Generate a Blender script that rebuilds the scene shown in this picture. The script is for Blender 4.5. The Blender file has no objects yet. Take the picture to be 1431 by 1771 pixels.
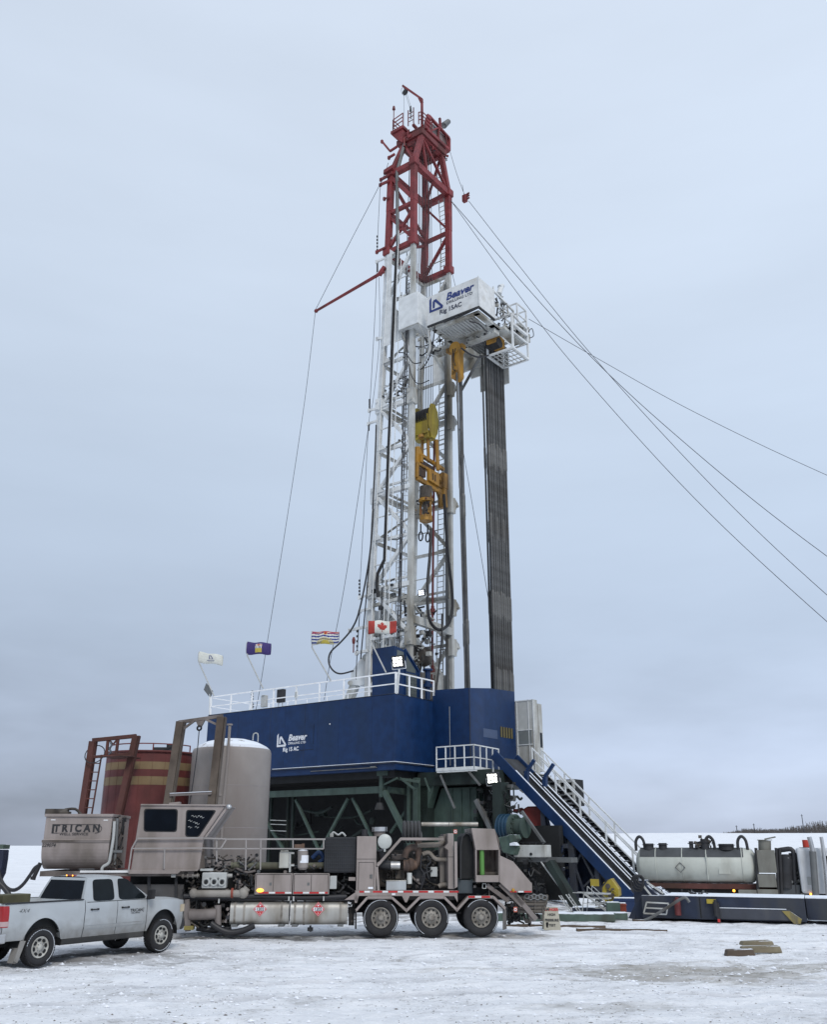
import bpy, bmesh, math, random
from mathutils import Vector, Matrix, noise
R = math.radians
random.seed(7)
SC = bpy.context.scene
COL = SC.collection
# ------------------------------------------------------------------ camera
H = 2.5
PITCH = R(19.8)
cd = bpy.data.cameras.new('camera'); cam = bpy.data.objects.new('camera', cd); COL.objects.link(cam)
cam.location = (0, 0, H); cam.rotation_euler = (math.pi/2 + PITCH, 0, 0)
cd.sensor_fit = 'HORIZONTAL'; cd.sensor_width = 36; cd.lens = 1598/1431*36; cd.clip_start = .1; cd.clip_end = 5000
SC.camera = cam
# ------------------------------------------------------------------ overcast sky
SC.view_settings.view_transform = 'Standard'; SC.view_settings.look = 'None'
SC.view_settings.exposure = .13; SC.view_settings.gamma = 1
SUN_EL, SUN_ROT = R(32), R(160)
w = bpy.data.worlds.new('World'); SC.world = w; w.use_nodes = True
nt = w.node_tree; nt.nodes.clear(); N = nt.nodes.new; L = nt.links.new
def mth(op, a, b=None, c=None, tree=None):
    t = tree or nt
    n = t.nodes.new('ShaderNodeMath'); n.operation = op
    for i, x in enumerate((a, b, c)):
        if x is None: continue
        if isinstance(x, (int, float)): n.inputs[i].default_value = x
        else: t.links.new(x, n.inputs[i])
    return n.outputs[0]
tc = N('ShaderNodeTexCoord'); sep = N('ShaderNodeSeparateXYZ'); L(tc.outputs['Generated'], sep.inputs[0])
ramp = N('ShaderNodeValToRGB'); cr = ramp.color_ramp
stops = [(0, (0.365, 0.415, 0.521)), (0.035, (0.395, 0.454, 0.569)), (0.09, (0.429, 0.503, 0.641)), (0.2, (0.463, 0.553, 0.696)), (0.34, (0.522, 0.621, 0.766)), (0.55, (0.597, 0.691, 0.827)), (0.8, (0.637, 0.722, 0.85)), (1, (0.637, 0.722, 0.85))]
cr.elements[0].position = 0; cr.elements[0].color = (*stops[0][1], 1); cr.elements[1].position = 1; cr.elements[1].color = (*stops[-1][1], 1)
for p, c in stops[1:-1]:
    e = cr.elements.new(p); e.color = (*c, 1)
L(sep.outputs[2], ramp.inputs[0])
mp = N('ShaderNodeMapping'); mp.inputs['Scale'].default_value = (1.3, 1.3, 5.5); mp.inputs['Location'].default_value = (.35, .2, .1); L(tc.outputs['Generated'], mp.inputs[0])
n1 = N('ShaderNodeTexNoise'); n1.inputs['Scale'].default_value = 1.9; n1.inputs['Detail'].default_value = 5; n1.inputs['Roughness'].default_value = .5; L(mp.outputs[0], n1.inputs[0])
mp2 = N('ShaderNodeMapping'); mp2.inputs['Scale'].default_value = (3.4, 3.4, 10); mp2.inputs['Location'].default_value = (1.7, .4, .8); L(tc.outputs['Generated'], mp2.inputs[0])
n2 = N('ShaderNodeTexNoise'); n2.inputs['Scale'].default_value = 1.6; n2.inputs['Detail'].default_value = 6; L(mp2.outputs[0], n2.inputs[0])
low = mth('SUBTRACT', 1, mth('MULTIPLY', sep.outputs[2], 3.6)); 
lown = nt.nodes.new('ShaderNodeClamp'); L(low, lown.inputs[0])
amp = mth('MULTIPLY_ADD', lown.outputs[0], .40, .19)
dev = mth('MULTIPLY', mth('SUBTRACT', n1.outputs[0], .5), amp)
dev2 = mth('MULTIPLY', mth('MULTIPLY', mth('SUBTRACT', n2.outputs[0], .5), lown.outputs[0]), .75)
# a paler break in the cloud low on the right, darker bank to the left
gauss = mth('POWER', 2.718, mth('MULTIPLY', -1, mth('ADD', mth('POWER', mth('MULTIPLY', mth('SUBTRACT', sep.outputs[0], .30), 5.0), 2), mth('POWER', mth('MULTIPLY', mth('SUBTRACT', sep.outputs[2], .080), 24), 2))))
side = mth('MULTIPLY', mth('MULTIPLY', sep.outputs[0], lown.outputs[0]), .42)
fac = mth('ADD', mth('MULTIPLY', sep.outputs[0], .10), mth('ADD', mth('ADD', mth('ADD', mth('ADD', 1.0, dev), dev2), mth('MULTIPLY', gauss, .24)), side))
mul = N('ShaderNodeVectorMath'); mul.operation = 'SCALE'; L(ramp.outputs[0], mul.inputs[0]); L(fac, mul.inputs[3])
sky = N('ShaderNodeTexSky'); sky.sky_type = 'NISHITA'; sky.sun_disc = False; sky.sun_elevation = SUN_EL; sky.sun_rotation = SUN_ROT
ssc = N('ShaderNodeVectorMath'); ssc.operation = 'SCALE'; ssc.inputs[3].default_value = .06; L(sky.outputs[0], ssc.inputs[0])
mx = N('ShaderNodeMixRGB'); mx.inputs[0].default_value = .04; L(mul.outputs[0], mx.inputs[1]); L(ssc.outputs[0], mx.inputs[2])
bg = N('ShaderNodeBackground'); bg.inputs[1].default_value = 1.0; L(mx.outputs[0], bg.inputs[0])
wo = N('ShaderNodeOutputWorld'); L(bg.outputs[0], wo.inputs[0])
sl = bpy.data.lights.new('sun', 'SUN'); sl.energy = 1.35; sl.angle = R(16); sl.color = (1, .95, .88)
so = bpy.data.objects.new('sun', sl); COL.objects.link(so); so.rotation_euler = (R(50), 0, R(20))

# ------------------------------------------------------------------ materials
MATS = {}
def mat(name, col, rough=.6, metal=0, var=.12, dirt=None, dam=0, dscale=1.2, streak=True, snow=0, bump=0, bscale=30, emit=None, es=0, spec=.5, coat=0, mudz=None):
    if name in MATS: return MATS[name]
    m = bpy.data.materials.new(name); m.use_nodes = True; t = m.node_tree; b = t.nodes['Principled BSDF']
    def S(k, v): b.inputs[k].default_value = v
    S('Roughness', rough); S('Metallic', metal); S('Specular IOR Level', spec); S('Coat Weight', coat); S('Coat Roughness', .15)
    if emit: S('Emission Color', (*emit, 1)); S('Emission Strength', es)
    tc = t.nodes.new('ShaderNodeTexCoord')
    def ns(scale, det, vec=None, ms=None):
        n = t.nodes.new('ShaderNodeTexNoise'); n.inputs['Scale'].default_value = scale; n.inputs['Detail'].default_value = det
        src = tc.outputs['Object']
        if ms:
            mp = t.nodes.new('ShaderNodeMapping'); mp.inputs['Scale'].default_value = ms; t.links.new(src, mp.inputs[0]); src = mp.outputs[0]
        t.links.new(src, n.inputs[0]); return n.outputs[0]
    def mix(f, a, c):
        n = t.nodes.new('ShaderNodeMixRGB')
        for i, x in enumerate((f, a, c)):
            if isinstance(x, tuple): n.inputs[i].default_value = (*x, 1)
            elif isinstance(x, (int, float)): n.inputs[i].default_value = x
            else: t.links.new(x, n.inputs[i])
        return n.outputs[0]
    def rng(x, a, c, d0=0, d1=1):
        n = t.nodes.new('ShaderNodeMapRange'); n.inputs[1].default_value = a; n.inputs[2].default_value = c; n.inputs[3].default_value = d0; n.inputs[4].default_value = d1
        t.links.new(x, n.inputs[0]); return n.outputs[0]
    c = mix(rng(ns(2.1, 4), .3, .7), tuple(max(0, x*(1-var)) for x in col), tuple(x*(1+var) for x in col))
    if dirt:
        d = ns(dscale, 7, ms=(1, 1, .28) if streak else None)
        c = mix(rng(d, .62-.3*dam, .78-.18*dam, 0, min(1, .35+dam)), c, dirt)
        r = rng(d, .4, .7, rough, min(1, rough+.3)); t.links.new(r, b.inputs['Roughness'])
    if mudz:
        so_ = t.nodes.new('ShaderNodeSeparateXYZ'); t.links.new(tc.outputs['Object'], so_.inputs[0])
        hz = mth('ADD', so_.outputs[2], mth('MULTIPLY', mth('SUBTRACT', ns(5, 8), .5, tree=t), .55, tree=t), tree=t)
        f = rng(hz, mudz[0]-.28, mudz[0]+.30, .92, 0); c = mix(f, c, mudz[1])
    if snow:
        g = t.nodes.new('ShaderNodeNewGeometry'); sp = t.nodes.new('ShaderNodeSeparateXYZ'); t.links.new(g.outputs['True Normal'], sp.inputs[0])
        up = rng(sp.outputs[2], .55, .8)
        f = mth('MULTIPLY', up, rng(ns(3.0, 6), .62-.45*snow, .74-.45*snow), tree=t)
        c = mix(f, c, (.78,.82,.88))
    t.links.new(c, b.inputs['Base Color'])
    if bump:
        bn = t.nodes.new('ShaderNodeBump'); bn.inputs['Strength'].default_value = bump; bn.inputs['Distance'].default_value = .02
        t.links.new(ns(bscale, 5), bn.inputs['Height']); t.links.new(bn.outputs[0], b.inputs['Normal'])
    MATS[name] = m; return m
MUD = (.10,.085,.07); RUST = (.13,.06,.035)
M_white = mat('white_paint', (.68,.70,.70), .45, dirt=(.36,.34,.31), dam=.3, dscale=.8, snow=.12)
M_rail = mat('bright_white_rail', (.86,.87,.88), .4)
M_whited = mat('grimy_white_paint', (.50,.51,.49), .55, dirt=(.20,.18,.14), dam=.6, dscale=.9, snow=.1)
M_panel = mat('scuffed_white_panel', (.64,.65,.64), .5, dirt=(.46,.44,.39), dam=.35, dscale=1.3, streak=False)
M_red = mat('red_mast_paint', (.20,.028,.030), .5, dirt=(.09,.03,.03), dam=.4, var=.25)
M_reddark = mat('dull_red_paint', (.15,.030,.030), .55, dirt=(.07,.03,.025), dam=.4)
M_blue = mat('navy_blue_paint', (.005,.026,.090), .38, var=.2, dirt=(.012,.03,.07), dam=.3, dscale=.5, spec=.35, bump=.10, bscale=1.3)
M_blued = mat('worn_blue_paint', (.011,.019,.043), .55, var=.35, dirt=(.045,.048,.055), dam=.65, snow=.45)
M_green = mat('rig_green_paint', (.050,.080,.066), .6, var=.2, dirt=(.035,.05,.045), dam=.45)
M_greend = mat('dark_green_steel', (.012,.022,.019), .7, var=.3, dirt=(.012,.014,.013), dam=.5)
M_greenp = mat('pale_green_paint', (.065,.105,.085), .6, var=.3, dirt=(.06,.065,.05), dam=.6, snow=.3)
M_grey = mat('grey_steel', (.16,.165,.165), .5, .4, dirt=(.07,.06,.05), dam=.4)
M_dark = mat('dark_steel', (.035,.036,.04), .55, .3, var=.3, dirt=(.05,.045,.04), dam=.3)
M_black = mat('black_rubber', (.018,.018,.02), .7, dirt=(.07,.065,.06), dam=.2, streak=False)
M_void = mat('black_steel_void_shade', (.010,.011,.012), .8, var=.3)  # near-black steel; also paints the shade inside openings, holes and recesses
M_pipe = mat('drill_pipe_steel', (.085,.087,.088), .5, .3, var=.25, dirt=(.05,.045,.04), dam=.4, dscale=2)
M_joint = mat('tool_joint_steel', (.12,.12,.117), .5, .3, var=.2, dirt=(.09,.085,.08), dam=.4, dscale=2)
M_yel = mat('safety_yellow_paint', (.36,.28,.03), .5, dirt=(.16,.11,.04), dam=.45, dscale=1.5)
M_org = mat('top_drive_orange_paint', (.40,.205,.028), .5, dirt=(.12,.07,.03), dam=.6, dscale=1.8)
M_taupe = mat('taupe_trailer_paint', (.305,.262,.245), .42, var=.07, dirt=(.15,.125,.105), dam=.45, dscale=1.3, bump=.08, bscale=2.5)
M_tauped = mat('muddy_taupe_paint', (.19,.165,.155), .6, var=.12, dirt=(.08,.065,.055), dam=.6)
M_silo = mat('silo_taupe_paint', (.25,.225,.21), .45, var=.06, dirt=(.22,.19,.175), dam=.6, dscale=.9, snow=.75, bump=.08, bscale=2)
M_rustr = mat('rusty_red_paint', (.085,.028,.022), .7, var=.3, dirt=(.05,.03,.022), dam=.5, snow=.15)
M_rustp = mat('weathered_brown_post', (.12,.095,.075), .75, var=.3, dirt=(.05,.035,.028), dam=.6, snow=.2)
M_tankr = mat('red_tank_paint', (.115,.026,.024), .5, var=.25, dirt=(.08,.02,.018), dam=.3, dscale=.7)
M_band = mat('tan_band_paint', (.20,.14,.07), .55, dirt=(.2,.13,.07), dam=.3)
M_alu = mat('dirty_aluminium', (.47,.46,.43), .42, .55, var=.12, dirt=(.20,.17,.13), dam=.65, dscale=1.4)
M_chrome = mat('dull_chrome', (.55,.55,.55), .25, .9, var=.1, dirt=(.2,.18,.16), dam=.3)
M_rim = mat('road_salted_rim', (.30,.28,.25), .6, .3, var=.15, dirt=(.13,.11,.09), dam=.5, streak=False, dscale=4)
M_truckp = mat('silver_blue_truck_paint', (.42,.445,.46), .34, .15, var=.03, dirt=(.25,.24,.22), dam=.25, dscale=.9, coat=.3, mudz=(.72,(.19,.18,.165)))
M_salt = mat('mud_spattered_silver', (.26,.25,.235), .7, .1, var=.15, dirt=(.15,.13,.11), dam=.6, streak=False)
M_glass = mat('tinted_glass', (.004,.006,.010), .14, var=.3, spec=.10)
M_glass2 = mat('cab_window_glass', (.008,.011,.013), .14, var=.4, spec=.18)
M_hose = mat('black_hose', (.02,.02,.023), .5, var=.2)
M_wire = mat('galvanised_cable', (.10,.11,.13), .5, .4)
M_wireb = mat('greasy_wire_rope', (.045,.045,.05), .5, .4)
M_brown = mat('rusted_exhaust', (.085,.055,.042), .8, var=.5, dirt=(.04,.033,.03), dam=.7, dscale=3)
M_engine = mat('oily_engine_casting', (.10,.085,.07), .6, .2, var=.35, dirt=(.035,.03,.027), dam=.6, dscale=3)
M_copper = mat('heat_stained_metal', (.16,.10,.07), .6, .3, var=.45, dirt=(.06,.045,.04), dam=.7, dscale=3)
M_lgrey = mat('light_grey_paint', (.42,.43,.42), .55, dirt=(.2,.19,.17), dam=.35, snow=.2)
M_pvc = mat('green_hose', (.09,.24,.05), .6)
M_redbox = mat('bright_red_paint', (.42,.035,.02), .5, dirt=(.15,.04,.03), dam=.3, snow=.3)
M_tredr = mat('red_reflector', (.45,.02,.02), .35)
M_twhite = mat('white_reflector', (.7,.7,.7), .35)
M_decal = mat('black_decal', (.02,.02,.022), .5)
M_bluel = mat('blue_decal', (.012,.03,.16), .5)
M_whitel = mat('white_decal', (.72,.74,.78), .5)
M_redl = mat('red_decal', (.5,.03,.03), .5)
M_yell = mat('yellow_decal', (.75,.58,.05), .5)
M_purple = mat('purple_blue_cloth', (.045,.030,.14), .8)
M_clothw = mat('white_cloth', (.62,.63,.58), .85, dirt=(.45,.44,.38), dam=.3)
M_clothr = mat('red_cloth', (.36,.045,.035), .85, var=.25)
M_clothb = mat('blue_cloth', (.03,.05,.22), .85)
M_clothy = mat('yellow_cloth', (.52,.43,.08), .85)
M_wood = mat('weathered_timber', (.10,.075,.055), .85, var=.3, dirt=(.08,.06,.045), dam=.5, snow=.45, bump=.5)
M_woodl = mat('split_firewood_timber', (.19,.165,.11), .85, var=.25, dirt=(.12,.09,.06), dam=.4, snow=.2, bump=.5)
M_tankw = mat('cream_tank_paint', (.50,.52,.47), .45, var=.05, dirt=(.26,.25,.21), dam=.4, dscale=.7)
M_tankg = mat('dark_grey_coating', (.06,.065,.07), .7, var=.2)
M_olive = mat('olive_grey_cabinet', (.20,.20,.175), .55, var=.1, dirt=(.10,.09,.075), dam=.5)
M_led = mat('lit_led_panel', (.9,.9,.9), .4, emit=(1, 1, .90), es=3.2)
M_led2 = mat('dim_led_panel', (.9,.9,.9), .4, emit=(.8,.88, 1), es=1.6)
M_amber = mat('lit_amber_lamp', (.8,.3,.02), .3, emit=(1, .42, .05), es=3)
M_redlamp = mat('red_lamp_lens', (.30,.010,.012), .2, coat=.2)
M_snow = mat('settled_snow', (.78,.82,.88), .7, var=.05, bump=.6, bscale=8)
M_sign = mat('faded_sign_board', (.42,.40,.33), .7, dirt=(.22,.20,.15), dam=.5)
M_twig = mat('bare_brush_twigs', (.10,.09,.085), .9, var=.3)

# ------------------------------------------------------------------ frames, mesh builder
WLD = Matrix.Identity(4)
def frame(x, y, z, deg): return Matrix.Translation((x, y, z)) @ Matrix.Rotation(R(deg), 4, 'Z')
RIG = frame(-1, 50.4, 0, math.degrees(math.atan2(-.6, .8)))     # the rig: a towards the V-door, b across, z up
TRL = frame(.55, 29.2, 0, 3.5)                                   # the pumping trailer
PKR = frame(-7.9, 21.6, 0, 0)
CUR = WLD
def ray(u, v):
    x = (u-715.5)/1598; y = (885.5-v)/1598; c = math.cos(PITCH); s = math.sin(PITCH)
    return Vector((x, c-s*y, s+c*y))
def at(u, v, ax, val, M=None):
    """point of the scene seen along one sight line, on the real plane (axis ax = val) of a frame"""
    Mi = (M or CUR).inverted(); o = Mi @ Vector((0, 0, H)); d = Mi.to_3x3() @ ray(u, v)
    return o + d*((val-o[ax])/d[ax])
WM = {}
class G:
    def __init__(s): s.v = []; s.f = []; s.sm = []; s.mi = []; s.k = 0
    def add(s, vs, fs, sm=False):
        o = len(s.v); s.v += [Vector(p) for p in vs]
        for f in fs: s.f.append([i+o for i in f]); s.sm.append(sm); s.mi.append(s.k)
        return s
    def box(s, x0, x1, y0, y1, z0, z1):
        return s.add([(x, y, z) for x in (x0, x1) for y in (y0, y1) for z in (z0, z1)], [(0,1,3,2),(4,6,7,5),(0,4,5,1),(2,3,7,6),(0,2,6,4),(1,5,7,3)])
    def beam(s, p, q, w=.1, h=None, up=(0, 0, 1)):
        p, q = Vector(p), Vector(q); d = q-p
        if d.length < 1e-6: return s
        d.normalize(); up = Vector(up)
        if abs(d.dot(up)) > .97: up = Vector((1, 0, 0)) if abs(d.x) < .9 else Vector((0, 1, 0))
        a = d.cross(up).normalized(); b = a.cross(d).normalized(); h = h or w
        vs = [e+a*(i*w/2)+b*(j*h/2) for e in (p, q) for i, j in ((-1,-1),(1,-1),(1,1),(-1,1))]
        return s.add(vs, [(0,1,2,3),(7,6,5,4),(0,4,5,1),(1,5,6,2),(2,6,7,3),(3,7,4,0)])
    def cyl(s, p, q, r, r2=None, n=12, cap=True, sm=True):
        p, q = Vector(p), Vector(q); d = (q-p).normalized(); r2 = r if r2 is None else r2
        a = d.orthogonal().normalized(); b = d.cross(a)
        vs = [e+(a*math.cos(2*math.pi*i/n)+b*math.sin(2*math.pi*i/n))*rr for e, rr in ((p, r), (q, r2)) for i in range(n)]
        s.add(vs, [(i, (i+1) % n, n+(i+1) % n, n+i) for i in range(n)], sm)
        if cap: s.add(vs[:n], [tuple(range(n))]); s.add(vs[n:], [tuple(range(n))])
        return s
    def tube(s, pts, r, n=8, sub=0):
        P = [Vector(p) for p in pts]
        if sub: P = spline(P, sub)
        rings = []; a = None
        for i, p in enumerate(P):
            d = (P[min(i+1, len(P)-1)]-P[max(i-1, 0)]).normalized()
            a = d.orthogonal().normalized() if a is None else (a-d*a.dot(d)).normalized()
            b = d.cross(a); rings.append([p+(a*math.cos(2*math.pi*k/n)+b*math.sin(2*math.pi*k/n))*r for k in range(n)])
        fs = [(i*n+k, i*n+(k+1) % n, (i+1)*n+(k+1) % n, (i+1)*n+k) for i in range(len(P)-1) for k in range(n)]
        s.add([x for g in rings for x in g], fs, True)
        s.add(rings[0], [tuple(range(n))]); s.add(rings[-1], [tuple(range(n))]); return s
    def poly(s, pts, ext):
        P = [Vector(p) for p in pts]; e = Vector(ext); n = len(P)
        return s.add(P+[p+e for p in P], [tuple(range(n)), tuple(range(2*n-1, n-1, -1))]+[(i, (i+1) % n, n+(i+1) % n, n+i) for i in range(n)])
    def lathe(s, prof, c, axis=(0, 0, 1), n=32, sm=True):
        d = Vector(axis).normalized(); a = d.orthogonal().normalized(); b = d.cross(a); c = Vector(c); m = len(prof)
        vs = [c+d*z+(a*math.cos(2*math.pi*i/n)+b*math.sin(2*math.pi*i/n))*r for i in range(n) for r, z in prof]
        return s.add(vs, [(i*m+j, i*m+j+1, ((i+1) % n)*m+j+1, ((i+1) % n)*m+j) for i in range(n) for j in range(m-1)], sm)
    def grid(s, rows, sm=True):
        n = len(rows[0])
        return s.add([p for r in rows for p in r], [(i*n+j, i*n+j+1, (i+1)*n+j+1, (i+1)*n+j) for i in range(len(rows)-1) for j in range(n-1)], sm)
    def sph(s, c, r, sx=1, sy=1, sz=1, n=12):
        c = Vector(c); rows = [[c+Vector((math.sin(t)*math.cos(f)*r*sx, math.sin(t)*math.sin(f)*r*sy, math.cos(t)*r*sz)) for f in [2*math.pi*j/n for j in range(n+1)]] for t in [math.pi*i/8 for i in range(9)]]
        return s.grid(rows)
    def build(s, name, m, parent=None, label=None, cat=None, group=None, kind=None, bev=0, rec=True, org=None):
        me = bpy.data.meshes.new(name)
        if parent is not None: Wm = WM[parent.name]; T = Wm.inverted() @ CUR
        else:
            wv = [CUR @ p for p in s.v]
            c = org or Vector(((min(p.x for p in wv)+max(p.x for p in wv))/2, (min(p.y for p in wv)+max(p.y for p in wv))/2, min(p.z for p in wv)))
            Wm = Matrix.Translation(c) @ CUR.to_3x3().to_4x4(); T = Wm.inverted() @ CUR
        me.from_pydata([T @ p for p in s.v], [], s.f)
        me.polygons.foreach_set('use_smooth', s.sm)
        ms = m if isinstance(m, (list, tuple)) else [m]
        for x in ms: me.materials.append(x)
        if len(ms) > 1: me.polygons.foreach_set('material_index', s.mi)
        if rec:
            bm = bmesh.new(); bm.from_mesh(me); bmesh.ops.recalc_face_normals(bm, faces=bm.faces); bm.to_mesh(me); bm.free()
        me.update()
        o = bpy.data.objects.new(name, me); COL.objects.link(o)
        if parent is not None: o.parent = parent
        else: o.matrix_basis = Wm
        WM[o.name] = Wm
        if bev:
            b = o.modifiers.new('bevel', 'BEVEL'); b.width = bev; b.segments = 2; b.limit_method = 'ANGLE'; b.angle_limit = R(50)
        tag(o, label, cat, group, kind); return o
def spline(P, sub):
    out = []
    for i in range(len(P)-1):
        a, b, c, d = P[max(i-1, 0)], P[i], P[i+1], P[min(i+2, len(P)-1)]
        for k in range(sub):
            t = k/sub; out.append(.5*((2*b)+(c-a)*t+(2*a-5*b+4*c-d)*t*t+(3*b-a-3*c+d)*t**3))
    return out+[P[-1]]
def tag(o, label=None, cat=None, group=None, kind=None):
    if label: o['label'] = label
    if cat: o['category'] = cat
    if group: o['group'] = group
    if kind: o['kind'] = kind
def thing(name, label, cat, loc=(0, 0, 0), group=None):
    o = bpy.data.objects.new(name, None); COL.objects.link(o); o.empty_display_size = .2
    W_ = CUR @ Matrix.Translation(loc); o.matrix_basis = W_; WM[o.name] = W_; tag(o, label, cat, group); return o
def copy_tree(o, par=None, loc=None, label=None, mirror=None):
    c = o.copy(); COL.objects.link(c); W_ = WM[o.name].copy()
    if par is not None: c.parent = par; W_ = WM[par.name]
    elif loc is not None: W_ = W_.copy(); W_.translation = CUR @ Vector(loc); c.matrix_basis = W_
    WM[c.name] = W_
    if label: c['label'] = label
    for ch in o.children: copy_tree(ch, c)
    return c
def text(s_, size, c, xd, zd, m, parent, name='lettering', shear=0, bold=0, sx=1, ext=.003):
    cu = bpy.data.curves.new(name, 'FONT'); cu.body = s_; cu.size = size; cu.align_x = 'CENTER'; cu.align_y = 'CENTER'; cu.shear = shear; cu.offset = bold; cu.resolution_u = 3
    o = bpy.data.objects.new('tmp', cu); COL.objects.link(o); dg = bpy.context.evaluated_depsgraph_get()
    me = bpy.data.meshes.new_from_object(o.evaluated_get(dg)); bpy.data.objects.remove(o)
    xd = Vector(xd).normalized(); zd = Vector(zd).normalized(); nn = xd.cross(zd); c = Vector(c)
    g = G(); g.add([c+xd*(v.co.x*sx)+zd*v.co.y+nn*ext for v in me.vertices], [list(p.vertices) for p in me.polygons]); bpy.data.meshes.remove(me)
    return g.build(name, m, parent, rec=False) if g.v else None
def ladder(g, p, q, wv, rung=.3, r=.02):
    p, q, wv = Vector(p), Vector(q), Vector(wv); g.beam(p-wv/2, q-wv/2, r*2); g.beam(p+wv/2, q+wv/2, r*2); n = max(2, int((q-p).length/rung))
    for i in range(1, n): c = p.lerp(q, i/n); g.beam(c-wv/2, c+wv/2, r*1.4)
def handrail(label, pts, hgt=1.1, post=1.6, m=None, name='handrail', r=.025, group=None, toe=False, up=None, mids=(.5,)):
    """a rail thing: rail (top and mid bars) and every post its own part"""
    m = m or M_white; P = [Vector(p) for p in pts]; up = Vector(up or (0, 0, hgt))
    t = thing(name, label, 'railing', P[0], group); g = G()
    for a, b in zip(P, P[1:]):
        g.beam(a+up, b+up, r*2)
        for k in mids: g.beam(a+up*k, b+up*k, r*1.7)
        if toe: g.beam(a+Vector((0, 0, .08)), b+Vector((0, 0, .08)), .02, .15)
    g.build('rail', m, t)
    for i, (a, b) in enumerate(zip(P, P[1:])):
        n = max(1, round((b-a).length/post))
        for k in range(n+(1 if i == len(P)-2 else 0)):
            c = a.lerp(b, k/n); G().beam(c, c+up*(1+r/up.length), r*2.2).build('post', m, t)
    return t
def clutter(lo, hi, n, seed, mats, parent, name='fittings', s=.12, axis=None, per=4):
    """valves, elbows, boxes and hoses packed into a volume, one mesh per colour"""
    rd = random.Random(seed); lo, hi = Vector(lo), Vector(hi)
    for k, m in enumerate(mats):
        g = G()
        for i in range(n//len(mats)):
            c = Vector([rd.uniform(a, b) for a, b in zip(lo, hi)]); q = rd.random(); ss = s*rd.uniform(.5, 1.3)
            d = Vector([(1,0,0),(0,0,1),(0,1,0),(.7,0,.7),(.8,.2,-.5)][rd.randrange(5)]) * ss*rd.uniform(1.2, 4)
            e = Vector([min(max(a, l), h) for a, l, h in zip(c+d, lo, hi)])
            if q < .4: 
                if (e-c).length > .05: g.cyl(c, e, ss*.22, n=8); g.cyl(c, c+(e-c)*.12, ss*.36, n=8)
            elif q < .6: g.box(c.x-ss*.5, c.x+ss*.5, c.y-ss*.4, c.y+ss*.4, c.z-ss*.4, c.z+ss*.5)
            elif q < .75: g.cyl(c, c+Vector((0, -ss*.4, 0)), ss*.5, n=10)
            else:
                f = Vector([rd.uniform(a, b) for a, b in zip(lo, hi)]); f = c.lerp(f, .45); g.tube([c, c.lerp(f, .4)+Vector((0, 0, -ss)), f], .018+.03*rd.random()*s/.12, 6, sub=4)
        g.build(name, m, parent, kind='stuff')
# ------------------------------------------------------------------ ground
def sst(x, a, b): t = min(1, max(0, (x-a)/(b-a))); return t*t*(3-2*t)
TRK = [(26.6, .10, .5, 0, .24, .6), (24.8, .10, .5, 0, .24, .6), (19.6, .05, .7, 1.2, .26, .55), (17.8, .05, .7, 1.2, .26, .55), (23.0, -.14, .4, 2, .22, .5), (21.2, -.14, .4, 2, .22, .5), (30.6, .0, .3, 1, .3, .6)]
def gh(x, y):
    far = sst(y, 95, 420)
    z = far*(1.2+5.9*sst(x+ (y-400)*-.12, -50, 90))
    z -= .62*sst(y-(-.36*(x-12)), 38.5, 42)*sst(x, 6, 10)*(1-sst(y, 75, 110))
    if y < 60:
        k = (1-sst(y, 45, 60))
        z += k*(.045*noise.noise((x*.45, y*1.3, 0))+.040*noise.noise((x*1.5, y*3.0, 5))+.024*noise.noise((x*3.6, y*5, 9)))-.03
        for y0, sl_, am, ph, wd, kk in TRK:
            d = abs(y-(y0+sl_*x+am*math.sin(.22*x+ph)))
            if d < .6: z += k*(-.05*math.exp(-(d/.14)**2)+.035*math.exp(-((d-.26)/.10)**2))*(.6+.8*noise.noise((x*.8, y0, 1)))
        z += k*.05*max(0, noise.noise((x*.35+4, y*2.4, 2))-.12)
    else: z += .25*sst(y, 60, 130)*noise.noise((x*.05, y*.05, 0))
    return z
def axis(lo, hi, st, far_lo, far_hi, gr):
    a = [lo+st*i for i in range(int((hi-lo)/st)+1)]; s_ = st; x = a[-1]
    while x < far_hi: s_ *= gr; x += s_; a.append(x)
    s_ = st; x = a[0]; pre = []
    while x > far_lo: s_ *= gr; x -= s_; pre.append(x)
    return pre[::-1]+a
xs = axis(-14, 17, .11, -900, 900, 1.09); ys = axis(13.5, 37, .085, -25, 1600, 1.075)
g = G(); g.grid([[(x, y, gh(x, y)) for x in xs] for y in ys])
m = bpy.data.materials.new('packed_snow'); m.use_nodes = True; t = m.node_tree; b = t.nodes['Principled BSDF']; b.inputs['Roughness'].default_value = .75; b.inputs['Specular IOR Level'].default_value = .25
geo = t.nodes.new('ShaderNodeNewGeometry')
def nz(sc, det, ms, ro=.55):
    mp = t.nodes.new('ShaderNodeMapping'); mp.inputs['Scale'].default_value = ms; t.links.new(geo.outputs['Position'], mp.inputs[0])
    n = t.nodes.new('ShaderNodeTexNoise'); n.inputs['Scale'].default_value = sc; n.inputs['Detail'].default_value = det; n.inputs['Roughness'].default_value = ro; t.links.new(mp.outputs[0], n.inputs[0]); return n.outputs[0]
def rg(x, a, c, d0=0, d1=1):
    n = t.nodes.new('ShaderNodeMapRange'); n.inputs[1].default_value = a; n.inputs[2].default_value = c; n.inputs[3].default_value = d0; n.inputs[4].default_value = d1; t.links.new(x, n.inputs[0]); return n.outputs[0]
def mixc(f, a, c):
    n = t.nodes.new('ShaderNodeMixRGB')
    for i, x in enumerate((f, a, c)):
        if isinstance(x, tuple): n.inputs[i].default_value = (*x, 1)
        elif isinstance(x, (int, float)): n.inputs[i].default_value = x
        else: t.links.new(x, n.inputs[i])
    return n.outputs[0]
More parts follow.
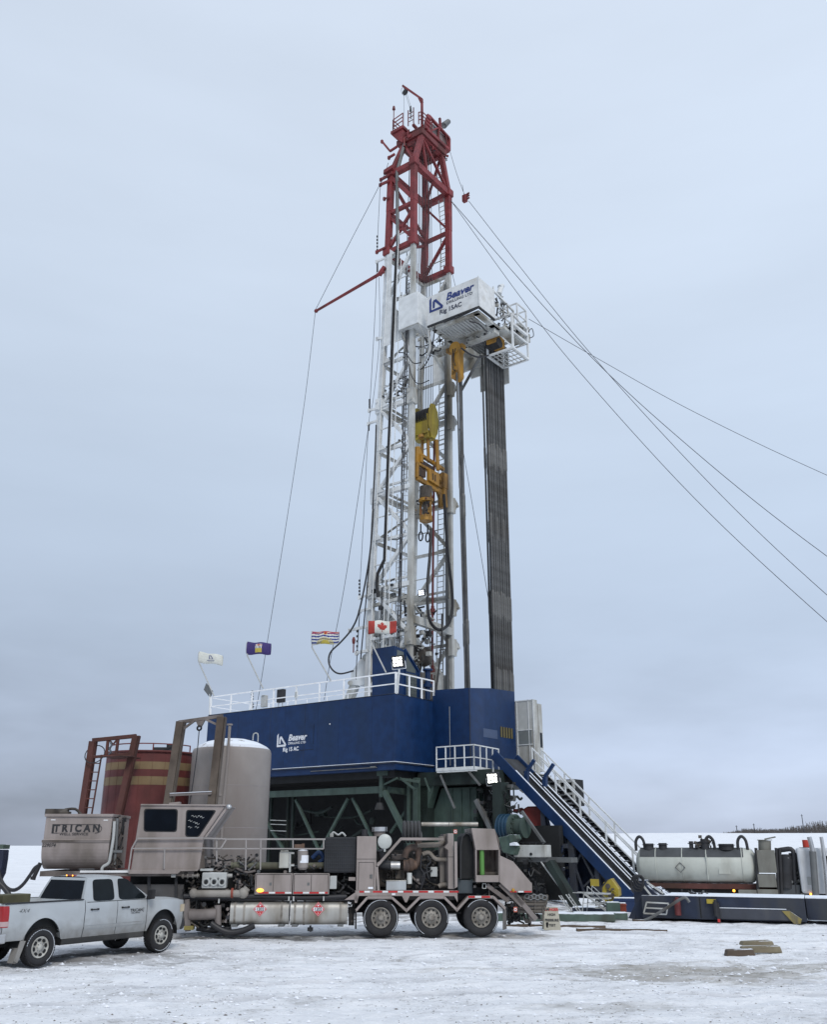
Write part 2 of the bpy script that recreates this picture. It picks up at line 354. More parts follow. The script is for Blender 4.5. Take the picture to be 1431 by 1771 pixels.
spx = t.nodes.new('ShaderNodeSeparateXYZ'); t.links.new(geo.outputs['Position'], spx.inputs[0])
def ell(cx, cy, rx, ry):
    return mth('SUBTRACT', 1, mth('SQRT', mth('ADD', mth('POWER', mth('DIVIDE', mth('SUBTRACT', spx.outputs[0], cx, tree=t), rx, tree=t), 2, tree=t), mth('POWER', mth('DIVIDE', mth('SUBTRACT', spx.outputs[1], cy, tree=t), ry, tree=t), 2, tree=t), tree=t), tree=t), tree=t)
c = mixc(rg(nz(.5, 4, (1, 1.4, 1)), .3, .7), (.82,.835,.865), (.90,.91,.93))
tr = nz(.42, 7, (.8, 1.25, 1), .6); tr2 = nz(1.7, 9, (.8, 1.2, 1), .7); tr3 = nz(.9, 10, (.7, 1.25, 1), .72); sp_ = nz(5.5, 8, (.8, 1.2, 1), .78); sp2 = nz(17, 6, (.8, 1.1, 1), .7)
near = rg(spx.outputs[1], 45, 75, 1, .35)
def mm(*a):
    x = a[0]
    for b_ in a[1:]: x = mth('MULTIPLY', x, b_, tree=t)
    return x
c = mixc(mm(rg(tr, .50, .66, 0, .55), near), c, (.64,.65,.675))
c = mixc(mm(rg(tr2, .50, .66, 0, .7), rg(tr, .44, .60), near), c, (.48,.475,.475))
c = mixc(mm(rg(tr2, .56, .68, 0, .75), rg(tr3, .48, .60), near), c, (.31,.295,.275))
c = mixc(mm(rg(sp_, .56, .66, 0, .8), rg(tr2, .42, .58), near), c, (.22,.21,.195))
c = mixc(mm(rg(sp2, .58, .66, 0, .9), rg(tr, .40, .56)), c, (.17,.16,.15))
def track(y0, sl_, am, ph, wd, k):
    global c
    d = mth('SUBTRACT', spx.outputs[1], mth('ADD', mth('MULTIPLY_ADD', spx.outputs[0], sl_, y0, tree=t), mth('MULTIPLY', mth('SINE', mth('MULTIPLY_ADD', spx.outputs[0], .22, ph, tree=t), tree=t), am, tree=t), tree=t), tree=t)
    f = rg(mth('ADD', mth('ABSOLUTE', d, tree=t), mth('MULTIPLY', mth('SUBTRACT', tr2, .5, tree=t), .5, tree=t), tree=t), wd, wd*.35, 0, k); c = mixc(f, c, (.50,.505,.53))
for tk in TRK: track(*tk)
def patch(e, col, k, lo=.05, hi=.45):
    global c
    f = mth('MULTIPLY', rg(mth('ADD', e, mth('MULTIPLY', mth('SUBTRACT', tr3, .5, tree=t), 3.6, tree=t), tree=t), lo, hi), mth('MULTIPLY', rg(tr2, .34, .58, .35, 1), k, tree=t), tree=t); c = mixc(f, c, col)
patch(ell(5.6, 21.6, 3.6, 1.9), (.33,.31,.275), .85); patch(ell(9.6, 22.4, 2.8, 1.3), (.34,.325,.29), .75); patch(ell(1.2, 22.2, 1.6, .5), (.42,.40,.37), .5)
patch(ell(3.2, 17.2, 1.5, .7), (.45,.44,.42), .5); patch(ell(-3.4, 29.3, 5.2, 1.0), (.10,.095,.09), .9, .15, .4); patch(ell(2.5, 29.6, 3.5, .8), (.30,.28,.26), .6)  # darkest strip: wet mud under the trailer with its shadow painted in
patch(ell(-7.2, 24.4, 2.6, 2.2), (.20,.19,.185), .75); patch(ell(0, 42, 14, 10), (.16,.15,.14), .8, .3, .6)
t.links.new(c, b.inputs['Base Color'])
bn = t.nodes.new('ShaderNodeBump'); bn.inputs['Strength'].default_value = 1; bn.inputs['Distance'].default_value = .09
t.links.new(mth('ADD', nz(2.5, 9, (.8, 1.2, 1), .7), mth('MULTIPLY', sp_, .35, tree=t), tree=t), bn.inputs['Height']); t.links.new(bn.outputs[0], b.inputs['Normal'])
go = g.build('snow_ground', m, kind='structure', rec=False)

def bits(name, m, n, seed, s0, s1, label, cat, dens):
    rd = random.Random(seed); g = G(); k = 0
    while k < n:
        y = 14+21*rd.random()**1.5; x = rd.uniform(-.5, .5)*y*1.0
        if rd.random() > dens(x, y): continue
        k += 1; s_ = rd.uniform(s0, s1)*(.6+.9*rd.random()**4); z = gh(x, y); h_ = s_*rd.uniform(.35, .8)
        P6 = [Vector((x+s_*rd.uniform(.6, 1.2)*cx_, y+s_*rd.uniform(.6, 1.2)*cy_, z+h_*cz_*rd.uniform(.5, 1))) for cx_, cy_, cz_ in ((1, 0, .2), (0, 1, .2), (-1, 0, .2), (0, -1, .2), (0, 0, 1), (0, 0, -.5))]
        g.add(P6, [(0, 1, 4), (1, 2, 4), (2, 3, 4), (3, 0, 4), (1, 0, 5), (2, 1, 5), (3, 2, 5), (0, 3, 5)])
    g.build(name, m, label=label, cat=cat, kind='stuff')
def dn(x, y):
    v = 0
    for y0, sl_, am, ph, wd, kk in TRK: v = max(v, math.exp(-((abs(y-(y0+sl_*x+am*math.sin(.22*x+ph)))-.3)/.15)**2))
    return .12+.5*v+.5*max(0, noise.noise((x*.7, y*.9, 7)))
bits('snow_clods', mat('broken_snow_crust', (.80,.82,.86), .8), 5200, 5, .02, .055, 'small broken clods of snow crust scattered over the yard', 'snow clods', dn)
bits('gravel_bits', mat('frozen_gravel', (.16,.145,.13), .9, var=.4), 2600, 6, .010, .028, 'dark frozen grit and gravel showing through the snow', 'gravel', lambda x, y: .06+.9*max(0, noise.noise((x*.5+3, y*.8, 4)))+.5*math.exp(-((x-5.6)/3)**2-((y-21.6)/1.6)**2))
# far bank: brush and poles on the right-hand rise
g = G(); rd = random.Random(3)
for i in range(2600):
    u = rd.uniform(0, 1); x = 142+75*u+rd.uniform(-1, 1); y = 425+rd.uniform(0, 25); z = gh(x, y)-.2
    hh = (1.6+3.6*abs(noise.noise((x*.09, 0, 3)))*2+2.2*u)*rd.uniform(.35, 1)*min(1, .35+u*4)
    a = rd.uniform(-.25, .25)
    g.beam((x, y, z), (x+a*hh, y, z+hh), .09, .09)
    for k in range(3):
        q = rd.uniform(.3, .9); g.beam((x+a*hh*q, y, z+hh*q), (x+a*hh*q+rd.uniform(-1, 1)*.5, y, z+hh*q+.6*rd.uniform(.5, 1)), .05)
g.build('brush', M_twig, label='bare leafless brush lining the snowy rise on the far right', cat='brush', kind='stuff')
for (u0, v0, u1, v1, lb) in ((1276, 1440, 1274, 1427, 'shortest thin dark pole on the far snowy rise, left of the brush'), (1306, 1440, 1304, 1424, 'thin dark pole rising at the left end of the far brush'), (1391, 1436, 1387, 1408, 'tallest thin dark pole standing above the far brush')):
    p = at(u0, v0, 1, 420, WLD); q = at(u1, v1, 1, 420, WLD); g = G(); g.cyl((p.x, 420, gh(p.x, 420)-.5), q, .22, .14, 8); g.beam(q+Vector((-.5, 0, -.5)), q+Vector((.5, 0, -.5)), .12)
    g.build('utility_pole', M_dark, label=lb, cat='pole')

# ------------------------------------------------------------------ rig: building, floor, walls
CUR = RIG
A, B_, Z = Vector((1, 0, 0)), Vector((0, 1, 0)), Vector((0, 0, 1))
def rb(u, v, b): return at(u, v, 1, b)
def ra(u, v, a): return at(u, v, 0, a)
def logo(c, s, m, parent, m2=None, name='lettering', line2='Rig 15 AC'):
    """triangle emblem and the lettering beside it, on a wall facing -b; c is the emblem's lower left corner"""
    c = Vector(c); g = G()
    def P(x, z): return c+Vector((x*s, 0, z*s))
    def bar(pts): g.poly([P(*p) for p in pts], (0, -.006, 0))
    bar([(0, 0), (.14, .14), (.14, 1.02), (0, .86)]); bar([(0, 0), (.94, 0), (.88, .16), (.14, .14)]); bar([(.94, 0), (.98, .16), (.46, .80), (.34, .70), (.82, .14), (.86, .10)]); bar([(.24, .22), (.38, .22), (.40, .76), (.34, .78), (.24, .66)])
    g.build('emblem', m, parent)
    text('Beaver', .66*s, P(2.12, .60), A, Z, m, parent, name, .25, .022*s, 1.02); text('DRILLING LTD', .24*s, P(2.12, .20), A, Z, m2 or m, parent, name, 0, .004*s, 1.18)
    text(line2, .40*s, P(1.50, -.24), A, Z, m2 or m, parent, name, 0, .014*s)
HB = thing('rig_building', 'long navy blue flat sided rig building raised on green steel, with white lettering', 'building', (-7.5, 1.8, 6.25))
g = G(); g.box(-15, 0, 0, 3.6, 6.62, 10.2); g.build('wall', M_blue, HB, bev=.02)
g = G(); g.box(-15, .0, .05, 3.6, 6.24, 6.6)
g.build('skirt', M_blue, HB, bev=.02)
g = G()
g.box(-14.98, .06, -.06, 0, 6.56, 6.63); g.box(0, .06, 0, 3.6, 6.56, 6.63); g.build('ledge', M_blued, HB); G().box(-9, .07, -.07, 0, 6.635, 6.66).box(0, .07, 0, 3.6, 6.635, 6.66).build('ledge_snow', M_snow, HB)
g = G(); g.box(-15, .02, -.02, .12, 10.2, 10.23); g.box(-.1, .02, .12, 3.6, 10.2, 10.23); g.build('roof_edge', M_blued, HB)
g = G(); g.box(-14.9, -.1, .1, 3.5, 10.2, 10.215); g.build('roof', M_snow, HB)
for x in (-12.2, -9.4, -6.6): G().box(x-.008, x+.008, -.006, .0, 6.7, 10.15).build('panel_seam', M_blued, HB)
g = G(); q = [rb(513, 1318, 0), rb(541, 1316, 0), rb(541, 1258, 0)]; xa = q[1].x
g.beam((xa, -.004, 7.9), (xa, -.004, 9.0), .02, .012); g.beam((-6.9, -.004, 7.6), (xa, -.004, 7.6), .012, .02); g.build('access_panel', M_void, HB)
G().box(-6, -1.2, -.03, .03, 6.38, 6.42).cyl((-1.6, -.05, 6.42), (-1.25, -.05, 6.42), .05).build('conduit', M_grey, HB)
c = rb(479, 1292, 0); c.y = -.006; logo(c, .76, M_whitel, HB)
rd = random.Random(12)
for x in (-13.6, -11.0, -8.2, -5.6, -4.0, -1.6): G().box(x-.006, x+.006, -.004, .0, 6.66, 10.18).build('weld_seam', mat('navy_weld', (.004,.018,.058), .5), HB)
for (u, v) in ((571, 1252), (380, 1268)): p = rb(u, v, 0); G().sph((p.x, -.01, p.z), .04).build('bolt', M_whitel, HB)
G().box(.0, .012, 1.55, 2.1, 8.0, 9.4).build('door', M_blue, HB, bev=.004)
# under floor
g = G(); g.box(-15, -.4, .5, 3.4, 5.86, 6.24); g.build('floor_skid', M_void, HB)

SB = thing('rig_substructure', 'green painted braced steel substructure under the blue rig building', 'steel structure', (-4, 3, 0))
def gb(p, q, w_=.2, m=M_green, par=None, n='brace', h=None): return G().beam(p, q, w_, h).build(n, m, par or SB, bev=.01)
gb((-15, .8, 5.3), (-1.2, .8, 5.3), .25, n='beam', h=.36); gb((-1.2, .8, 5.3), (-.5, 4.6, 5.1), .25, n='beam', h=.32)
gb((-15, .9, .25), (3, .9, .25), .3, n='beam', h=.4, m=M_greend)
for (u0, v0, u1, v1) in ((512, 1383, 553, 1473), (603, 1380, 556, 1468), (610, 1380, 654, 1470), (453, 1408, 490, 1468)):
    gb(rb(u0, v0, 1), rb(u1, v1, 1), .15, M_green)
for u in (499, 508, 470): p = rb(u, 1385, 1.6); gb((p.x, 1.6, 5.2), (p.x, 1.6, .3), .16, M_greend, n='column')
p = rb(661, 1340, .6); gb((p.x, .6, 6.1), (p.x, .6, 4.9), .22, n='column'); gb((p.x-.25, .6, 6.15), (p.x+.5, .6, 6.15), .3, n='bracket')
gb(rb(665, 1368, .6), rb(712, 1462, .6), .26); gb(rb(664, 1357, .6), rb(688, 1345, .6), .1); gb(rb(692, 1345, .8), rb(718, 1365, .8), .1); gb(rb(655, 1341, .6), rb(727, 1352, 1.6), .14, n='beam')
for u, w_ in ((721, .3), (708, .18)): p = rb(u, 1352, 1.8); gb((p.x, 1.8, 5.9), (p.x, 1.8, 0), w_, n='column')
gb(rb(716, 1384, 2.6), rb(676, 1440, 2.6), .16)
g = G(); p = rb(764, 1368, 3); q = rb(824, 1368, 3); g.poly([(p.x, 3, 5.4), (q.x, 3, 5.4), (q.x, 3, .1), (p.x-1.6, 3, .1), (p.x-1.25, 3, 2.6)], (0, 2.4, 0)); g.build('pedestal', M_green, SB, bev=.03)
for x in (p.x+.7, p.x+1.3, q.x-.4): G().box(x-.03, x+.03, 2.93, 3, 1, 5.3).build('stiffener', M_green, SB)
g = G(); g.box(-.2, 4.6, 2.3, 8.6, 5.5, 6.2); g.build('drill_floor', M_greend, SB)
g = G(); g.poly([(-.1, 2.4, 5.6), (.9, 2.4, 5.6), (-.2, 2.4, 2.9), (-1.2, 2.4, 1.6)], (0, .5, 0)); g.build('gusset', M_green, SB)
gb(rb(824, 1383, 2.2), rb(868, 1470, 2.2), .22, M_grey); gb(rb(762, 1340, 2), rb(787, 1398, 2), .1, M_grey); gb(rb(811, 1334, 2), rb(831, 1358, 2), .1, M_grey); gb(rb(735, 1345, 1.6), rb(744, 1370, 1.6), .08)
gb(rb(903, 1403, 2), rb(942, 1458, 2), .14, M_grey); gb(rb(952, 1490, 1.2), rb(1003, 1578, 1.2), .55, M_greend, h=.3); gb(rb(936, 1490, 1.05), rb(1000, 1577, 1.0), .06, M_lgrey)
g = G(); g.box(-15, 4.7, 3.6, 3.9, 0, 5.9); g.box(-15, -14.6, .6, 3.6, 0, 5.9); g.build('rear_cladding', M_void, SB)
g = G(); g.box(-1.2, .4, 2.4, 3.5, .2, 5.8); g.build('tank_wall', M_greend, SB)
clutter((-14, 1.2, .3), (-2, 3.4, 4.6), 60, 4, (M_void, M_greend), SB, 'pipework', .3)
clutter((3.2, 2.2, .3), (4.6, 3.5, 5.2), 80, 5, (M_void, M_greend, M_dark, M_grey), SB, 'well_fittings', .2)
# stair landings glimpsed at far left under the building
g = G()
for v in (1418, 1425, 1436): p = rb(468, v, .7); q = rb(495, v+1, .7); g.beam(p, q, .04)
for u in (459, 461): p = rb(u, 1410, .6); g.beam((p.x, .6, 5), (p.x, .6, .5), .05)
g.build('access_rails', M_lgrey, SB)

WW = thing('wind_wall', 'tall navy blue wind wall box around the drill floor, stair side', 'wall', (1.3, 4, 6.2))
g = G(); g.poly([(.14, 3.5, 6.3), (2.5, 3.5, 6.3), (2.5, 3.5, 10.72), (.14, 3.5, 10.82)], (0, .08, 0)); g.build('side_panel', M_blue, WW, bev=.01)
t1 = ra(852, 1195, 2.5).z
g = G(); g.poly([(2.5, 3.52, 6.2), (2.5, 8.4, 5.6), (2.5, 8.4, 11.12), (2.5, 5.9, 10.98), (2.5, 5.9, 11.0), (2.5, 3.52, 10.72)], (-.08, 0, 0)); g.build('front_panel', M_blue, WW, bev=.01)
g = G(); p = rb(778, 1230, 3.5); g.box(p.x-.012, p.x+.012, 3.485, 3.5, 6.6, 9.8); g.build('seam', M_lgrey, WW)
g = G(); g.beam((2.51, 3.49, 6.3), (2.51, 3.49, 10.7), .03); g.build('corner_trim', M_blued, WW)
p, q = ra(865, 1256, 2.5), ra(888, 1278, 2.5)
g = G(); g.box(2.5, 2.505, p.y, q.y, q.z, p.z); g.build('opening', M_void, WW)
for k in range(5): y = p.y+(q.y-p.y)*(k+.5)/5; G().box(2.505, 2.53, y-.07, y+.04, q.z, p.z).build('louvre', mat('olive_yellow_louvre', (.16,.13,.05), .6), WW)
p, q = ra(836, 1259, 2.5), ra(861, 1278, 2.5); G().box(2.5, 2.508, p.y, q.y, q.z, p.z).build('patch_plate', mat('faded_blue_paint', (.035,.06,.13), .3), WW)
G().box(.0, .14, 3.5, 3.6, 6.3, 10.5).build('filler_panel', M_blue, WW)
PF = thing('side_platform', 'small white railed platform bracketed below the blue wind wall', 'platform', (2.5, 3, 6.2))
g = G(); g.box(1.3, 3.7, 2.0, 3.45, 6.12, 6.2); g.box(2.6, 3.7, 3.45, 4.5, 6.12, 6.2); g.build('deck', M_white, PF)
pts = [(1.3, 2.0, 6.2), (3.7, 2.0, 6.2), (3.7, 4.45, 6.15)]
for (p, q, n) in ((pts[0], pts[1], 4), (pts[1], pts[2], 4)):
    p, q = Vector(p), Vector(q); g = G()
    for k, w_ in ((1.25, .06), (.62, .05)): g.beam(p+Z*k, q+Z*k, w_)
    g.beam(p+Z*.08, q+Z*.08, .05, .16); g.build('rail', M_white, PF)
    for i in range(n+1): c = p.lerp(q, i/n); G().beam(c, c+Z*1.27, .055).build('post', M_white, PF)

# driller's cab on the roof
DC = thing('drillers_cab', 'tall narrow navy blue cab with sloped glazed front on the building roof', 'cabin', (-1.8, 2.4, 10.2))
g = G(); g.poly([(-1, 1.2, 10.2), (-1, 3.5, 10.2), (-1, 3.5, 11.95), (-1, 2.2, 13.05), (-1, 1.2, 13.15)], (-1.62, 0, 0)); g.build('wall', M_blue, DC, bev=.02)
g = G(); g.poly([(-.995, 1.42, 12.95), (-.995, 2.05, 12.9), (-.995, 2.05, 12.0), (-.995, 1.42, 12.0)], (.006, 0, 0)); g.poly([(-.995, 2.3, 12.75), (-.995, 3.2, 12.02), (-.995, 3.2, 11.85), (-.995, 2.3, 11.85)], (.006, 0, 0)); g.poly([(-.995, 2.3, 11.75), (-.995, 3.3, 11.75), (-.995, 3.3, 10.4), (-.995, 2.3, 10.4)], (.006, 0, 0)); g.build('window', mat('grid_glass', (.10,.115,.11), .3), DC)
g = G()
for k in range(8): g.box(-.99, -.98, 2.35+k*.13, 2.362+k*.13, 10.4, 11.75)
for k in range(6): g.box(-.99, -.98, 2.3, 3.3, 10.6+k*.2, 10.61+k*.2)
g.build('window_mesh', M_blued, DC)
g = G(); g.beam((-.97, 2.15, 13.1), (-.97, 3.55, 11.95), .08, .1); g.beam((-.97, 3.5, 11.95), (-.97, 3.5, 10.2), .08); g.beam((-.97, 2.18, 13.05), (-.97, 2.18, 10.2), .07); g.build('frame', M_blue, DC)

# rails and flags on the roof
handrail('long white handrail along the camera side of the blue building roof', [(-14.9, .05, 10.2), (0, .05, 10.2)], 1.15, 1.9, M_rail, r=.034, mids=(.48,))
handrail('short white handrail on the roof end nearest the wind wall', [(.0, .12, 10.2), (.0, 3.6, 10.2)], 1.15, 1.2, M_rail, r=.034, mids=(.48,))
handrail('thin white handrail along the far side of the blue building roof', [(-14.9, 3.5, 10.2), (-3, 3.5, 10.2)], 1.0, 1.6, M_rail, r=.022)
handrail('white handrail across the far left end of the building roof', [(-14.9, .1, 10.2), (-14.9, 3.4, 10.2)], 1.1, 1.6, M_rail, r=.022)
def windsock(label, base, bend, top, L_, hgt, paint, mats, droop=0, ph=0):
    t = thing('wind_flag', label, 'flag', base)
    g = G(); g.tube([base, bend, top], .042, 8); g.build('pole', M_lgrey, t)
    nx, ny = 84, 44; rd = random.Random(ph); g = G()
    cyc = Vector((.8, .6, 0)).normalized(); side = Vector((-.6, .8, 0)).normalized(); c0 = Vector(top)-Z*hgt*.5
    for jj in range(2):
        rows = []
        for j in range(ny+1):
            row = []
            for i in range(nx+1):
                uu = i/nx; vv = j/ny; an = math.pi*(vv); 
                z = math.cos(an)*hgt*.5*(1-.10*uu); y = math.sin(an)*hgt*.22*(1-.25*uu)*(-1 if jj == 0 else 1)
                wv = .05*math.sin(uu*7+ph)*(.3+uu)+.02*math.sin(uu*17+vv*4+ph)
                row.append(c0+cyc*(uu*L_)+side*(y+wv)+Z*(z+droop*uu*L_+.03*math.sin(uu*9+ph+vv)))
            rows.append(row)
        o = len(g.v); g.v += [p for r_ in rows for p in r_]; n = nx+1
        for j in range(ny):
            for i in range(nx):
                g.f.append([o+j*n+i, o+j*n+i+1, o+(j+1)*n+i+1, o+(j+1)*n+i]); g.sm.append(True)
                zz = math.cos(math.pi*(j+.5)/ny); g.mi.append(paint((i+.5)/nx*L_/hgt, (1-zz)/2, L_/hgt))
    g.build('cloth', mats, t)
    G().lathe([(hgt*.5, 0), (hgt*.5, .03)], c0, cyc, 20).build('hoop', M_lgrey, t)
    return t
MAPLE = [(0, .5), (.08, .34), (.17, .38), (.13, .12), (.27, .25), (.30, .17), (.46, .20), (.40, .05), (.47, .0), (.22, -.22), (.25, -.32), (.03, -.28), (.02, -.5), (0, -.5)]
def leaf(x, y):
    x = abs(x); ins = False; P = MAPLE; n = len(P)
    for i in range(n):
        (x1, y1), (x2, y2) = P[i], P[(i+1) % n]
        if (y1 > y) != (y2 > y) and x < (x2-x1)*(y-y1)/(y2-y1)+x1: ins = not ins
    return ins
def can(u, v, a): return 0 if u < a*.24 or u > a*.76 else (0 if leaf((u-a/2)/.80, (.5-v)/.80) else 1)
def bc(u, v, a):
    cx = (u-a/2)
    if v > .50:
        if math.hypot(cx/1.15, (v-1.02)) < .30: return 2
        an = math.atan2(1.02-v, abs(cx)/1.3); 
        if math.hypot(cx/1.3, v-1.02) < .50 and int(an*11) % 2: return 2
    if v < .10 or .15 < v < .2: return 3
    if v < .3 and abs(cx) < .13: return 2 if abs(cx) > .07 else 3
    return 1 if int((v+.02*math.sin(u*9))*8.6) % 2 else 0
def alb(u, v, a):
    cx = u-a*.50
    if abs(cx) < .24 and .16 < v < .88:
        if v < .36: return 3 if abs(cx) < .05 or .24 < v < .29 else 1
        if v < .52: return 0 if (u*20) % 2 > 1.2 else 1
        return 2
    return 0
def bvf(u, v, a):
    x = u-a*.52; y = v
    if .16 < y < .58 and 0 <= x+.14 < .06: return 1
    if .52 < y < .58 and -.14 < x < .22: return 1
    if .2 < y < .56 and abs(x-(-.02+(y-.2)*.55)) < .04: return 1
    if .64 < y < .74 and -.3 < x < .33 and int(u*38) % 3: return 1
    if .80 < y < .86 and -.2 < x < .3 and int(u*46) % 2: return 1
    return 0
for (lb, b0, b1, t1, L_, hh, pf, ms, dr, ph) in (
    ('white wind flag with dark company emblem on bent pole, farthest left on the roof rail', (370, 1203), (345, 1147), (345, 1127), 1.55, .72, bvf, [M_clothw, M_bluel], -.13, 1),
    ('purple blue flag with a pale shield on bent pole above the roof rail', (455, 1190), (428, 1134), (428, 1110), 1.5, .80, alb, [M_purple, M_clothw, M_clothy, M_clothr], -.02, 2),
    ('flag of blue and white waves over a yellow sun, above the roof rail', (572, 1176), (540, 1120), (540, 1092), 1.62, .80, bc, [M_clothw, M_clothb, M_clothy, M_clothr], .02, 3),
    ('red and white maple leaf flag on bent pole in front of the mast', (668, 1163), (637, 1100), (637, 1073), 1.62, .78, can, [M_clothr, M_clothw], .0, 4)):
    windsock(lb, rb(*b0, -.05), rb(*b1, -.05), rb(*t1, -.05), L_, hh, pf, ms, dr, ph)
# small things on the roof rail
def rbox(name, lb, cat, u0, v0, u1, v1, b, m, d=.25, extra=None):
    p, q = rb(u0, v1, b), rb(u1, v0, b); t = thing(name, lb, cat, ((p.x+q.x)/2, b, p.z)); G().box(p.x, q.x, b, b+d, p.z, q.z).build('case', m, t, bev=.02)
    return t, p, q
t, p, q = rbox('electrical_box', 'black upright box on two legs behind the roof rail', 'box', 478, 1191, 490, 1215, .5, M_dark)
for x in (p.x+.1, q.x-.1): G().beam((x, .6, 10.2), (x, .6, p.z), .04).build('leg', M_lgrey, t)
t, p, q = rbox('pail', 'grey bucket hung on the roof rail below the purple flag', 'bucket', 450.5, 1202, 460, 1223, -.12, M_lgrey, .2); G().cyl(((p.x+q.x)/2, -.02, q.z), ((p.x+q.x)/2, -.02, q.z+.02), .18, n=14).build('rim', M_white, t)
t, p, q = rbox('junction_box', 'small white box strapped to a roof rail post', 'box', 509.5, 1195, 514, 1207, -.06, M_white, .1); G().box(p.x+.03, q.x-.03, -.07, -.06, p.z+.05, q.z-.05).build('cover', M_lgrey, t)
p = rb(437, 1225, 1.2); q = rb(436, 1194, 1.2); g = G(); g.cyl(p, q, .03)
for k in range(7): c = p.lerp(q, (k+.5)/7); g.beam(c+Vector((-.1, 0, -.03)), c+Vector((.1, 0, .03)), .07)
g.build('antenna_mast', M_grey, label='stubby spiral antenna mast standing on the roof near the purple flag', cat='antenna')
t = thing('solar_panel', 'tilted grey solar panel at the left end of the roof rail', 'solar panel', rb(362, 1205, 0)); p = rb(355, 1187, 0); q = rb(366, 1201, 0)
G().beam(p, q, .5, .05, (0, 1, .3)).build('panel', M_grey, t); G().beam(rb(363, 1200, 0), (-14.9, .0, 10.25), .05).build('bracket', M_white, t)

# floodlights
def flood(lb, c, face, sz, m, pole_to, posts=M_lgrey):
    t = thing('floodlight', lb, 'floodlight', c); c = Vector(c); f = Vector(face).normalized(); x = f.cross(Z).normalized(); u_ = x.cross(f).normalized()
    def P(a, b, d): return c+x*a+u_*b+f*d
    g = G(); s_ = sz/2; vs = [P(a*s_*1.15, b*s_*.95, d) for a in (-1, 1) for b in (-1, 1) for d in (-.16, 0)]; g.add(vs, [(0,1,3,2),(4,6,7,5),(0,4,5,1),(2,3,7,6),(0,2,6,4),(1,5,7,3)]); g.build('housing', M_dark, t, bev=.03)
    for i in range(3):
        for j in range(3):
            g = G(); a = (i-1)*s_*.62; b = (j-1)*s_*.52; k = s_*.23; vs = [P(a+p*k, b+q*k*.85, .01) for p, q in ((-1,-1),(1,-1),(1,1),(-1,1))]; g.add(vs, [(0,1,2,3)]); g.build('led', m, t, rec=False)
    g = G(); g.beam(P(-s_*1.25, 0, -.08), P(-s_*1.25, -s_*1.2, -.08), .04); g.beam(P(s_*1.25, 0, -.08), P(s_*1.25, -s_*1.2, -.08), .04); g.beam(P(-s_*1.25, -s_*1.2, -.08), P(s_*1.25, -s_*1.2, -.08), .04); g.beam(P(0, -s_*1.2, -.08), pole_to, .07); g.build('bracket', posts, t)
p = rb(688, 1144, .0)
fd = Vector((.1, -1, -.25))
flood('lit floodlight on the roof rail corner beside the blue cab', p, fd, .68, M_led, (p.x, .0, 10.2), M_white)
p = rb(852, 1346, 2.0); flood('lit floodlight hung below the railed side platform', p, fd, .62, M_led, (p.x-.1, 2.15, p.z-.65), M_lgrey)
G().beam(p+Vector((0, .1, 0)), p+Vector((0, .1, .55)), .06).build('lamp_hanger', M_lgrey, PF)
p = rb(729, 1025, 3.4); flood('small dim floodlight fixed to the mast leg low down', p, fd, .42, M_led2, (p.x-.5, 3.9, p.z-.4), M_whited)
p = rb(657, 1388, .4); t = thing('hanging_lamp', 'unlit work lamp hanging under the corner of the green beam', 'lamp', p); G().cyl(p-Z*.35, p, .28, .16).build('shade', M_dark, t); G().beam(p, p+Z*.35, .03).build('hanger', M_dark, t)
# ------------------------------------------------------------------ mast
MT = thing('drilling_mast', 'tall lattice drilling mast, white below and red at the top, above the blue building', 'mast', (-3.4, 6.2, 6.2))
def lerp_t(T_, z):
    for (z0, a0), (z1, a1) in zip(T_, T_[1:]):
        if z <= z1: return a0+(a1-a0)*(z-z0)/(z1-z0)
    return T_[-1][1]
aBt = [(6, -5.35), (14, -5.14), (22, -4.91), (28, -4.67), (33, -4.38), (43, -4.0), (49.3, -3.80)]
aF = lambda z: -2.08+.36*(z-6)/40
aB = lambda z: lerp_t(aBt, z)
BN, BR = 4.0, 8.35
ZJ = 42.2
def leg(face, z): return Vector({'L': (aB(z), BN, z), 'N': (aF(z), BN, z), 'R': (aF(z), BR, z), 'K': (aB(z), BR, z)}[face])
def mb(p, q, w_, m, n='brace', h=None): return G().beam(p, q, w_, h, (0, 1, 0)).build(n, m, MT, bev=.012)
for k in 'LNRK':
    g = G(); zs = [6.2, 14, 22, 28, 33, 38, ZJ]
    wd = {'L': .36, 'N': .33, 'R': .29, 'K': .3}[k]
    for a, b in zip(zs, zs[1:]): g.beam(leg(k, a), leg(k, b), wd, wd*.9, (0, 1, 0))
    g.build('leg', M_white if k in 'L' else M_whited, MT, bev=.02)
    g = G(); g.beam(leg(k, ZJ), leg(k, 45.8), .40, .38, (0, 1, 0)); g.beam(leg(k, 45.8), leg(k, 49.3), .42, .40, (0, 1, 0)); g.build('leg', M_red, MT, bev=.02)
lv = [11.3, 14.5, 17.6, 20.8, 24.0, 27.0, 30.1, 33.4, 38.2, 41.9]
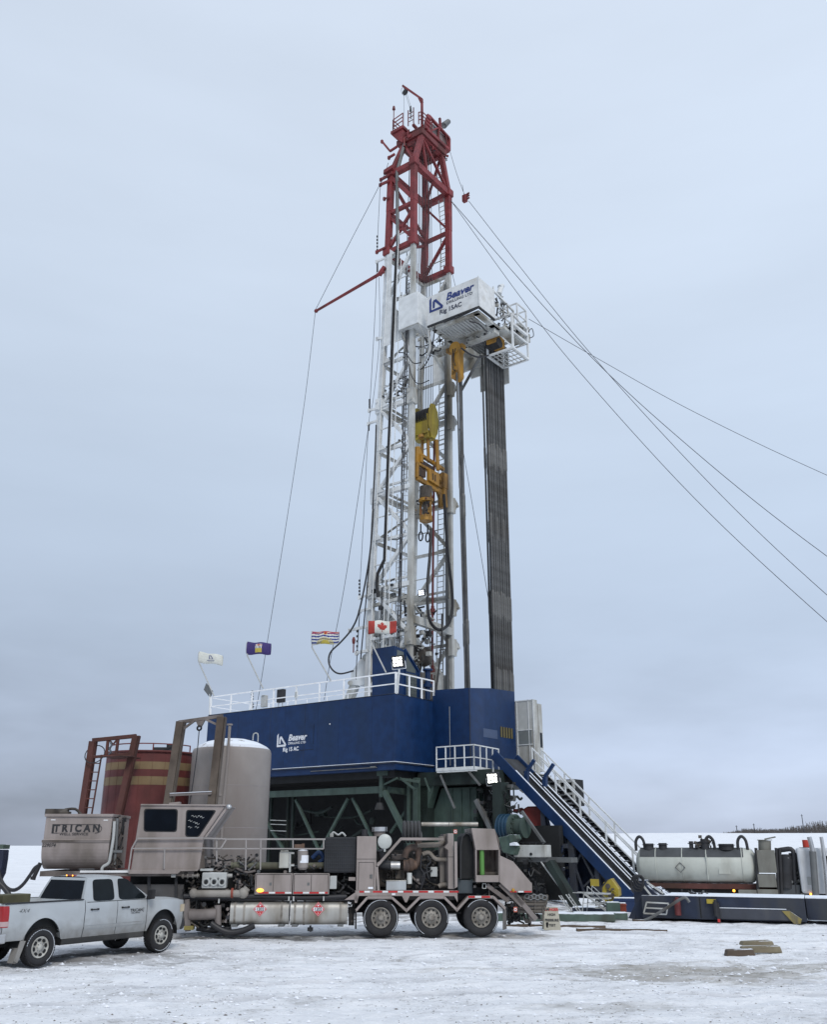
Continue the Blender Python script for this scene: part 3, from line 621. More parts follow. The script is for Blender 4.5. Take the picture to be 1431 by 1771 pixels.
for i, z in enumerate(lv):
    big = z in (17.6, 24.0, 30.1)
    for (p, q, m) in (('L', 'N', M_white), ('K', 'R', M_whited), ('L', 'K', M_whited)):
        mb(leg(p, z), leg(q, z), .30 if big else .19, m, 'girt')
        if big: mb(leg(p, z+.45), leg(q, z+.45), .14, m, 'girt')
    if i+1 < len(lv):
        z2 = lv[i+1]; up = i % 2 == 0     # L nodes at every second level
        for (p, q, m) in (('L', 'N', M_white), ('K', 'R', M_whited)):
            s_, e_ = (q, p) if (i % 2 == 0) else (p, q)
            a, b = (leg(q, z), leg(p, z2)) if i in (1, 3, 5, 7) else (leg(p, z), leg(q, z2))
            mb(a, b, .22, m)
        if i % 2: mb(leg('L', z), leg('K', z2), .12, M_whited)
    if z > 17:
        zm_ = z+1.6
        mb(leg('L', zm_), leg('N', zm_), .075, M_white, 'light_girt'); mb(leg('K', zm_), leg('R', zm_), .06, M_whited, 'light_girt')
        g = G(); p = leg('L', z)+Vector((.05, -.2, 0)); g.poly([p, p+Vector((.75, 0, .05)), p+Vector((.1, 0, .75)), p+Vector((0, 0, .75))], (0, .03, 0)); p = leg('L', z)+Vector((.05, -.2, 0)); g.poly([p, p+Vector((.1, 0, -.75)), p+Vector((0, 0, -.75))], (0, .03, 0)); g.build('gusset', M_white, MT)
# red section bracing
for z, w_ in ((42.35, .36), (45.7, .26), (49.1, .4)):
    for p, q in (('L', 'N'), ('K', 'R'), ('L', 'K')) + ((('N', 'R'),) if z > 49 else ()):
        mb(leg(p, z), leg(q, z), w_, M_red, 'girt')
for a, b, w_ in ((('L', 48.9), ('N', 46.0), .3), (('L', 45.4), ('N', 42.6), .2), (('L', 42.6), ('N', 45.2), .2), (('K', 48.8), ('R', 45.9), .16), (('K', 42.6), ('R', 45.5), .2), (('L', 48.6), ('K', 46.0), .2), (('K', 45.4), ('L', 42.7), .2), (('N', 49.2), ('R', 49.2), .4)):
    mb(leg(*a), leg(*b), w_, M_red)
for k in 'LNRK':
    for z in (42.4, 49.2): p = leg(k, z); G().box(p.x-.3, p.x+.3, p.y-.3, p.y+.3, z-.3, z+.3).build('joint', M_red, MT, bev=.06)
for k, zz in (('L', (17.6, 23.9, 30.3)), ('R', (14.3, 16.9, 23.9, 30.0, 32.6)), ('N', (14.3, 30.3))):
    for z in zz:
        p = leg(k, z); g = G(); s_ = -1 if k == 'L' else 1
        g.box(p.x-.26, p.x+.26, p.y-.27, p.y+.27, z-.55, z+.55)
        if k == 'R': g.poly([(p.x, p.y+.1, z-.5), (p.x, p.y+.5, z+.1), (p.x, p.y+.5, z+.25), (p.x, p.y+.1, z+.55)], (.3, 0, 0)); g.cyl((p.x-.05, p.y+.35, z), (p.x+.4, p.y+.35, z), .1)
        else: g.cyl((p.x-.1, p.y-.36, z+.3), (p.x-.1, p.y+.3, z+.3), .09); g.cyl((p.x+.15, p.y-.36, z-.3), (p.x+.15, p.y+.3, z-.3), .09)
        g.build('joint', M_whited if k != 'L' else M_white, MT, bev=.02)
# crown
zC = 53.0
cl = {'L': (-3.35, 5.0, 52.3), 'N': (-1.75, 5.0, 52.3), 'R': (-1.75, 7.55, 52.3), 'K': (-3.35, 7.55, 52.3)}
for k in 'LNRK': mb(leg(k, 49.2), cl[k], .36, M_red, 'leg')
mb(cl['N'], leg('N', 49.3)+Vector((0, 1.6, 0)), .16, M_red); mb(cl['R'], leg('K', 49.2), .16, M_red); mb(cl['L'], leg('N', 49.3), .16, M_red); mb(cl['N'], leg('R', 49.3), .18, M_red)
for p, q in ('LN', 'NR', 'RK', 'KL'): mb(cl[p], cl[q], .3, M_red, 'crown_girt')
g = G(); g.box(-3.9, -1.45, 4.7, 7.9, 52.3, 52.75); g.build('crown_deck', M_reddark, MT, bev=.02)
g = G()
for k in range(6): g.cyl((-3.0+k*.2, 5.75, 53.0), (-2.9+k*.2, 5.75, 53.0), .75, n=24); 
g.cyl((-3.2, 5.75, 53), (-1.7, 5.75, 53), .2); g.build('crown_sheave', M_reddark, MT)
g = G()
for k in range(3): g.cyl((-2.9+k*.35, 7.0, 53.1), (-2.75+k*.35, 7.0, 53.1), .6, n=24)
g.build('crown_sheave', M_dark, MT)
c0, c1, c2, c3 = ra(742, 201, -1.5), ra(777, 240, -1.5), ra(777, 261, -1.5), ra(738, 225, -1.5)
g = G(); g.beam(c0, c1, .18, .22, (1, 0, 0)); g.beam(c3, c2, .25, .28, (1, 0, 0)); g.beam(c0, c3, .4, .2, (1, 0, 0)); g.beam(c1, c2, .2, .2, (1, 0, 0)); g.beam(c0.lerp(c1, .5), c3.lerp(c2, .5), .15, .15, (1, 0, 0)); g.beam(c3.lerp(c2, .1), c0.lerp(c1, .5), .12); g.beam(c2, c0.lerp(c1, .8), .1)
dx = Vector((-1.5, 0, 0)); g.beam(c1, c1+dx, .2); g.beam(c2, c2+dx, .2); g.beam(c1+dx, c0+dx, .2); g.beam(c2+dx, c3+dx, .2)
g.build('crown_frame', M_red, MT, bev=.01)
g = G(); g.poly([c0+dx*.1+Z*-.1, c1+dx*.1, c2+dx*.1+Z*.2, c3+dx*.1+Z*.2], dx*.15); g.build('crown_panel', mat('galvanised_panel', (.22, .20, .19), .6, dirt=(.12, .04, .04), dam=.6), MT)
g = G(); g.poly([c3+Z*.05, c2+Z*.05, c2+dx+Z*.05, c3+dx+Z*.05], (0, 0, -.12)); g.build('crown_floor', M_reddark, MT)
p = ra(765, 270, -1.8); clutter(p-Vector((.9, 1.6, .3)), p+Vector((.3, .5, .9)), 36, 9, (M_reddark, M_dark, M_red), MT, 'crown_fittings', .22)
p = rb(690, 240, 4.6); clutter(p-Vector((.3, 0, 1.2)), p+Vector((1.0, .8, .4)), 30, 10, (M_reddark, M_red), MT, 'crown_fittings', .22)
g = G(); p = rb(679, 220, 4.6); q = rb(697, 222, 4.6); g.box(p.x-.1, q.x+.1, 4.5, 5.6, p.z-.7, p.z-.45); g.poly([(p.x, 4.6, p.z-.7), (q.x, 4.6, p.z-.7), (q.x, 4.6, p.z-2.0), (p.x+.4, 4.6, p.z-1.4)], (0, .9, 0)); g.build('crown_bracket', M_red, MT, bev=.01)
# crown rails
def crail(pts, n, m=M_red):
    g = G(); P = [Vector(p) for p in pts]
    for a, b in zip(P, P[1:]):
        for k in (1.1, .75, .4): g.beam(a+Z*k, b+Z*k, .055)
        for i in range(n+1): c = a.lerp(b, i/n); g.beam(c, c+Z*1.12, .06)
    g.build('crown_rail', m, MT)
p = rb(680, 228, 4.6); q = rb(697, 216, 4.6); crail([p, q], 1); crail([p, p+Vector((0, 1.1, 0))], 1)
p = rb(724.5, 215, 4.6); q = rb(731, 214, 4.6); crail([p, q, q+Vector((.0, 1.2, 0))], 1)
g = G(); ladder(g, rb(711, 216, 4.6), rb(711, 189, 4.6), (.5, 0, 0), .3, .03); g.build('crown_ladder', M_reddark, MT)
g = G(); p = rb(681, 222, 4.7); q = rb(681.5, 189, 4.7); g.cyl(p, q, .035); g.cyl(q-Z*.05, q+Z*.25, .13, .08); g.build('beacon', M_reddark, MT)
g = G(); p = rb(711, 206, 5.0); q = rb(710.5, 184, 5.0); g.cyl(p, q, .04); g.cyl(q-Z*.5, q, .09, .05); g.build('antenna', M_dark, MT)
g = G(); p = ra(762, 222, -1.8); q = ra(761, 205, -1.8); g.beam(p, q, .16); g.build('crown_post', M_red, MT); g = G(); p = ra(766, 222, -1.8); q = ra(772, 214, -1.8); g.beam(p, q, .08); g.cyl(q-Vector((.1, .2, .3)), q+Vector((.1, .2, .3)), .26, .2); g.build('beacon', M_grey, MT)
# gin pole
g = G(); b0, b1, b2 = rb(730.5, 228, 5.3), rb(730, 172, 5.3), rb(697, 149, 5.3); g.beam(b0, b1, .15, .15); g.beam(b1, b2, .15, .15); g.beam(rb(726, 170, 5.3), rb(730, 178, 5.3), .2); g.build('gin_pole', M_red, MT)
c = rb(701, 160, 5.3); g = G(); g.cyl(c-B_*.08, c+B_*.08, .22, n=16); g.beam(c, rb(699, 150, 5.3), .06); g.build('sheave', M_dark, MT)
g = G()
for (u, v, b) in ((700, 226, 4.8), (703, 165, 5.3)): pass
g.tube([rb(699, 160, 5.3), rb(699, 218, 4.8)], .012, 5); g.tube([rb(702, 164, 5.3), rb(710, 190, 5.3)], .012, 5); g.tube([rb(704, 162, 5.3), rb(711, 186, 5.3)], .012, 5); g.tube([rb(698, 150, 5.3), rb(694.5, 156, 5.3), rb(696, 163, 5.3), rb(700, 166, 5.3)], .015, 5, sub=4); g.build('hoist_rope', M_wireb, MT)
# arms to the left of the mast
def arm(pts, w_, m, b=3.7): g = G(); P = [rb(u, v, b) for u, v in pts]; [g.beam(x, y, w_) for x, y in zip(P, P[1:])]; g.box(P[0].x-.08, P[0].x+.08, b-.08, b+.08, P[0].z-.15, P[0].z+.1); g.build('side_arm', m, MT)
arm([(661, 245), (675, 262), (687, 254)], .14, M_red); arm([(673, 273), (683, 267)], .14, M_red); arm([(659, 311), (674, 303)], .16, M_red); arm([(658, 320), (674, 313)], .16, M_red); arm([(666, 299), (680, 290)], .3, M_red)
arm([(652, 436), (668, 428)], .14, M_red); arm([(652, 453), (666, 447)], .13, M_white); arm([(665, 344), (673, 342)], .1, M_reddark)
arm([(652.5, 586), (661, 585)], .16, M_white); arm([(639, 710), (656, 706)], .14, M_white); arm([(637.5, 733), (652, 728)], .13, M_white)
arm([(622, 1033), (640, 1029)], .13, M_white); arm([(622, 1057), (642, 1052)], .14, M_white); arm([(605, 1090), (637, 1083)], .16, M_white); arm([(617, 1129), (636, 1125)], .16, M_white)
g = G(); a_, b_ = rb(547, 538, 3.4), rb(664, 470, 3.6); g.cyl(a_, b_, .10, .13, 10); g.sph(a_, .15); g.beam(rb(656, 476, 3.6), rb(666, 462, 3.7), .25); g.build('boom', M_red, MT)
# face plates, pipes, ladders, cables
g = G()
p0, p1 = leg('L', 34.7), leg('L', 38.4); g.poly([p0+Vector((0, -.24, 0)), p1+Vector((0, -.24, 0)), p1+Vector((.8, -.24, 0)), p0+Vector((1.7, -.24, 1.0)), p0+Vector((1.75, -.24, 0))], (0, .05, 0)); g.build('face_plate', M_white, MT)
g = G(); p0 = leg('L', 38.4); p1 = leg('L', 42.0); g.poly([p0+Vector((.1, -.24, 0)), p1+Vector((.1, -.24, 0)), p1+Vector((.55, -.24, 0)), p0+Vector((.6, -.24, 0))], (0, .05, 0)); g.build('face_plate', M_white, MT)
g = G(); p = leg('N', 36.2); g.box(p.x-.7, p.x-.25, 3.9, 4.1, 33.8, 38.2); g.build('face_plate', M_whited, MT)
def fp(a_off, z, b=3.72): return Vector((aB(z)+a_off, b, z))
for off, z0, z1, r_ in ((.38, 12, 41, .035), (1.35, 10.3, 43.5, .035), (1.7, 14.5, 41, .03)):
    g = G(); g.tube([fp(off*(1 if z < 30 else .9), z, 3.62) for z in (z0, (z0+z1)/2, z1)], r_, 6); g.build('service_pipe', M_white, MT)
g = G(); g.tube([Vector((aB(z)+o_, 3.9, z)) for z, o_ in ((41, 1.05), (45, .82), (49, .62))]+[Vector((-3.2, 4.8, 52.2))], .13, 8); g.build('standpipe', M_grey, MT)
g = G(); P = [fp(o_, z, 3.7) for z, o_ in ((42, 1.02), (38, 1.0), (34, .98), (30, 1.12), (26, 1.15), (22, 1.2), (19.4, 1.2))]+[fp(.75, 18.5, 3.6), fp(.7, 17.8, 3.6), fp(.85, 17.0, 3.6)]; g.tube(P, .105, 8); g.build('cable_bundle', M_black, MT)
for k, (o0, o1) in enumerate(((.86, .95), (2.0, 2.3), (2.15, 2.45))):
    g = G(); g.tube([fp(o0, 41-k, 3.8), fp(.5*(o0+o1), 30, 3.85), fp(o1, 11, 3.8)], .035, 6); g.build('cable', M_wireb, MT)
g = G(); z0 = 10.3
for z0, z1 in ((10.3, 24), (24, 41.5)):
    p, q = Vector((aB(z0)+1.75, 4.7, z0)), Vector((aB(z1)+1.45, 4.7, z1)); ladder(g, p, q, (.42, 0, 0), .31, .028)
    n = int((q-p).length/1.0)
    for i in range(n): 
        c = p.lerp(q, i/n); g.tube([c+Vector((-.25, 0, 0)), c+Vector((-.3, .45, 0)), c+Vector((0, .7, 0)), c+Vector((.3, .45, 0)), c+Vector((.25, 0, 0))], .016, 4)
    for xo in (-.3, 0, .3): g.beam(p+Vector((xo, .6, 0)), q+Vector((xo, .6, 0)), .025)
g.build('caged_ladder', M_white, MT)
g = G(); p, q = Vector((aF(11)-1.05, 8.5, 10.5)), Vector((aF(45)-.55, 8.5, 46)); ladder(g, p, q, (.5, 0, 0), .36, .028); ladder(g, q, Vector((-2.3, 8.0, 52)), (.5, 0, 0), .36, .028); g.build('ladder', M_whited, MT)
for z in (14.3, 17, 21, 24.2, 27.5, 29, 31, 36, 41): G().beam((aF(z)-1.05, 8.5, z), (aF(z), 8.4, z), .06).build('ladder_stay', M_whited, MT)
g = G(); g.tube([ra(752, 712, aF(30)-.6), ra(750.5, 860, aF(24)-.65), ra(749, 1000, aF(18)-.7), ra(748, 1105, aF(14)-.7), ra(748, 1190, aF(11)-.7)], .075, 8); g.build('red_standpipe', M_reddark, MT)
for v in (1056, 1160): p = ra(748.6, v, aF(14)-.7); G().cyl(p-Z*.12, p+Z*.12, .17, n=10).cyl(p-Z*.3, p+Z*.3, .11).build('flange', M_reddark, MT)
# guide rails on R leg and N leg
for k in 'R':
    g = G(); y = .30 if k == 'R' else .30; g.beam(leg(k, 8)+Vector((-.1, -y, 0)), leg(k, 41)+Vector((-.1, -y, 0)), .12, .22, (0, 1, 0)); g.build('guide_rail', M_grey, MT)
clutter(leg('N', 13)+Vector((-2.3, .3, -2.4)), leg('N', 16.6)+Vector((-.1, 3.8, 0)), 120, 21, (M_whited, M_grey, M_dark, M_whited), MT, 'mast_base_fittings', .26)
clutter(leg('L', 11)+Vector((.3, -.3, 0)), leg('L', 18)+Vector((2.6, .5, 0)), 110, 22, (M_whited, M_white, M_dark, M_grey), MT, 'mast_base_fittings', .2)
clutter(leg('N', 30.4)+Vector((-2.7, -.2, -.4)), leg('N', 31.5)+Vector((-.1, .5, .4)), 60, 23, (M_whited, M_dark, M_grey), MT, 'mast_fittings', .15)
for z in (20.9, 24.1, 27.1, 33.5, 38.3): clutter(leg('L', z)+Vector((.5, -.15, -.25)), leg('N', z)+Vector((-.2, .3, .35)), 14, int(z*10), (M_whited, M_grey), MT, 'mast_fittings', .12)
clutter(leg('R', 10.6)+Vector((-2.4, -2.2, 0)), leg('R', 12.4)+Vector((-.2, -.3, 0)), 60, 24, (M_whited, M_reddark, M_dark), MT, 'floor_fittings', .2)
for z in (12.2, 13.6, 15.2, 16.6): mb(leg('L', z), leg('N', z+.2), .2, M_whited, 'girt')
mb(leg('N', 15.4), leg('R', 15.4)+Vector((0, 0, -.1)), .5, M_whited, 'girt', .3); mb(leg('K', 15.5), leg('R', 11.5), .35, M_whited); mb(leg('K', 8), leg('R', 12.3), .3, M_whited); mb(leg('K', 12.4), leg('R', 12.4), .35, M_whited, 'girt'); mb(leg('K', 17.9), leg('R', 17.4), .3, M_whited, 'girt')
for (a, z0, z1, w_) in ((.75, 10.2, 16.8, .5), (1.35, 10.2, 16.2, .36)): G().box(aB(13)+a-w_/2, aB(13)+a+w_/2, 4.2, 4.6, z0, z1).build('column', M_white, MT, bev=.02)
g = G(); g.cyl((-3.0, 6.0, 13.6), (-3.0, 6.9, 13.6), .62, n=24); g.box(-3.6, -2.3, 5.6, 7.2, 10.4, 12.4); g.build('drawworks', mat('worn_grey_machinery', (.13,.12,.11), .65, var=.4, dirt=(.05,.04,.035), dam=.6), MT)
g = G(); g.box(-2.9, -2.1, 7.0, 7.6, 10.3, 12.6); g.build('motor', M_whited, MT, bev=.05)
g = G(); p, q = rb(740, 1215, 4.6), rb(740, 1157, 4.6); g.cyl(p, q, .16); g.cyl(q-Z*.1, q, .3); g.cyl(p.lerp(q, .45), p.lerp(q, .55), .28); g.build('blue_standpipe', M_blue, MT)
# white A-frame (raising leg) at the mast foot
g = G(); g.poly([rb(u, v, 4.2) for u, v in ((633, 1130), (640, 1136), (643, 1160), (643, 1182), (622, 1186), (606, 1184), (607, 1163), (622, 1141))], (0, .5, 0)); g.build('raising_plate', M_white, MT, bev=.03)
g = G(); g.poly([rb(u, v, 4.25) for u, v in ((606, 1180), (616, 1186), (606, 1212), (594, 1212))], (0, .4, 0)); g.cyl(rb(606, 1181, 4.1), rb(606, 1181, 4.8), .16); g.cyl(rb(633, 1137, 4.0), rb(633, 1137, 4.9), .22); g.build('raising_foot', M_whited, MT, bev=.02)
g = G(); p = rb(640, 1150, 4.6); g.box(p.x-.25, p.x+.35, 4.4, 5.0, 10.2, 16.5); g.build('raising_post', M_white, MT, bev=.03)

# drilling lines, block, top drive
for k in range(10):
    x = -2.95+.14*k; g = G(); g.tube([(x+.02*math.sin(k*7), 6.05+.05*(k % 2), 52.8), (x, 6.1, 30.3)], .022, 5)
    g.build('drilling_line', M_wireb, label='dark steel drilling line strung from the red crown to the yellow block', cat='wire rope', group='drilling lines between crown and yellow block')
for k, (x, b, z0, z1) in enumerate(((-2.15, 4.35, 52.5, 11), (-2.4, 4.4, 52.4, 11), (-3.05, 4.5, 50, 12))):
    g = G(); g.tube([(x+.1, b+.6, z0), (x, b, (z0+z1)/2), (x-.15, b, z1)], .03, 5)
    g.build('fast_line', M_wireb, label=['black wire rope running the whole mast height just behind the near leg', 'black wire rope running down behind the near leg, second rope back', 'black wire rope running down the middle of the mast ladder side'][k], cat='wire rope')
TB = thing('travelling_block', 'yellow travelling block with octagonal side plates hanging inside the mast', 'pulley block', (-2.3, 6.1, 27.9))
for x in (-3.0, -1.75): 
    g = G(); g.poly([(x, 5.6, 28.9), (x, 5.65, 29.9), (x, 5.9, 30.5), (x, 6.3, 30.55), (x, 6.65, 30.1), (x, 6.75, 29.2), (x, 6.6, 28.5), (x, 6.3, 28.0), (x, 5.9, 28.0)], (.09, 0, 0)); g.build('side_plate', M_yel, TB, bev=.01)
g = G()
for k in range(6): g.cyl((-2.85+.18*k, 6.15, 29.6), (-2.77+.18*k, 6.15, 29.6), .66, n=24)
g.build('sheave', M_dark, TB)
G().box(-2.9, -1.8, 5.62, 5.7, 28.3, 29.7).box(-2.9, -1.8, 5.7, 6.5, 28.0, 28.5).build('housing', M_yel, TB, bev=.02)
g = G(); g.cyl((-2.35, 5.6, 28.2), (-2.3, 5.6, 28.0), .2); g.cyl((-2.5, 6.0, 28), (-2.55, 6.0, 26.3), .11); g.cyl((-2.05, 6.0, 28), (-2.0, 6.0, 26.3), .11); g.cyl((-1.7, 6.5, 28), (-1.6, 6.5, 25.8), .13); g.build('bail', M_org, TB)
TD = thing('top_drive', 'orange yellow top drive and its guide dolly hanging below the yellow block', 'top drive', (-1.8, 6.1, 22))
def tdp(u, v, b=5.9): return rb(u, v, b)
def tdq(u, v, a=-1.55): return ra(u, v, a)
# dolly frame receding to the R leg, on the plane a = const
g = G(); P = lambda u, v: ra(u, v, -1.9)
for (u0, v0, u1, v1, w_) in ((728, 787, 767, 812, .22), (721, 826, 762, 851, .3), (728, 787, 728, 800, .25), (721, 801, 721, 826, .25), (755, 818, 755, 846, .18), (721, 801, 755, 820, .16)): g.beam(P(u0, v0), P(u1, v1), w_, .22, (1, 0, 0))
g.build('frame', M_org, TD, bev=.015)
g = G(); g.poly([P(738, 812), (P(755, 821)), P(755, 843), P(738, 832)], (.25, 0, 0)); g.poly([P(721, 772), P(727, 772), P(733, 790), P(730, 806), P(721, 800)], (-.2, 0, 0)); g.build('cover', M_org, TD, bev=.02)
g = G(); g.poly([P(723, 806), P(737, 813), P(737, 826), P(723, 820)], (-.3, 0, 0)); g.poly([P(729, 794), P(751, 808), P(751, 816), P(729, 802)], (-.3, 0, 0)); g.build('motor', M_brown, TD, bev=.02)
g = G()
for (du, dv) in ((743, 820), (747, 822.5)): g.poly([P(du, dv), P(du+1.5, dv+1), P(du+1.5, dv+12), P(du, dv+11)], (.27, 0, 0))
g.build('lettering', M_decal, TD)
g = G(); p = leg('R', 25)+Vector((-.1, -.42, 0)); g.box(p.x-.3, p.x+.22, 7.45, 7.85, 23.6, 25.1); g.box(p.x-.25, p.x+.25, 7.4, 7.95, 24.9, 26.0); g.build('guide_dolly', M_org, TD, bev=.03)
g = G(); g.beam(P(755, 820), (p.x, 7.5, 25.3), .2); g.beam(P(757, 848), (p.x, 7.5, 23.7), .22); g.beam(P(756, 838), (p.x, 7.5, 24.9), .14); g.build('guide_arm', M_org, TD, bev=.01)
cx = P(737, 850); g = G(); g.cyl((cx.x, cx.y, cx.z+.3), (cx.x, cx.y, cx.z-.5), .42, n=16); g.cyl((cx.x, cx.y, cx.z-.5), (cx.x, cx.y, cx.z-1.7), .22, n=12); g.build('gearcase', M_engine, TD, bev=.02)
g = G()
for a, b in ((-.35, -.1), (.35, 0), (0, .35)): g.cyl((cx.x+a, cx.y+b, cx.z-.2), (cx.x+a, cx.y+b, cx.z-2.0), .09)
g.cyl((cx.x, cx.y, cx.z-1.7), (cx.x, cx.y, cx.z-2.05), .42, n=14); g.cyl((cx.x, cx.y, cx.z-.55), (cx.x, cx.y, cx.z-.75), .48, n=14); g.build('pipe_handler', M_org, TD, bev=.01)
clutter(cx+Vector((-.5, -.5, -2.0)), cx+Vector((.5, .4, -.2)), 36, 31, (M_org, M_dark, M_reddark), TD, 'hydraulics', .12)
for (u, v) in ((728, 906), (740, 908)):
    p = tdp(u, v); g = G(); g.cyl(p, p-Z*.55, .05); g.build('link', M_dark, TD); c = p-Z*.85
    g = G(); g.tube([c+Vector((math.sin(t)*.16, 0, math.cos(t)*.3)) for t in [2*math.pi*i/12 for i in range(13)]], .05, 6); g.build('link_eye', M_dark, TD)
g = G(); g.tube([ra(768, 855, -1.6), ra(771, 900, -1.6), ra(775, 960, -1.5), ra(781, 1010, -1.45), ra(783, 1050, -1.4), ra(777, 1077, -1.4), ra(763, 1089, -1.4), ra(749, 1082, -1.4), ra(741, 1060, -1.4), ra(740, 1010, -1.5), ra(744, 960, -1.6), ra(746, 915, -1.8)], .10, 8, sub=6)
g.build('kelly_hose', M_hose, label='thick black hose hanging in a deep loop inside the mast below the top drive', cat='hose')
g = G(); g.tube([ra(765, 1062, -1.3), ra(764, 1110, -1.3), ra(759, 1160, -1.3), ra(754, 1195, -1.3)], .06, 8, sub=5); g.build('service_hose', M_hose, label='thinner black hose dropping behind the wind wall from the hose loop', cat='hose')
g = G(); g.tube([rb(u, v, 3.3) for u, v in ((646, 880), (643, 930), (636, 985), (622, 1055), (609, 1087), (590, 1110), (572, 1128), (569, 1146), (577, 1160), (590, 1165), (611, 1160))], .055, 8, sub=6); g.build('control_hose', M_hose, label='long black hose curving out from the mast leg down to the white raising plate', cat='hose')
g = G(); g.tube([rb(u, v, 3.4) for u, v in ((651, 735), (649, 800), (645, 880))], .05, 6, sub=3); g.tube([rb(u, v, 3.4) for u, v in ((645, 884), (641, 950), (635, 1020), (624, 1140))], .04, 6, sub=3); g.build('control_cable', M_hose, label='black cable strapped along the outer edge of the left mast leg', cat='cable')
# stabbing brace strut
g = G(); g.beam(rb(833, 613, 5.2), rb(797, 678, 6.6), .14); g.build('strut', M_grey, MT)

# ------------------------------------------------------------------ racking board
RBD = thing('racking_board', 'white racking board platform with company name panel high on the mast front', 'platform', (1.8, 4.2, 33.5))
q4 = [rb(739, 513, 3.5), rb(827, 481.5, 3.5), rb(830, 530.5, 3.5), rb(740, 564, 3.5)]; xl, xr = -.22, 3.84; zt, zb = 36.95, 34.75
g = G(); g.box(xl, xr, 3.5, 3.56, zb, zt); g.box(xr-.06, xr, 3.56, 5.35, zb, zt); g.build('wind_panel', M_panel, RBD, bev=.012)
g = G(); g.box(xr-.02, xr+.03, 3.47, 3.53, zb, zt+.04); g.build('corner_trim', M_white, RBD)
logo((xl+.18, 3.49, zb+.92), 1.13, M_bluel, RBD, mat('dark_grey_decal', (.05,.055,.08), .6), line2='Rig 15AC')
g = G(); g.box(xl, xr+.02, 3.46, 3.56, zb-.12, zb); g.box(xr-.1, xr+.02, 3.56, 5.4, zb-.12, zb); g.build('kick_board', M_dark, RBD)
g = G()
for (x0, x1, y0, y1) in ((xl+.3, xr-.1, 3.6, 3.85), (xl+.3, xr-.1, 5.35, 6.2), (xl+.3, xl+.6, 3.6, 6.2), (xr-.5, xr-.1, 3.6, 6.2), (xr-.5, xr+.2, 6.2, 8.6), (-.2, .3, 6.2, 9.2)): g.box(x0, x1, y0, y1, 34.35, 34.55)
g.box(-1.3, 3.6, 5.7, 6.3, 34.0, 34.35); g.box(-1.2, 1.2, 8.3, 8.5, 33.6, 36.2); g.build('deck_frame', M_whited, RBD, bev=.01)
for k in range(12): G().beam((xl+.75+k*.235, 3.8, 34.40), (xl+.75+k*.235, 5.4, 34.40), .115, .16).build('finger', M_lgrey, RBD)
for k in range(9): G().beam((.9+k*.22, 6.3, 34.45), (.9+k*.22, 9.0, 34.45), .11, .14).build('finger', M_grey, RBD)
g = G(); g.box(-3.2, -.6, 8.3, 8.4, 33.5, 36.3); g.box(-.6, 1.6, 9.2, 9.3, 33.4, 36.2); g.build('far_wind_panel', M_panel, RBD)
g = G(); g.box(.3, 2.6, 9.0, 9.1, 32.0, 34.4); g.build('hanging_panel', M_whited, RBD)
cable = lambda pts, r_, sub=5: G().tube(pts, r_, 6, sub=sub)
cable([rb(752, 561, 3.4), rb(790, 550, 3.4), rb(829, 532, 3.4)], .05).build('hose', M_hose, RBD); cable([rb(752, 561, 3.4), rb(751, 580, 3.4), rb(746, 610, 3.6), rb(733, 635, 3.8), rb(722, 640, 3.9)], .04).build('hose', M_hose, RBD)
cable([rb(741, 572, 3.5), rb(744, 602, 3.5), rb(735, 622, 3.5), rb(724, 640, 3.6)], .08).build('hose', M_lgrey, RBD)
cable([rb(690, 610, 3.4), rb(702, 612, 3.4), rb(715, 628, 3.4), rb(728, 627, 3.6)], .035).build('hose', M_hose, RBD); cable([rb(708, 630, 3.5), rb(712, 650, 3.5), rb(724, 664, 3.6), rb(742, 658, 3.6)], .035).build('hose', M_hose, RBD)
cable([ra(798, 602, 2.4), ra(812, 612, 2.6), ra(828, 618, 2.8), ra(845, 615, 2.8)], .06).build('hose', M_hose, RBD); cable([rb(812, 556, 3.6), rb(828, 560, 4), rb(838, 570, 4.6), rb(843, 574, 5)], .045).build('hose', M_hose, RBD)
clutter((-1.4, 3.6, 33.2), (.3, 5.6, 34.7), 60, 41, (M_whited, M_dark, M_lgrey), RBD, 'board_fittings', .16); clutter((.4, 5.5, 33.9), (3.4, 6.3, 34.3), 30, 42, (M_dark, M_whited), RBD, 'board_fittings', .14)
MB_ = thing('mast_cabinet', 'plain white box cabinet fixed to the near mast leg left of the name panel', 'cabinet', (-1.8, 3.6, 35)); g = G(); g.box(-2.62, -.98, 3.45, 5.0, 35.3, 37.75); g.build('case', M_white, MB_, bev=.02)
g = G(); g.beam((-2.6, 3.5, 35.3), (-1, 3.5, 35.3), .08); g.beam((-1, 3.5, 35.3), (-1.2, 4.8, 34.4), .08); g.beam((-2.5, 3.6, 35.2), (-2.3, 4, 34.2), .08); g.build('bracket', M_whited, MB_)
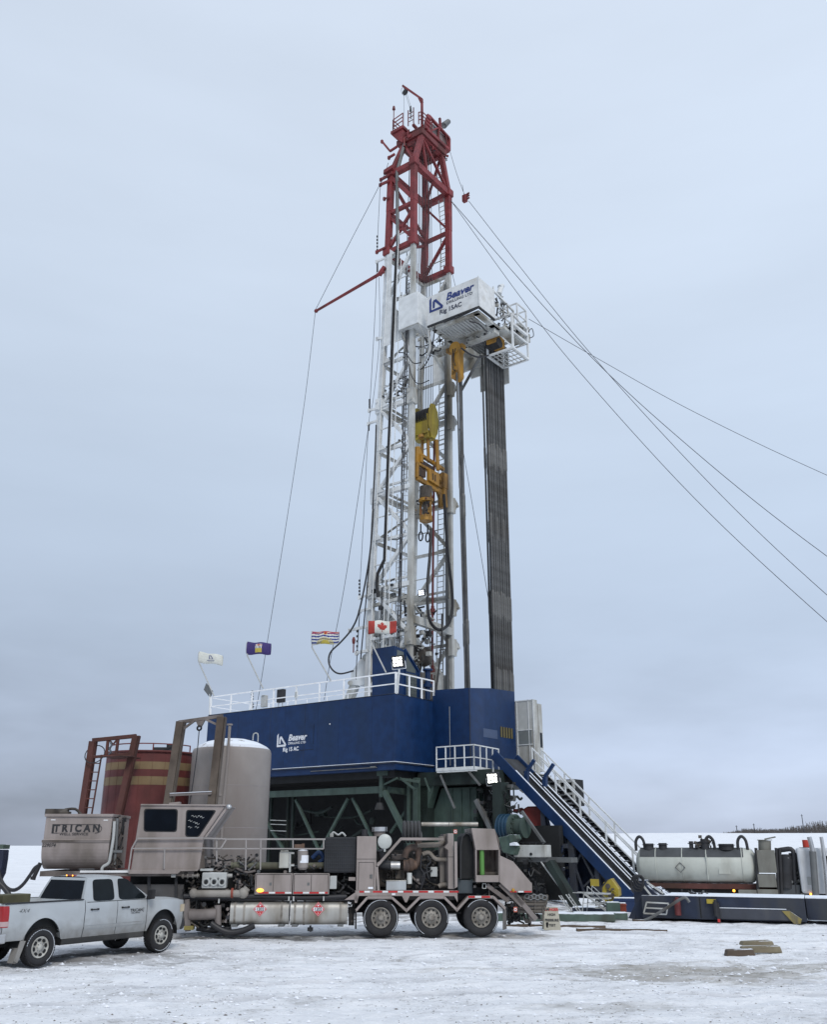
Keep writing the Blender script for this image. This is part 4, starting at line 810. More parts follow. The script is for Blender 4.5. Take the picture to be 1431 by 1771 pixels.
# basket
BK = thing('crew_basket', 'open white railed basket hanging off the end of the racking board', 'basket', (3.4, 7.7, 33))
x0, x1, y0, y1, z0, z1 = 2.45, 4.4, 6.62, 8.6, 33.0, 36.0
cs = [(x0, y0), (x1, y0), (x1, y1), (x0, y1)]
z1s = [35.55, 35.55, 35.3, 35.3]
for i in range(4):
    (xa, ya), (xb, yb) = cs[i], cs[(i+1) % 4]; za, zb_ = z1s[i], z1s[(i+1) % 4]
    G().beam((xa, ya, z0), (xa, ya, za), .12).build('post', M_white, BK, bev=.01)
    g = G(); g.beam((xa, ya, z0), (xb, yb, z0), .14, .12); g.beam((xa, ya, za), (xb, yb, zb_), .12)
    if i in (1, 2): g.beam((xa, ya, z0+1.2), (xb, yb, z0+1.2), .1); g.beam((xa, ya, z0+1.8), (xb, yb, z0+1.8), .16)
    if i == 0: g.beam((xa, ya, za), (xb, yb, z0), .09)
    g.build('rail', M_white, BK, bev=.01)
g = G()
for k in range(7): g.beam((x0+.1+.28*k, y0, z0), (x0+.1+.28*k, y1, z0), .035, .06)
for k in range(4): g.beam((x0, y0+.4+.5*k, z0-.02), (x1, y0+.4+.5*k, z0-.02), .05, .05)
g.build('floor_grating', M_lgrey, BK)
clutter((x0+.1, y0+.6, 34.9), (x1-.2, y1-.2, 35.9), 40, 51, (M_dark, M_whited), BK, 'controls', .16)
g = G(); g.beam((x0, y0, 34.4), (2.2, 6.3, 34.4), .14); g.beam((x0, y1, 34.4), (2.0, 8.0, 34.4), .14); g.build('arm', M_whited, BK)
ST = thing('work_stand', 'small white railed stand with hoists behind the crew basket', 'platform', (3.6, 9.6, 35.3))
def zr(u, v, z): return at(u, v, 2, z)
cs = [ra(886, 535, 3.4), ra(902, 532, 3.9), ra(912, 548, 3.9)]
zz = 36.15; cs = [(3.1, 7.9), (4.1, 7.9), (4.1, 9.1), (3.1, 9.1)]
cz = lambda: None
for i in range(4):
    (xa, ya), (xb, yb) = cs[i], cs[(i+1) % 4]; G().beam((xa, ya, 35.5), (xa, ya, 37.1), .09).build('post', M_white, ST)
    g = G(); [g.beam((xa, ya, h_), (xb, yb, h_), .08) for h_ in (37.1, 36.3, 35.5)]; g.build('rail', M_white, ST)
clutter((3.1, 7.9, 34.9), (4.2, 9.2, 35.8), 40, 53, (M_white, M_dark, M_whited), ST, 'machinery', .2)
g = G(); g.box(3.1, 4.2, 7.9, 9.1, 35.4, 35.5); g.box(3.5, 4.3, 8.4, 9.2, 34.6, 35.2); g.build('deck', M_whited, ST)
G().tube([(4.2, 9.1, 35.4), (4.4, 9.3, 35.7), (4.5, 9.3, 35.1), (4.3, 9.1, 34.9)], .03, 6, sub=4).build('hose', M_hose, ST)
RL = thing('board_hoist', 'cluster of white hoist gear and pipes behind the right end of the name panel', 'hoist', (3.6, 6, 34.8))
clutter((3.3, 5.5, 34.6), (3.9, 7.2, 37.0), 56, 54, (M_whited, M_white, M_dark, M_grey), RL, 'gear', .17)
g = G(); g.beam((3.8, 5.4, 34.7), (3.8, 5.4, 37.2), .1); g.beam((3.8, 5.4, 36.9), (3.8, 7.9, 36.6), .12); g.beam((3.8, 7.9, 36.6), (3.8, 7.9, 35), .12); g.cyl((3.8, 6.1, 37.0), (3.8, 6.4, 37.7), .18); g.cyl((3.8, 6.2, 37.6), (3.8, 6.6, 37.9), .15); g.build('frame', M_white, RL)
# yellow hoist units
YH = thing('pipe_hoist', 'long orange yellow hoist unit hanging under the racking board', 'hoist', (1.05, 5, 30.9)); 
g = G(); g.box(.72, 1.38, 4.8, 5.35, 31.3, 33.3); g.cyl((1.05, 4.8, 31.3), (1.05, 5.35, 31.3), .33, n=20); g.build('body', M_org, YH, bev=.06)
g = G(); g.cyl((1.05, 4.75, 33.3), (1.05, 5.4, 33.3), .42, n=20); g.box(.3, 1.6, 4.85, 5.3, 33.2, 33.5); g.build('head', M_org, YH, bev=.02)
g = G(); g.tube([(.95, 4.74, 33.2), (.9, 4.72, 32.4), (.95, 4.72, 31.7), (1.1, 4.74, 31.6)], .035, 6, sub=4); g.tube([(1.15, 4.74, 33.2), (1.0, 4.72, 32.6), (1.12, 4.72, 31.9)], .03, 6, sub=4); g.build('hose', M_hose, YH)
YH2 = thing('winch', 'orange yellow winch seen through the crew basket', 'winch', ra(859, 605, 2.9)); p = ra(859, 595, 2.9); g = G(); g.box(p.x-.4, p.x+.4, p.y-.7, p.y+.5, p.z-.3, p.z+.6); g.build('body', M_org, YH2, bev=.1); G().cyl(p+Vector((-.45, -.3, -.2)), p+Vector((.45, -.3, -.2)), .35).build('drum', M_dark, YH2)

# ------------------------------------------------------------------ drill pipe stands
def stand(p, q, joints, r_, seed):
    rd = random.Random(seed); p, q = Vector(p), Vector(q); g = G(); g.cyl(p, q, r_, n=10); L_ = (q-p).length
    for z in joints:
        z += rd.uniform(-.12, .12); t0 = (z-p.z)/(q.z-p.z)
        g.k = 1; g.cyl(p.lerp(q, t0-.65/L_), p.lerp(q, t0+.65/L_), r_*1.3, n=10); g.cyl(p.lerp(q, t0+.65/L_), p.lerp(q, t0+.8/L_), r_*1.3, r_, n=10); g.cyl(p.lerp(q, t0-.8/L_), p.lerp(q, t0-.65/L_), r_, r_*1.3, n=10); g.k = 0
    return g
i = 0
for col_ in range(4):
    for row in range(9):
        if col_ == 3 and row > 5: continue
        i += 1; b = 6.62+row*.245+col_*.33; a = 2.25-col_*.24
        g = stand((a, b, 6.2), (a-.10+.02*(row % 3), b+.36+.02*math.sin(i), 34.3+.3*math.sin(i*1.7)), (9.3, 11.5, 16.3, 26.2) if row % 3 else (9.3, 16.2, 21.2, 26.0), .078, i)
        g.build('drill_pipe_stand', [M_pipe, M_joint], label='grey steel drill pipe stand racked in the tight bundle under the board', cat='drill pipe', group='drill pipe stands racked in the bundle')
g = stand(ra(851.5, 1200, 1.5), ra(834, 615, 1.7), (16.6, 26.2), .062, 90); g.build('drill_pipe_stand', [M_pipe, M_joint], label='lone thin pipe stand leaning just left of the racked bundle', cat='drill pipe')
for k, (u0, u1, r_) in enumerate(((807.5, 796.5, .125), (811.5, 795.5, .10), (806, 790.5, .055))):
    g = stand(ra(u0, 1200, .6+.3*k), ra(u1, 645, .6+.3*k), (14.5, 22.5) if k < 2 else (24, 30), r_, 91+k)
    g.build('drill_collar', [M_pipe, M_joint], label=['thickest drill collar standing between the mast and the pipe bundle', 'drill collar standing close against the thickest one, on its right', 'thin pipe beside the thick collars, ending under the orange hoist'][k], cat='drill collar')

# ------------------------------------------------------------------ cables outside the mast
def wire(pts, r_, label, m=M_wire, sub=8): G().tube([Vector(p) for p in pts], r_, 5, sub=sub).build('guy_wire', m, label=label, cat='wire')
def WP(u, v, Y): return RIG.inverted() @ at(u, v, 1, Y, WLD)
wire([WP(779, 263, 57.2), WP(790, 300, 57.2), WP(804, 338, 57.2)], .018, 'short wire from the crown down to the red hook block')
wire([WP(800, 320, 57.2), WP(803, 338, 57.2)], .018, 'very short second wire just above the red hook block')
wire([WP(811, 348, 57.0), WP(1000, 586, 55), WP(1220, 828, 53), WP(1431, 1029, 51), WP(1700, 1250, 48.5)], .022, 'wire from the red hook block sloping to the right edge, middle of the steep three')
wire([WP(780, 347, 58), WP(1000, 594, 58), WP(1200, 779, 58.5), WP(1431, 962, 59), WP(1750, 1180, 60)], .026, 'dark wire from the red mast joint reaching the right edge highest of the steep three')
wire([WP(780, 347, 58), WP(902, 516, 56.5), WP(1000, 640, 55), WP(1200, 860, 52.5), WP(1431, 1075, 50), WP(1700, 1300, 47)], .022, 'wire from the red mast joint passing behind the basket, lowest at the right edge')
wire([WP(915, 552, 59), WP(1030, 618, 60), WP(1200, 712, 61.5), WP(1431, 822, 63), WP(1800, 980, 66)], .022, 'shallowest wire, from the racking board stand out to the right edge')
p = WP(804, 344, 57.1); HK = thing('hook_block', 'small red hook block hanging on wires right of the mast top', 'hook block', p); g = G(); g.box(p.x-.16, p.x+.2, p.y-.15, p.y+.15, p.z-.3, p.z+.3); g.build('body', M_redbox if 0 else M_red, HK, bev=.05)
for dz in (-.15, .08, .28): G().cyl(p+Vector((.15, 0, dz)), p+Vector((.42, 0, dz+.06)), .07).build('lug', M_reddark, HK)
wire([rb(546, 536, 3.4), rb(600, 430, 3.5), rb(657, 320, 3.6), rb(672, 282, 3.7)], .02, 'wire from the tip of the red boom up to the red mast top')
wire([rb(545.5, 541, 3.4), rb(527, 695, 3.4), rb(496.5, 898, 3.2), rb(465, 1095, 2.6), rb(449, 1195, 2.2), rb(440, 1240, 2)], .02, 'wire dropping from the tip of the red boom down behind the roof rail')
wire([rb(638, 737, 3.5), rb(600, 990, 3.5), rb(572, 1140, 3.5), rb(561, 1210, 3.5)], .02, 'thin wire slanting from the left mast arm to the roof behind the wave flag')
wire([rb(658, 322, 3.7), rb(654, 400, 3.7), rb(653, 434, 3.7)], .02, 'short vertical wire between two red arms left of the mast')
wire([rb(652.5, 455, 3.7), rb(648, 560, 3.7), rb(640, 700, 3.7), rb(639, 709, 3.7)], .02, 'vertical wire between the white arms at mid mast height, left one')
wire([rb(656, 480, 3.7), rb(656.5, 585, 3.7), rb(646, 690, 3.7), rb(638, 735, 3.7), rb(629, 900, 3.7), rb(622, 1030, 3.7)], .018, 'long thin wire just left of the mast from the boom root to the lower arm')
wire([rb(622.5, 1058, 3.7), rb(618, 1128, 3.7), rb(616, 1175, 3.7)], .03, 'dark wire hanging below the lowest white arms left of the mast', M_wireb)
for (u, v0, v1) in ((652.8, 405, 434), (653, 456, 470), (639.5, 690, 708), (638, 735, 745), (622, 1000, 1030), (618, 1085, 1128)):
    p, q = rb(u, v1, 3.68), rb(u, v0, 3.68); g = G(); n = 5
    for k in range(n): c = p.lerp(q, k/n); g.cyl(c, c+Z*.13, .06, n=6)
    g.build('turnbuckle', M_dark, MT)
wire([ra(795, 742, .6), ra(822, 900, .9), ra(845, 1035, 1.4)], .018, 'thin wire slanting between the drill collars and the pipe bundle')
wire([ra(783, 475, -1.6), ra(789, 500, 0)], .018, 'short wire from the white and red mast joint to the name panel')
p = rb(612, 1108, 3.5); g = G(); g.lathe([(.0, -.28), (.09, -.15), (.11, .05), (.06, .22), (0, .25)], p, Z, 10); g.cyl(p+Z*-.75, p+Z*-.25, .04); g.build('hook', M_reddark, label='small red hook hanging from the white arm left of the leaf flag', cat='hook')
# ------------------------------------------------------------------ ramp, stairs, doghouse, ground gear
CUR = RIG
RP = thing('pipe_ramp', 'steep blue pipe ramp with snow lined steel skids down from the drill floor', 'ramp', (8, 4.5, 0))
def rl(a, b, dz=0): return Vector((a, b, 6.5-(a-4.75)*.945+dz))
g = G(); g.beam(rl(4.2, 3.45, -.15), rl(11.35, 3.45, -.15), .14, .62, (0, 1, 0)); 
def sbeam(g, a0, a1, b, w_, h_, dz): 
    p, q = rl(a0, b, dz), rl(a1, b, dz); n = Vector((.945, 0, 1)).normalized(); vs = [e+B_*(i*w_/2)+n*(j*h_/2) for e in (p, q) for i, j in ((-1,-1),(1,-1),(1,1),(-1,1))]
    g.add(vs, [(0,1,2,3),(7,6,5,4),(0,4,5,1),(1,5,6,2),(2,6,7,3),(3,7,4,0)])
g = G(); sbeam(g, 4.0, 11.3, 3.45, .12, .50, -.16); sbeam(g, 4.0, 11.3, 5.7, .12, .5, -.22); g.build('side_beam', M_blue, RP, bev=.01)
g = G(); sbeam(g, 4.2, 11.3, 4.55, 2.15, .08, -.16); g.build('ramp_plate', M_dark, RP)
for b, w_ in ((3.52, .12), (4.55, .12), (4.95, .10), (5.6, .14)): g = G(); sbeam(g, 5.2, 11.3, b, w_, .12, .10); g.build('skid_rail', M_dark, RP)
for b, w_ in ((3.52, .11), (4.55, .11), (4.95, .10), (5.6, .13)): g = G(); sbeam(g, 5.3, 11.25, b, w_, .03, .185); g.build('snow_strip', M_snow, RP)
for (u0, v0, u1, v1, u2, v2) in ((924.5, 1314, 912, 1333, 910, 1358), (958, 1321, 943, 1344, 943, 1360)):
    g = G(); p, q, r_ = [rb(u, v, 3.9) for u, v in ((u0, v0), (u1, v1), (u2, v2))]; g.beam(p, q, .16); g.beam(q, r_, .22); g.build('horn', M_blue, RP, bev=.01)
for a, w_ in ((6.8, .25), (8.3, .3), (9.6, .22)):
    for b in (3.6, 5.5): g = G(); g.beam((a, b, 6.2-(a-4.75)*.945), (a, b, 0), w_); g.build('leg', M_blued, RP)
g = G()
for a in (7.0, 7.9, 8.8, 9.7): g.beam(rl(a, 3.6, -.6), (a+.9, 3.6, .4), .09); g.beam(rl(a+.9, 3.6, -.5), (a, 3.6, .6), .07)
g.build('bracing', M_blued, RP)
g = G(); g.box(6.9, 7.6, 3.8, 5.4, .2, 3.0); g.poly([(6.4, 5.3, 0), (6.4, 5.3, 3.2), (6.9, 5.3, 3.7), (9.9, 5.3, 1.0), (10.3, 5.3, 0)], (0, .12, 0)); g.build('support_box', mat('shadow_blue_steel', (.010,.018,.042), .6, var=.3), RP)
SP = thing('floor_stairs', 'dark steel stairway beside the blue ramp with white handrails', 'stairs', (8.5, 6.4, 0))
for k in range(26):
    a = 5.2+k*.25; G().box(a, a+.22, 6.05, 7.0, rl(a, 0).z-.12, rl(a, 0).z-.08).build('step', M_dark, SP)
    if k % 3 == 0: G().box(a+.02, a+.2, 6.1, 6.5, rl(a, 0).z-.08, rl(a, 0).z-.065).build('snow', M_snow, SP)
for b in (6.0, 7.05): g = G(); sbeam(g, 5.0, 11.9, b, .06, .25, -.1); g.build('stringer', M_dark, SP)
for b, n in ((6.0, 'near'), (7.05, 'far')):
    handrail('white sloping stair handrail on the %s side of the stairway beside the blue ramp' % ('ramp' if n == 'near' else 'outer'), [rl(5.0, b), rl(11.7, b), Vector((12.3, b, .05))] if 0 else [rl(4.9, b), rl(11.75, b)], 1.15, 2.05, M_white, r=.035)
DH = thing('doghouse', 'narrow white panel shack with small window beside the blue wind wall', 'cabin', (3.2, 9, 6.4))
pa, pb_ = rb(891, 1210, 8.5), rb(922.5, 1209, 8.5); x0, x1 = 2.3, pb_.x; zt = pb_.z
g = G(); g.box(x0, x1, 8.5, 8.95, 6.35, zt); g.build('wall', M_whited, DH, bev=.015)
g = G(); [g.box(x, x+.05, 8.47, 8.5, 6.4, zt) for x in (x0+.22, x1-.38, x1-.06)]; g.box(x0, x1, 8.47, 8.5, zt-.06, zt); w0, w1 = rb(898, 1264, 8.5), rb(922, 1286, 8.5); g.box(w0.x-.05, w1.x, 8.46, 8.5, w1.z-.05, w1.z); g.box(w0.x-.05, w1.x, 8.46, 8.5, w0.z, w0.z+.05); g.build('panel_trim', M_white, DH)
g = G(); g.box(w0.x, w1.x-.05, 8.475, 8.49, w1.z, w0.z); g.build('window', mat('cloudy_window', (.20,.22,.22), .2), DH)
g = G(); g.box(x1+.004, x1+.03, 9.0, 9.4, 6.5, zt-.2); g.box(x1-.6, x1+.02, 9.4, 9.44, 6.5, zt-.2); g.box(x1-.5, x1, 8.95, 9.0, 6.4, zt-.2); g.build('door', M_whited, DH)
w0, w1 = ra(925, 1265, x1+.03), ra(933, 1292, x1+.03); G().box(x1+.03, x1+.04, 9.07, 9.33, w1.z, w0.z).build('door_window', M_glass2, DH)
g = G(); g.box(2.4, 3.8, 8.4, 9.5, 6.2, 6.35); g.poly([(3.0, 8.5, 6.2), (3.9, 8.5, 6.2), (4.2, 8.5, 5.5)], (0, 1.2, 0)); g.build('floor', M_whited, DH)
G().beam((x1-.2, 8.45, 6.6), (x1+.5, 8.6, 5.9), .06).beam((x1+.1, 9.5, 7.4), (x1+.6, 9.6, 6.3), .06).build('brace', M_white, DH)
t = thing('louvred_unit', 'dark louvred unit with white frame behind the upper stair rails', 'equipment', rb(980, 1380, 9)); p, q = rb(953, 1394, 9), rb(995, 1347, 9)
G().box(p.x, q.x, 9, 10, p.z, q.z).build('case', M_void, t, bev=.02)
for k in range(4): z = p.z+(q.z-p.z)*(k+.7)/4.2; G().box(p.x-.05, q.x, 8.9, 8.98, z, z+.12).build('slat', M_lgrey, t)
for x in (p.x+.6, q.x-.15): G().box(x, x+.12, 8.88, 8.98, p.z, q.z).build('post', M_whited, t)
# blue-green hydraulic motor and its carrier under the floor
t = thing('blowout_preventer', 'dark blue and green flanged cylinder lying under the drill floor', 'preventer', rb(890, 1452, 2)); c = rb(889, 1431, 2)
g = G(); g.cyl(c+A*-.65, c+A*-.05, .60, n=28); g.build('blue_body', mat('deep_teal_blue', (.012,.045,.085), .45, var=.3), t, bev=.02)
g = G(); [g.cyl(c+A*(-.7+.2*k), c+A*(-.62+.2*k), .66, n=28) for k in range(3)]; g.build('rib', mat('teal_ring', (.015,.05,.09), .5), t)
g = G(); g.cyl(c+A*-.05, c+A*.15, .64, n=28); g.cyl(c+A*.15, c+A*.6, .42, n=20); g.cyl(c+A*.6, c+A*.7, .5, n=20); g.build('green_flange', M_green, t, bev=.01)
for k in range(14): an = 2*math.pi*k/14; p = c+A*.15+Vector((0, math.cos(an)*.55, math.sin(an)*.55)); G().cyl(p, p+A*.08, .045, n=6).build('bolt', M_green, t)
g = G(); g.box(c.x-1.2, c.x-.7, 2.0, 2.8, c.z-.5, c.z+2.2); g.build('support', M_greend, t)
clutter(c+Vector((-1.8, .1, .7)), c+Vector((.1, .9, 2.2)), 40, 61, (M_greend, M_void, M_grey, M_dark), t, 'fittings', .22)
t = thing('cellar_beam', 'long off white box beam with dirty streaks below the blue green cylinder', 'beam', rb(912, 1485, 1.2)); p, q = rb(889, 1482, 1.2), rb(943, 1461, 1.2); G().box(p.x, q.x, 1.2, 1.8, p.z, q.z).build('beam', M_whited, t, bev=.03)
g = G(); g.beam((p.x+.1, 1.3, q.z+.12), (q.x-.1, 1.3, q.z+.12), .03); [g.beam((p.x+.15+k*.35, 1.3, q.z), (p.x+.15+k*.35, 1.3, q.z+.13), .03) for k in range(5)]; g.build('guard', M_dark, t)
g = G(); g.box(p.x-.3, p.x+.2, 1.15, 1.9, p.z+.1, q.z-.15); g.build('end_cap', M_greenp, t, bev=.05); g = G(); g.box(p.x, q.x+1.2, 1.5, 2.1, p.z-.22, p.z); g.build('lower_beam', M_grey, t)
t = thing('green_cover', 'tilted pale green metal guard box next to the trailer hood', 'guard', rb(872, 1478, .8)); p = rb(873, 1462, .8)
g = G(); g.poly([rb(u, v, .8) for u, v in ((862, 1448), (882, 1444), (893, 1466), (889, 1478), (870, 1474))], (0, .5, 0)); g.poly([rb(u, v, .7) for u, v in ((879, 1443), (890, 1443), (894, 1450), (884, 1460))], (0, .5, 0)); g.build('case', M_greenp, t, bev=.02); g = G(); g.poly([rb(u, v, .66) for u, v in ((882, 1458), (889, 1456), (894, 1462), (882, 1462))], (0, .3, 0)); g.build('snow', M_snow, t)
t = thing('stack_machinery', 'dark tangle of well machinery and hoses under the drill floor behind the trailer', 'machinery', (6.5, 2.4, 0))
clutter((5.2, 1.2, .1), (7.6, 2.4, 2.4), 130, 62, (M_void, M_dark, M_grey, M_dark, M_black), t, 'fittings', .2)
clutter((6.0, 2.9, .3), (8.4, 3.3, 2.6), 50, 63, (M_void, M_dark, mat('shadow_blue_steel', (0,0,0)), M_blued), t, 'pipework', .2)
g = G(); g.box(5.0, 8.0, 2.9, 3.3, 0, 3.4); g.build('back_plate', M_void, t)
p, q = rb(912, 1443, 4.5), rb(935, 1398, 4.5); t = thing('red_vessel', 'dark red rounded vessel partly hidden behind the blue ramp', 'vessel', (p.x+.6, 4.6, p.z)); g = G(); g.box(p.x+.2, q.x+.6, 3.75, 4.5, p.z, q.z+.1); g.build('body', mat('vessel_red', (.22,.035,.03), .5, dirt=(.1,.03,.025), dam=.4), t, bev=.22)
G().cyl((p.x-.5, 4.1, q.z-.1), (p.x+.3, 4.1, q.z-.1), .1).cyl((p.x-.45, 4.7, q.z-.1), (p.x-.35, 4.7, q.z-.1), .18).cyl((p.x-.05, 4.7, q.z-.1), (p.x+.02, 4.7, q.z-.1), .2).build('pipe', M_reddark, t)
g = G(); g.box(p.x, q.x+.6, 3.7, 4.6, p.z-1.6, p.z-.02); g.build('stand', M_blued, t); g = G(); g.box(p.x, q.x, 3.66, 3.75, p.z-.02, p.z+.01); g.build('snow', M_snow, t)
# scattered items at the ramp foot, placed on the ground
CUR = WLD
def gp(u, v, z=0): return at(u, v, 2, z, WLD)
FR = [0]
def gframe(u, v, deg): 
    global CUR; p = gp(u, v); CUR = frame(p.x, p.y, gh(p.x, p.y), deg); return p
p = gframe(1046, 1579, -30); CUR = CUR @ Matrix.Scale(.62, 4); SG = thing('portable_steps', 'small pale steel portable steps standing below the ramp', 'steps', (0, 0, 0))
for k in range(4): G().box(-1.15+k*.22, .35-.0*k, -.3, .5, 1.12-k*.27, 1.20-k*.27).build('step', M_lgrey, SG)
for y in (-.32, .52): g = G(); g.beam((-1.2, y, 1.2), (.5, y, 0), .05, .12); g.beam((-1.9, y, 1.2), (-1.0, y, 1.2), .05); g.beam((-1.15, y, 1.2), (-1.35, y, 0), .05); g.beam((-1.3, y, .6), (-.3, y, .5), .04); g.beam((-.9, y, 1.6), (.3, y, .6), .035); g.beam((-.9, y, 1.6), (-.95, y, 1.1), .035); g.build('frame', M_lgrey, SG)
gframe(1004, 1579, -30); CUR = CUR @ Matrix.Scale(.55, 4); SG = thing('step_ladder', 'narrow white step ladder leaning at the foot of the green beam', 'ladder', (0, 0, 0)); g = G(); ladder(g, (-.9, 0, 1.3), (.1, 0, 0), (.0, .5, 0), .25, .03); ladder(g, (-1.5, .1, 1.2), (-.6, .1, 0), (.0, .4, 0), .25, .03); g.build('frame', M_lgrey, SG)
p = gframe(1057, 1572, -20); SG = thing('yellow_tongs', 'bulky yellow greasy power tong unit parked beside the ramp foot', 'power tong', (0, 0, 0))
P = lambda u, v: at(u, v, 1, 0); g = G(); g.poly([P(u, v) for u, v in ((1044, 1526), (1057, 1519), (1070, 1537), (1071, 1549), (1060, 1558), (1048, 1560), (1041, 1545))], (0, .8, 0)); g.build('body', M_yel, SG, bev=.015)
g = G(); g.cyl(P(1052, 1532)+Vector((0, -.06, 0)), P(1052, 1532), .10); g.cyl(P(1058, 1548)+Vector((0, -.08, 0)), P(1058, 1548), .13); g.build('rotor', M_engine, SG); clutter(P(1042, 1560)+Vector((0, -.15, 0)), P(1068, 1535)+Vector((0, .1, 0)), 24, 71, (M_yel, M_engine), SG, 'fittings', .1)
g = G(); g.beam(P(1054, 1560), P(1050, 1572), .12); g.beam(P(1030, 1548), P(1052, 1520), .05); g.build('frame', M_dark, SG)
p = gframe(1029, 1560, -20); SG = thing('warning_plate', 'small flat yellow plate on a dark post behind the portable steps', 'plate', (0, 0, 0)); a_, b_ = P(1022, 1532), P(1036, 1520); G().box(a_.x, b_.x, 0, .04, a_.z, b_.z).build('plate', M_yel, SG); G().beam(((a_.x+b_.x)/2, .05, 0), ((a_.x+b_.x)/2, .05, b_.z), .06).build('post', M_dark, SG)
def crate(u, v, deg, name, lb, cat, L_, D_, H_, m, snow=True, lid=0):
    gframe(u, v, deg); t = thing(name, lb, cat, (0, 0, 0)); G().box(-L_/2, L_/2, 0, D_, 0, H_).build('body', m, t, bev=.02)
    if snow: G().box(-L_/2+.02, L_/2-.02, .02, D_-.02, H_, H_+.025).build('snow', M_snow, t, bev=.01)
    if lid: G().box(-L_/2-.02, L_/2+.02, -.02, D_+.02, H_*.82, H_*.9).build('rim', m, t)
    return t
crate(1082, 1575, -12, 'tool_box', 'blue steel box with snow on top beside the ramp foot', 'box', .85, .6, .55, mat('mid_blue_paint', (.008,.027,.09), .5, dirt=(.03,.035,.05), dam=.5), lid=1)
crate(1075, 1581, -12, 'red_box', 'rusty orange red box in front of the blue steel box', 'box', .42, .4, .40, mat('rusty_orange_paint', (.22,.04,.02), .6, dirt=(.09,.03,.02), dam=.6, snow=.2), lid=1)
crate(1032, 1576, -12, 'tool_tray', 'low flat navy tray with snow beside the portable steps', 'tray', 1.9, .8, .16, M_blued)
crate(985, 1592, -4, 'skid_beam', 'long low pale green timber coloured skid behind the warning board', 'skid', 3.2, .5, .24, M_greenp)
crate(1040, 1590, -4, 'skid_beam', 'second pale green skid carrying on to the right of the warning board', 'skid', 1.9, .4, .22, M_greenp)
crate(1063, 1583, -4, 'green_box', 'small pale green box standing on the skid left of the red box', 'box', .5, .4, .5, M_greenp)
crate(922, 1590, 3, 'skid_beam', 'pale green skid half hidden behind the rear of the trailer', 'skid', 2.6, .5, .28, M_greenp)
for (u, v, L_, lb) in ((925, 1600, 1.9, 'brown timber laid in the snow left of the warning board'), (1005, 1604, 1.6, 'brown timber laid in the snow just right of the warning board'), (1060, 1609, 2.2, 'reddish timber lying in the snow further right of the board'), (1130, 1608, .9, 'short dark timber lying alone in the snow before the catwalk'), (1108, 1592, .5, 'small wood block under the end of the long pipe')):
    gframe(u, v, -3); G().box(-L_/2, L_/2, 0, .22, -.04, .065).build('timber', M_wood, label=lb, cat='timber', bev=.015)
# leaning A-board sign
gframe(956, 1607, -4); SG = thing('warning_board', 'faded folding warning board with red heading standing in the snow', 'sign', (0, 0, 0))
g = G(); g.poly([(-.27, 0, 0), (.27, 0, 0), (.21, .16, .66), (-.21, .16, .66)], (0, .02, 0)); g.build('front_board', M_sign, SG); g = G(); g.poly([(-.30, .40, 0), (.24, .40, 0), (.20, .18, .66), (-.22, .18, .66)], (0, .02, 0)); g.build('back_board', M_sign, SG)
zd = Vector((0, .16, .66)); pz = lambda f: Vector((0, -.001, 0))+zd*f
text('DANGER', .11, pz(.88), (1, 0, 0), zd, M_redl, SG, bold=.004, ext=.012); text('HIGH', .10, pz(.66), (1, 0, 0), zd, M_decal, SG, bold=.003, ext=.012); text('PRESSURE', .10, pz(.42), (1, 0, 0), zd, M_decal, SG, bold=.004, ext=.012); text('TEST', .10, pz(.2), (1, 0, 0), zd, M_decal, SG, bold=.003, ext=.012)
# split wood on the snow
for (u, v, deg, L_, h_, lb, z) in ((1282, 1650, 8, .75, .16, 'left wooden block of the pair lying on the open snow, darker', 0), (1318, 1648, 4, 1.05, .15, 'longer pale wooden block lying right of the darker one', .02), (1313, 1642, 12, .9, .1, 'pale plank resting on top of the longer block', .14)):
    gframe(u, v, deg); g = G(); g.poly([(-L_/2, 0, z), (L_/2, -.02, z), (L_/2-.03, .02, z+h_), (-L_/2+.05, .0, z+h_*.9)], (.06, .28, 0)); g.build('wood_block', M_woodl if z else M_wood, label=lb, cat='wood', bev=.02)

# ------------------------------------------------------------------ catwalk beam right
p, q = gp(1150, 1591), gp(1431, 1599); ang = math.degrees(math.atan2(q.y-p.y, q.x-p.x)); CUR = frame(p.x, p.y, 0, ang)
P = lambda u, v, y=0: at(u, v, 1, y)
CW = thing('catwalk', 'long low navy blue steel catwalk with snow on top, running to the right edge', 'catwalk', (3, 1, 0))
xL = P(1112, 1580).x; xM = P(1396, 1590).x; zt = .80
g = G(); g.box(xL, xM, 0, 2.0, .06, zt); g.build('body', M_blued, CW, bev=.015)
g = G(); xs_ = P(1246, 1577).x; g.box(xs_, xM-.5, -.10, 0, .10, .44); g.build('pipe_bin', mat('grey_blue_plate', (.05,.055,.07), .6, var=.15, dirt=(.12,.12,.12), dam=.4), CW, bev=.01)
g = G(); g.box(xL+.8, xM, -.03, 2.0, zt, zt+.03); g.box(xs_, xM-.6, -.12, .0, .44, .46); g.build('snow', M_snow, CW, bev=.01)
g = G(); g.box(xM+.02, xM+4, .5, 2.2, .1, .78); g.build('end_section', M_blued, CW, bev=.02); G().box(xM+.02, xM+4, .5, 2.2, .78, .81).build('snow', M_snow, CW)
g = G(); g.poly([(xM-.75, -.12, .40), (xM-.5, -.12, .40), (xM-.15, -.16, .16), (xM-.2, -.16, .02), (xM-.4, -.16, .0)], (0, .1, 0)); g.build('yellow_wedge', mat('dirty_yellow', (.28,.22,.05), .6, dirt=(.12,.11,.09), dam=.8, dscale=4, snow=.4), CW)
g = G(); x = P(1212, 1570).x; g.box(x-.02, x+.02, -.01, .0, .1, .78); g.build('seam', M_void, CW)
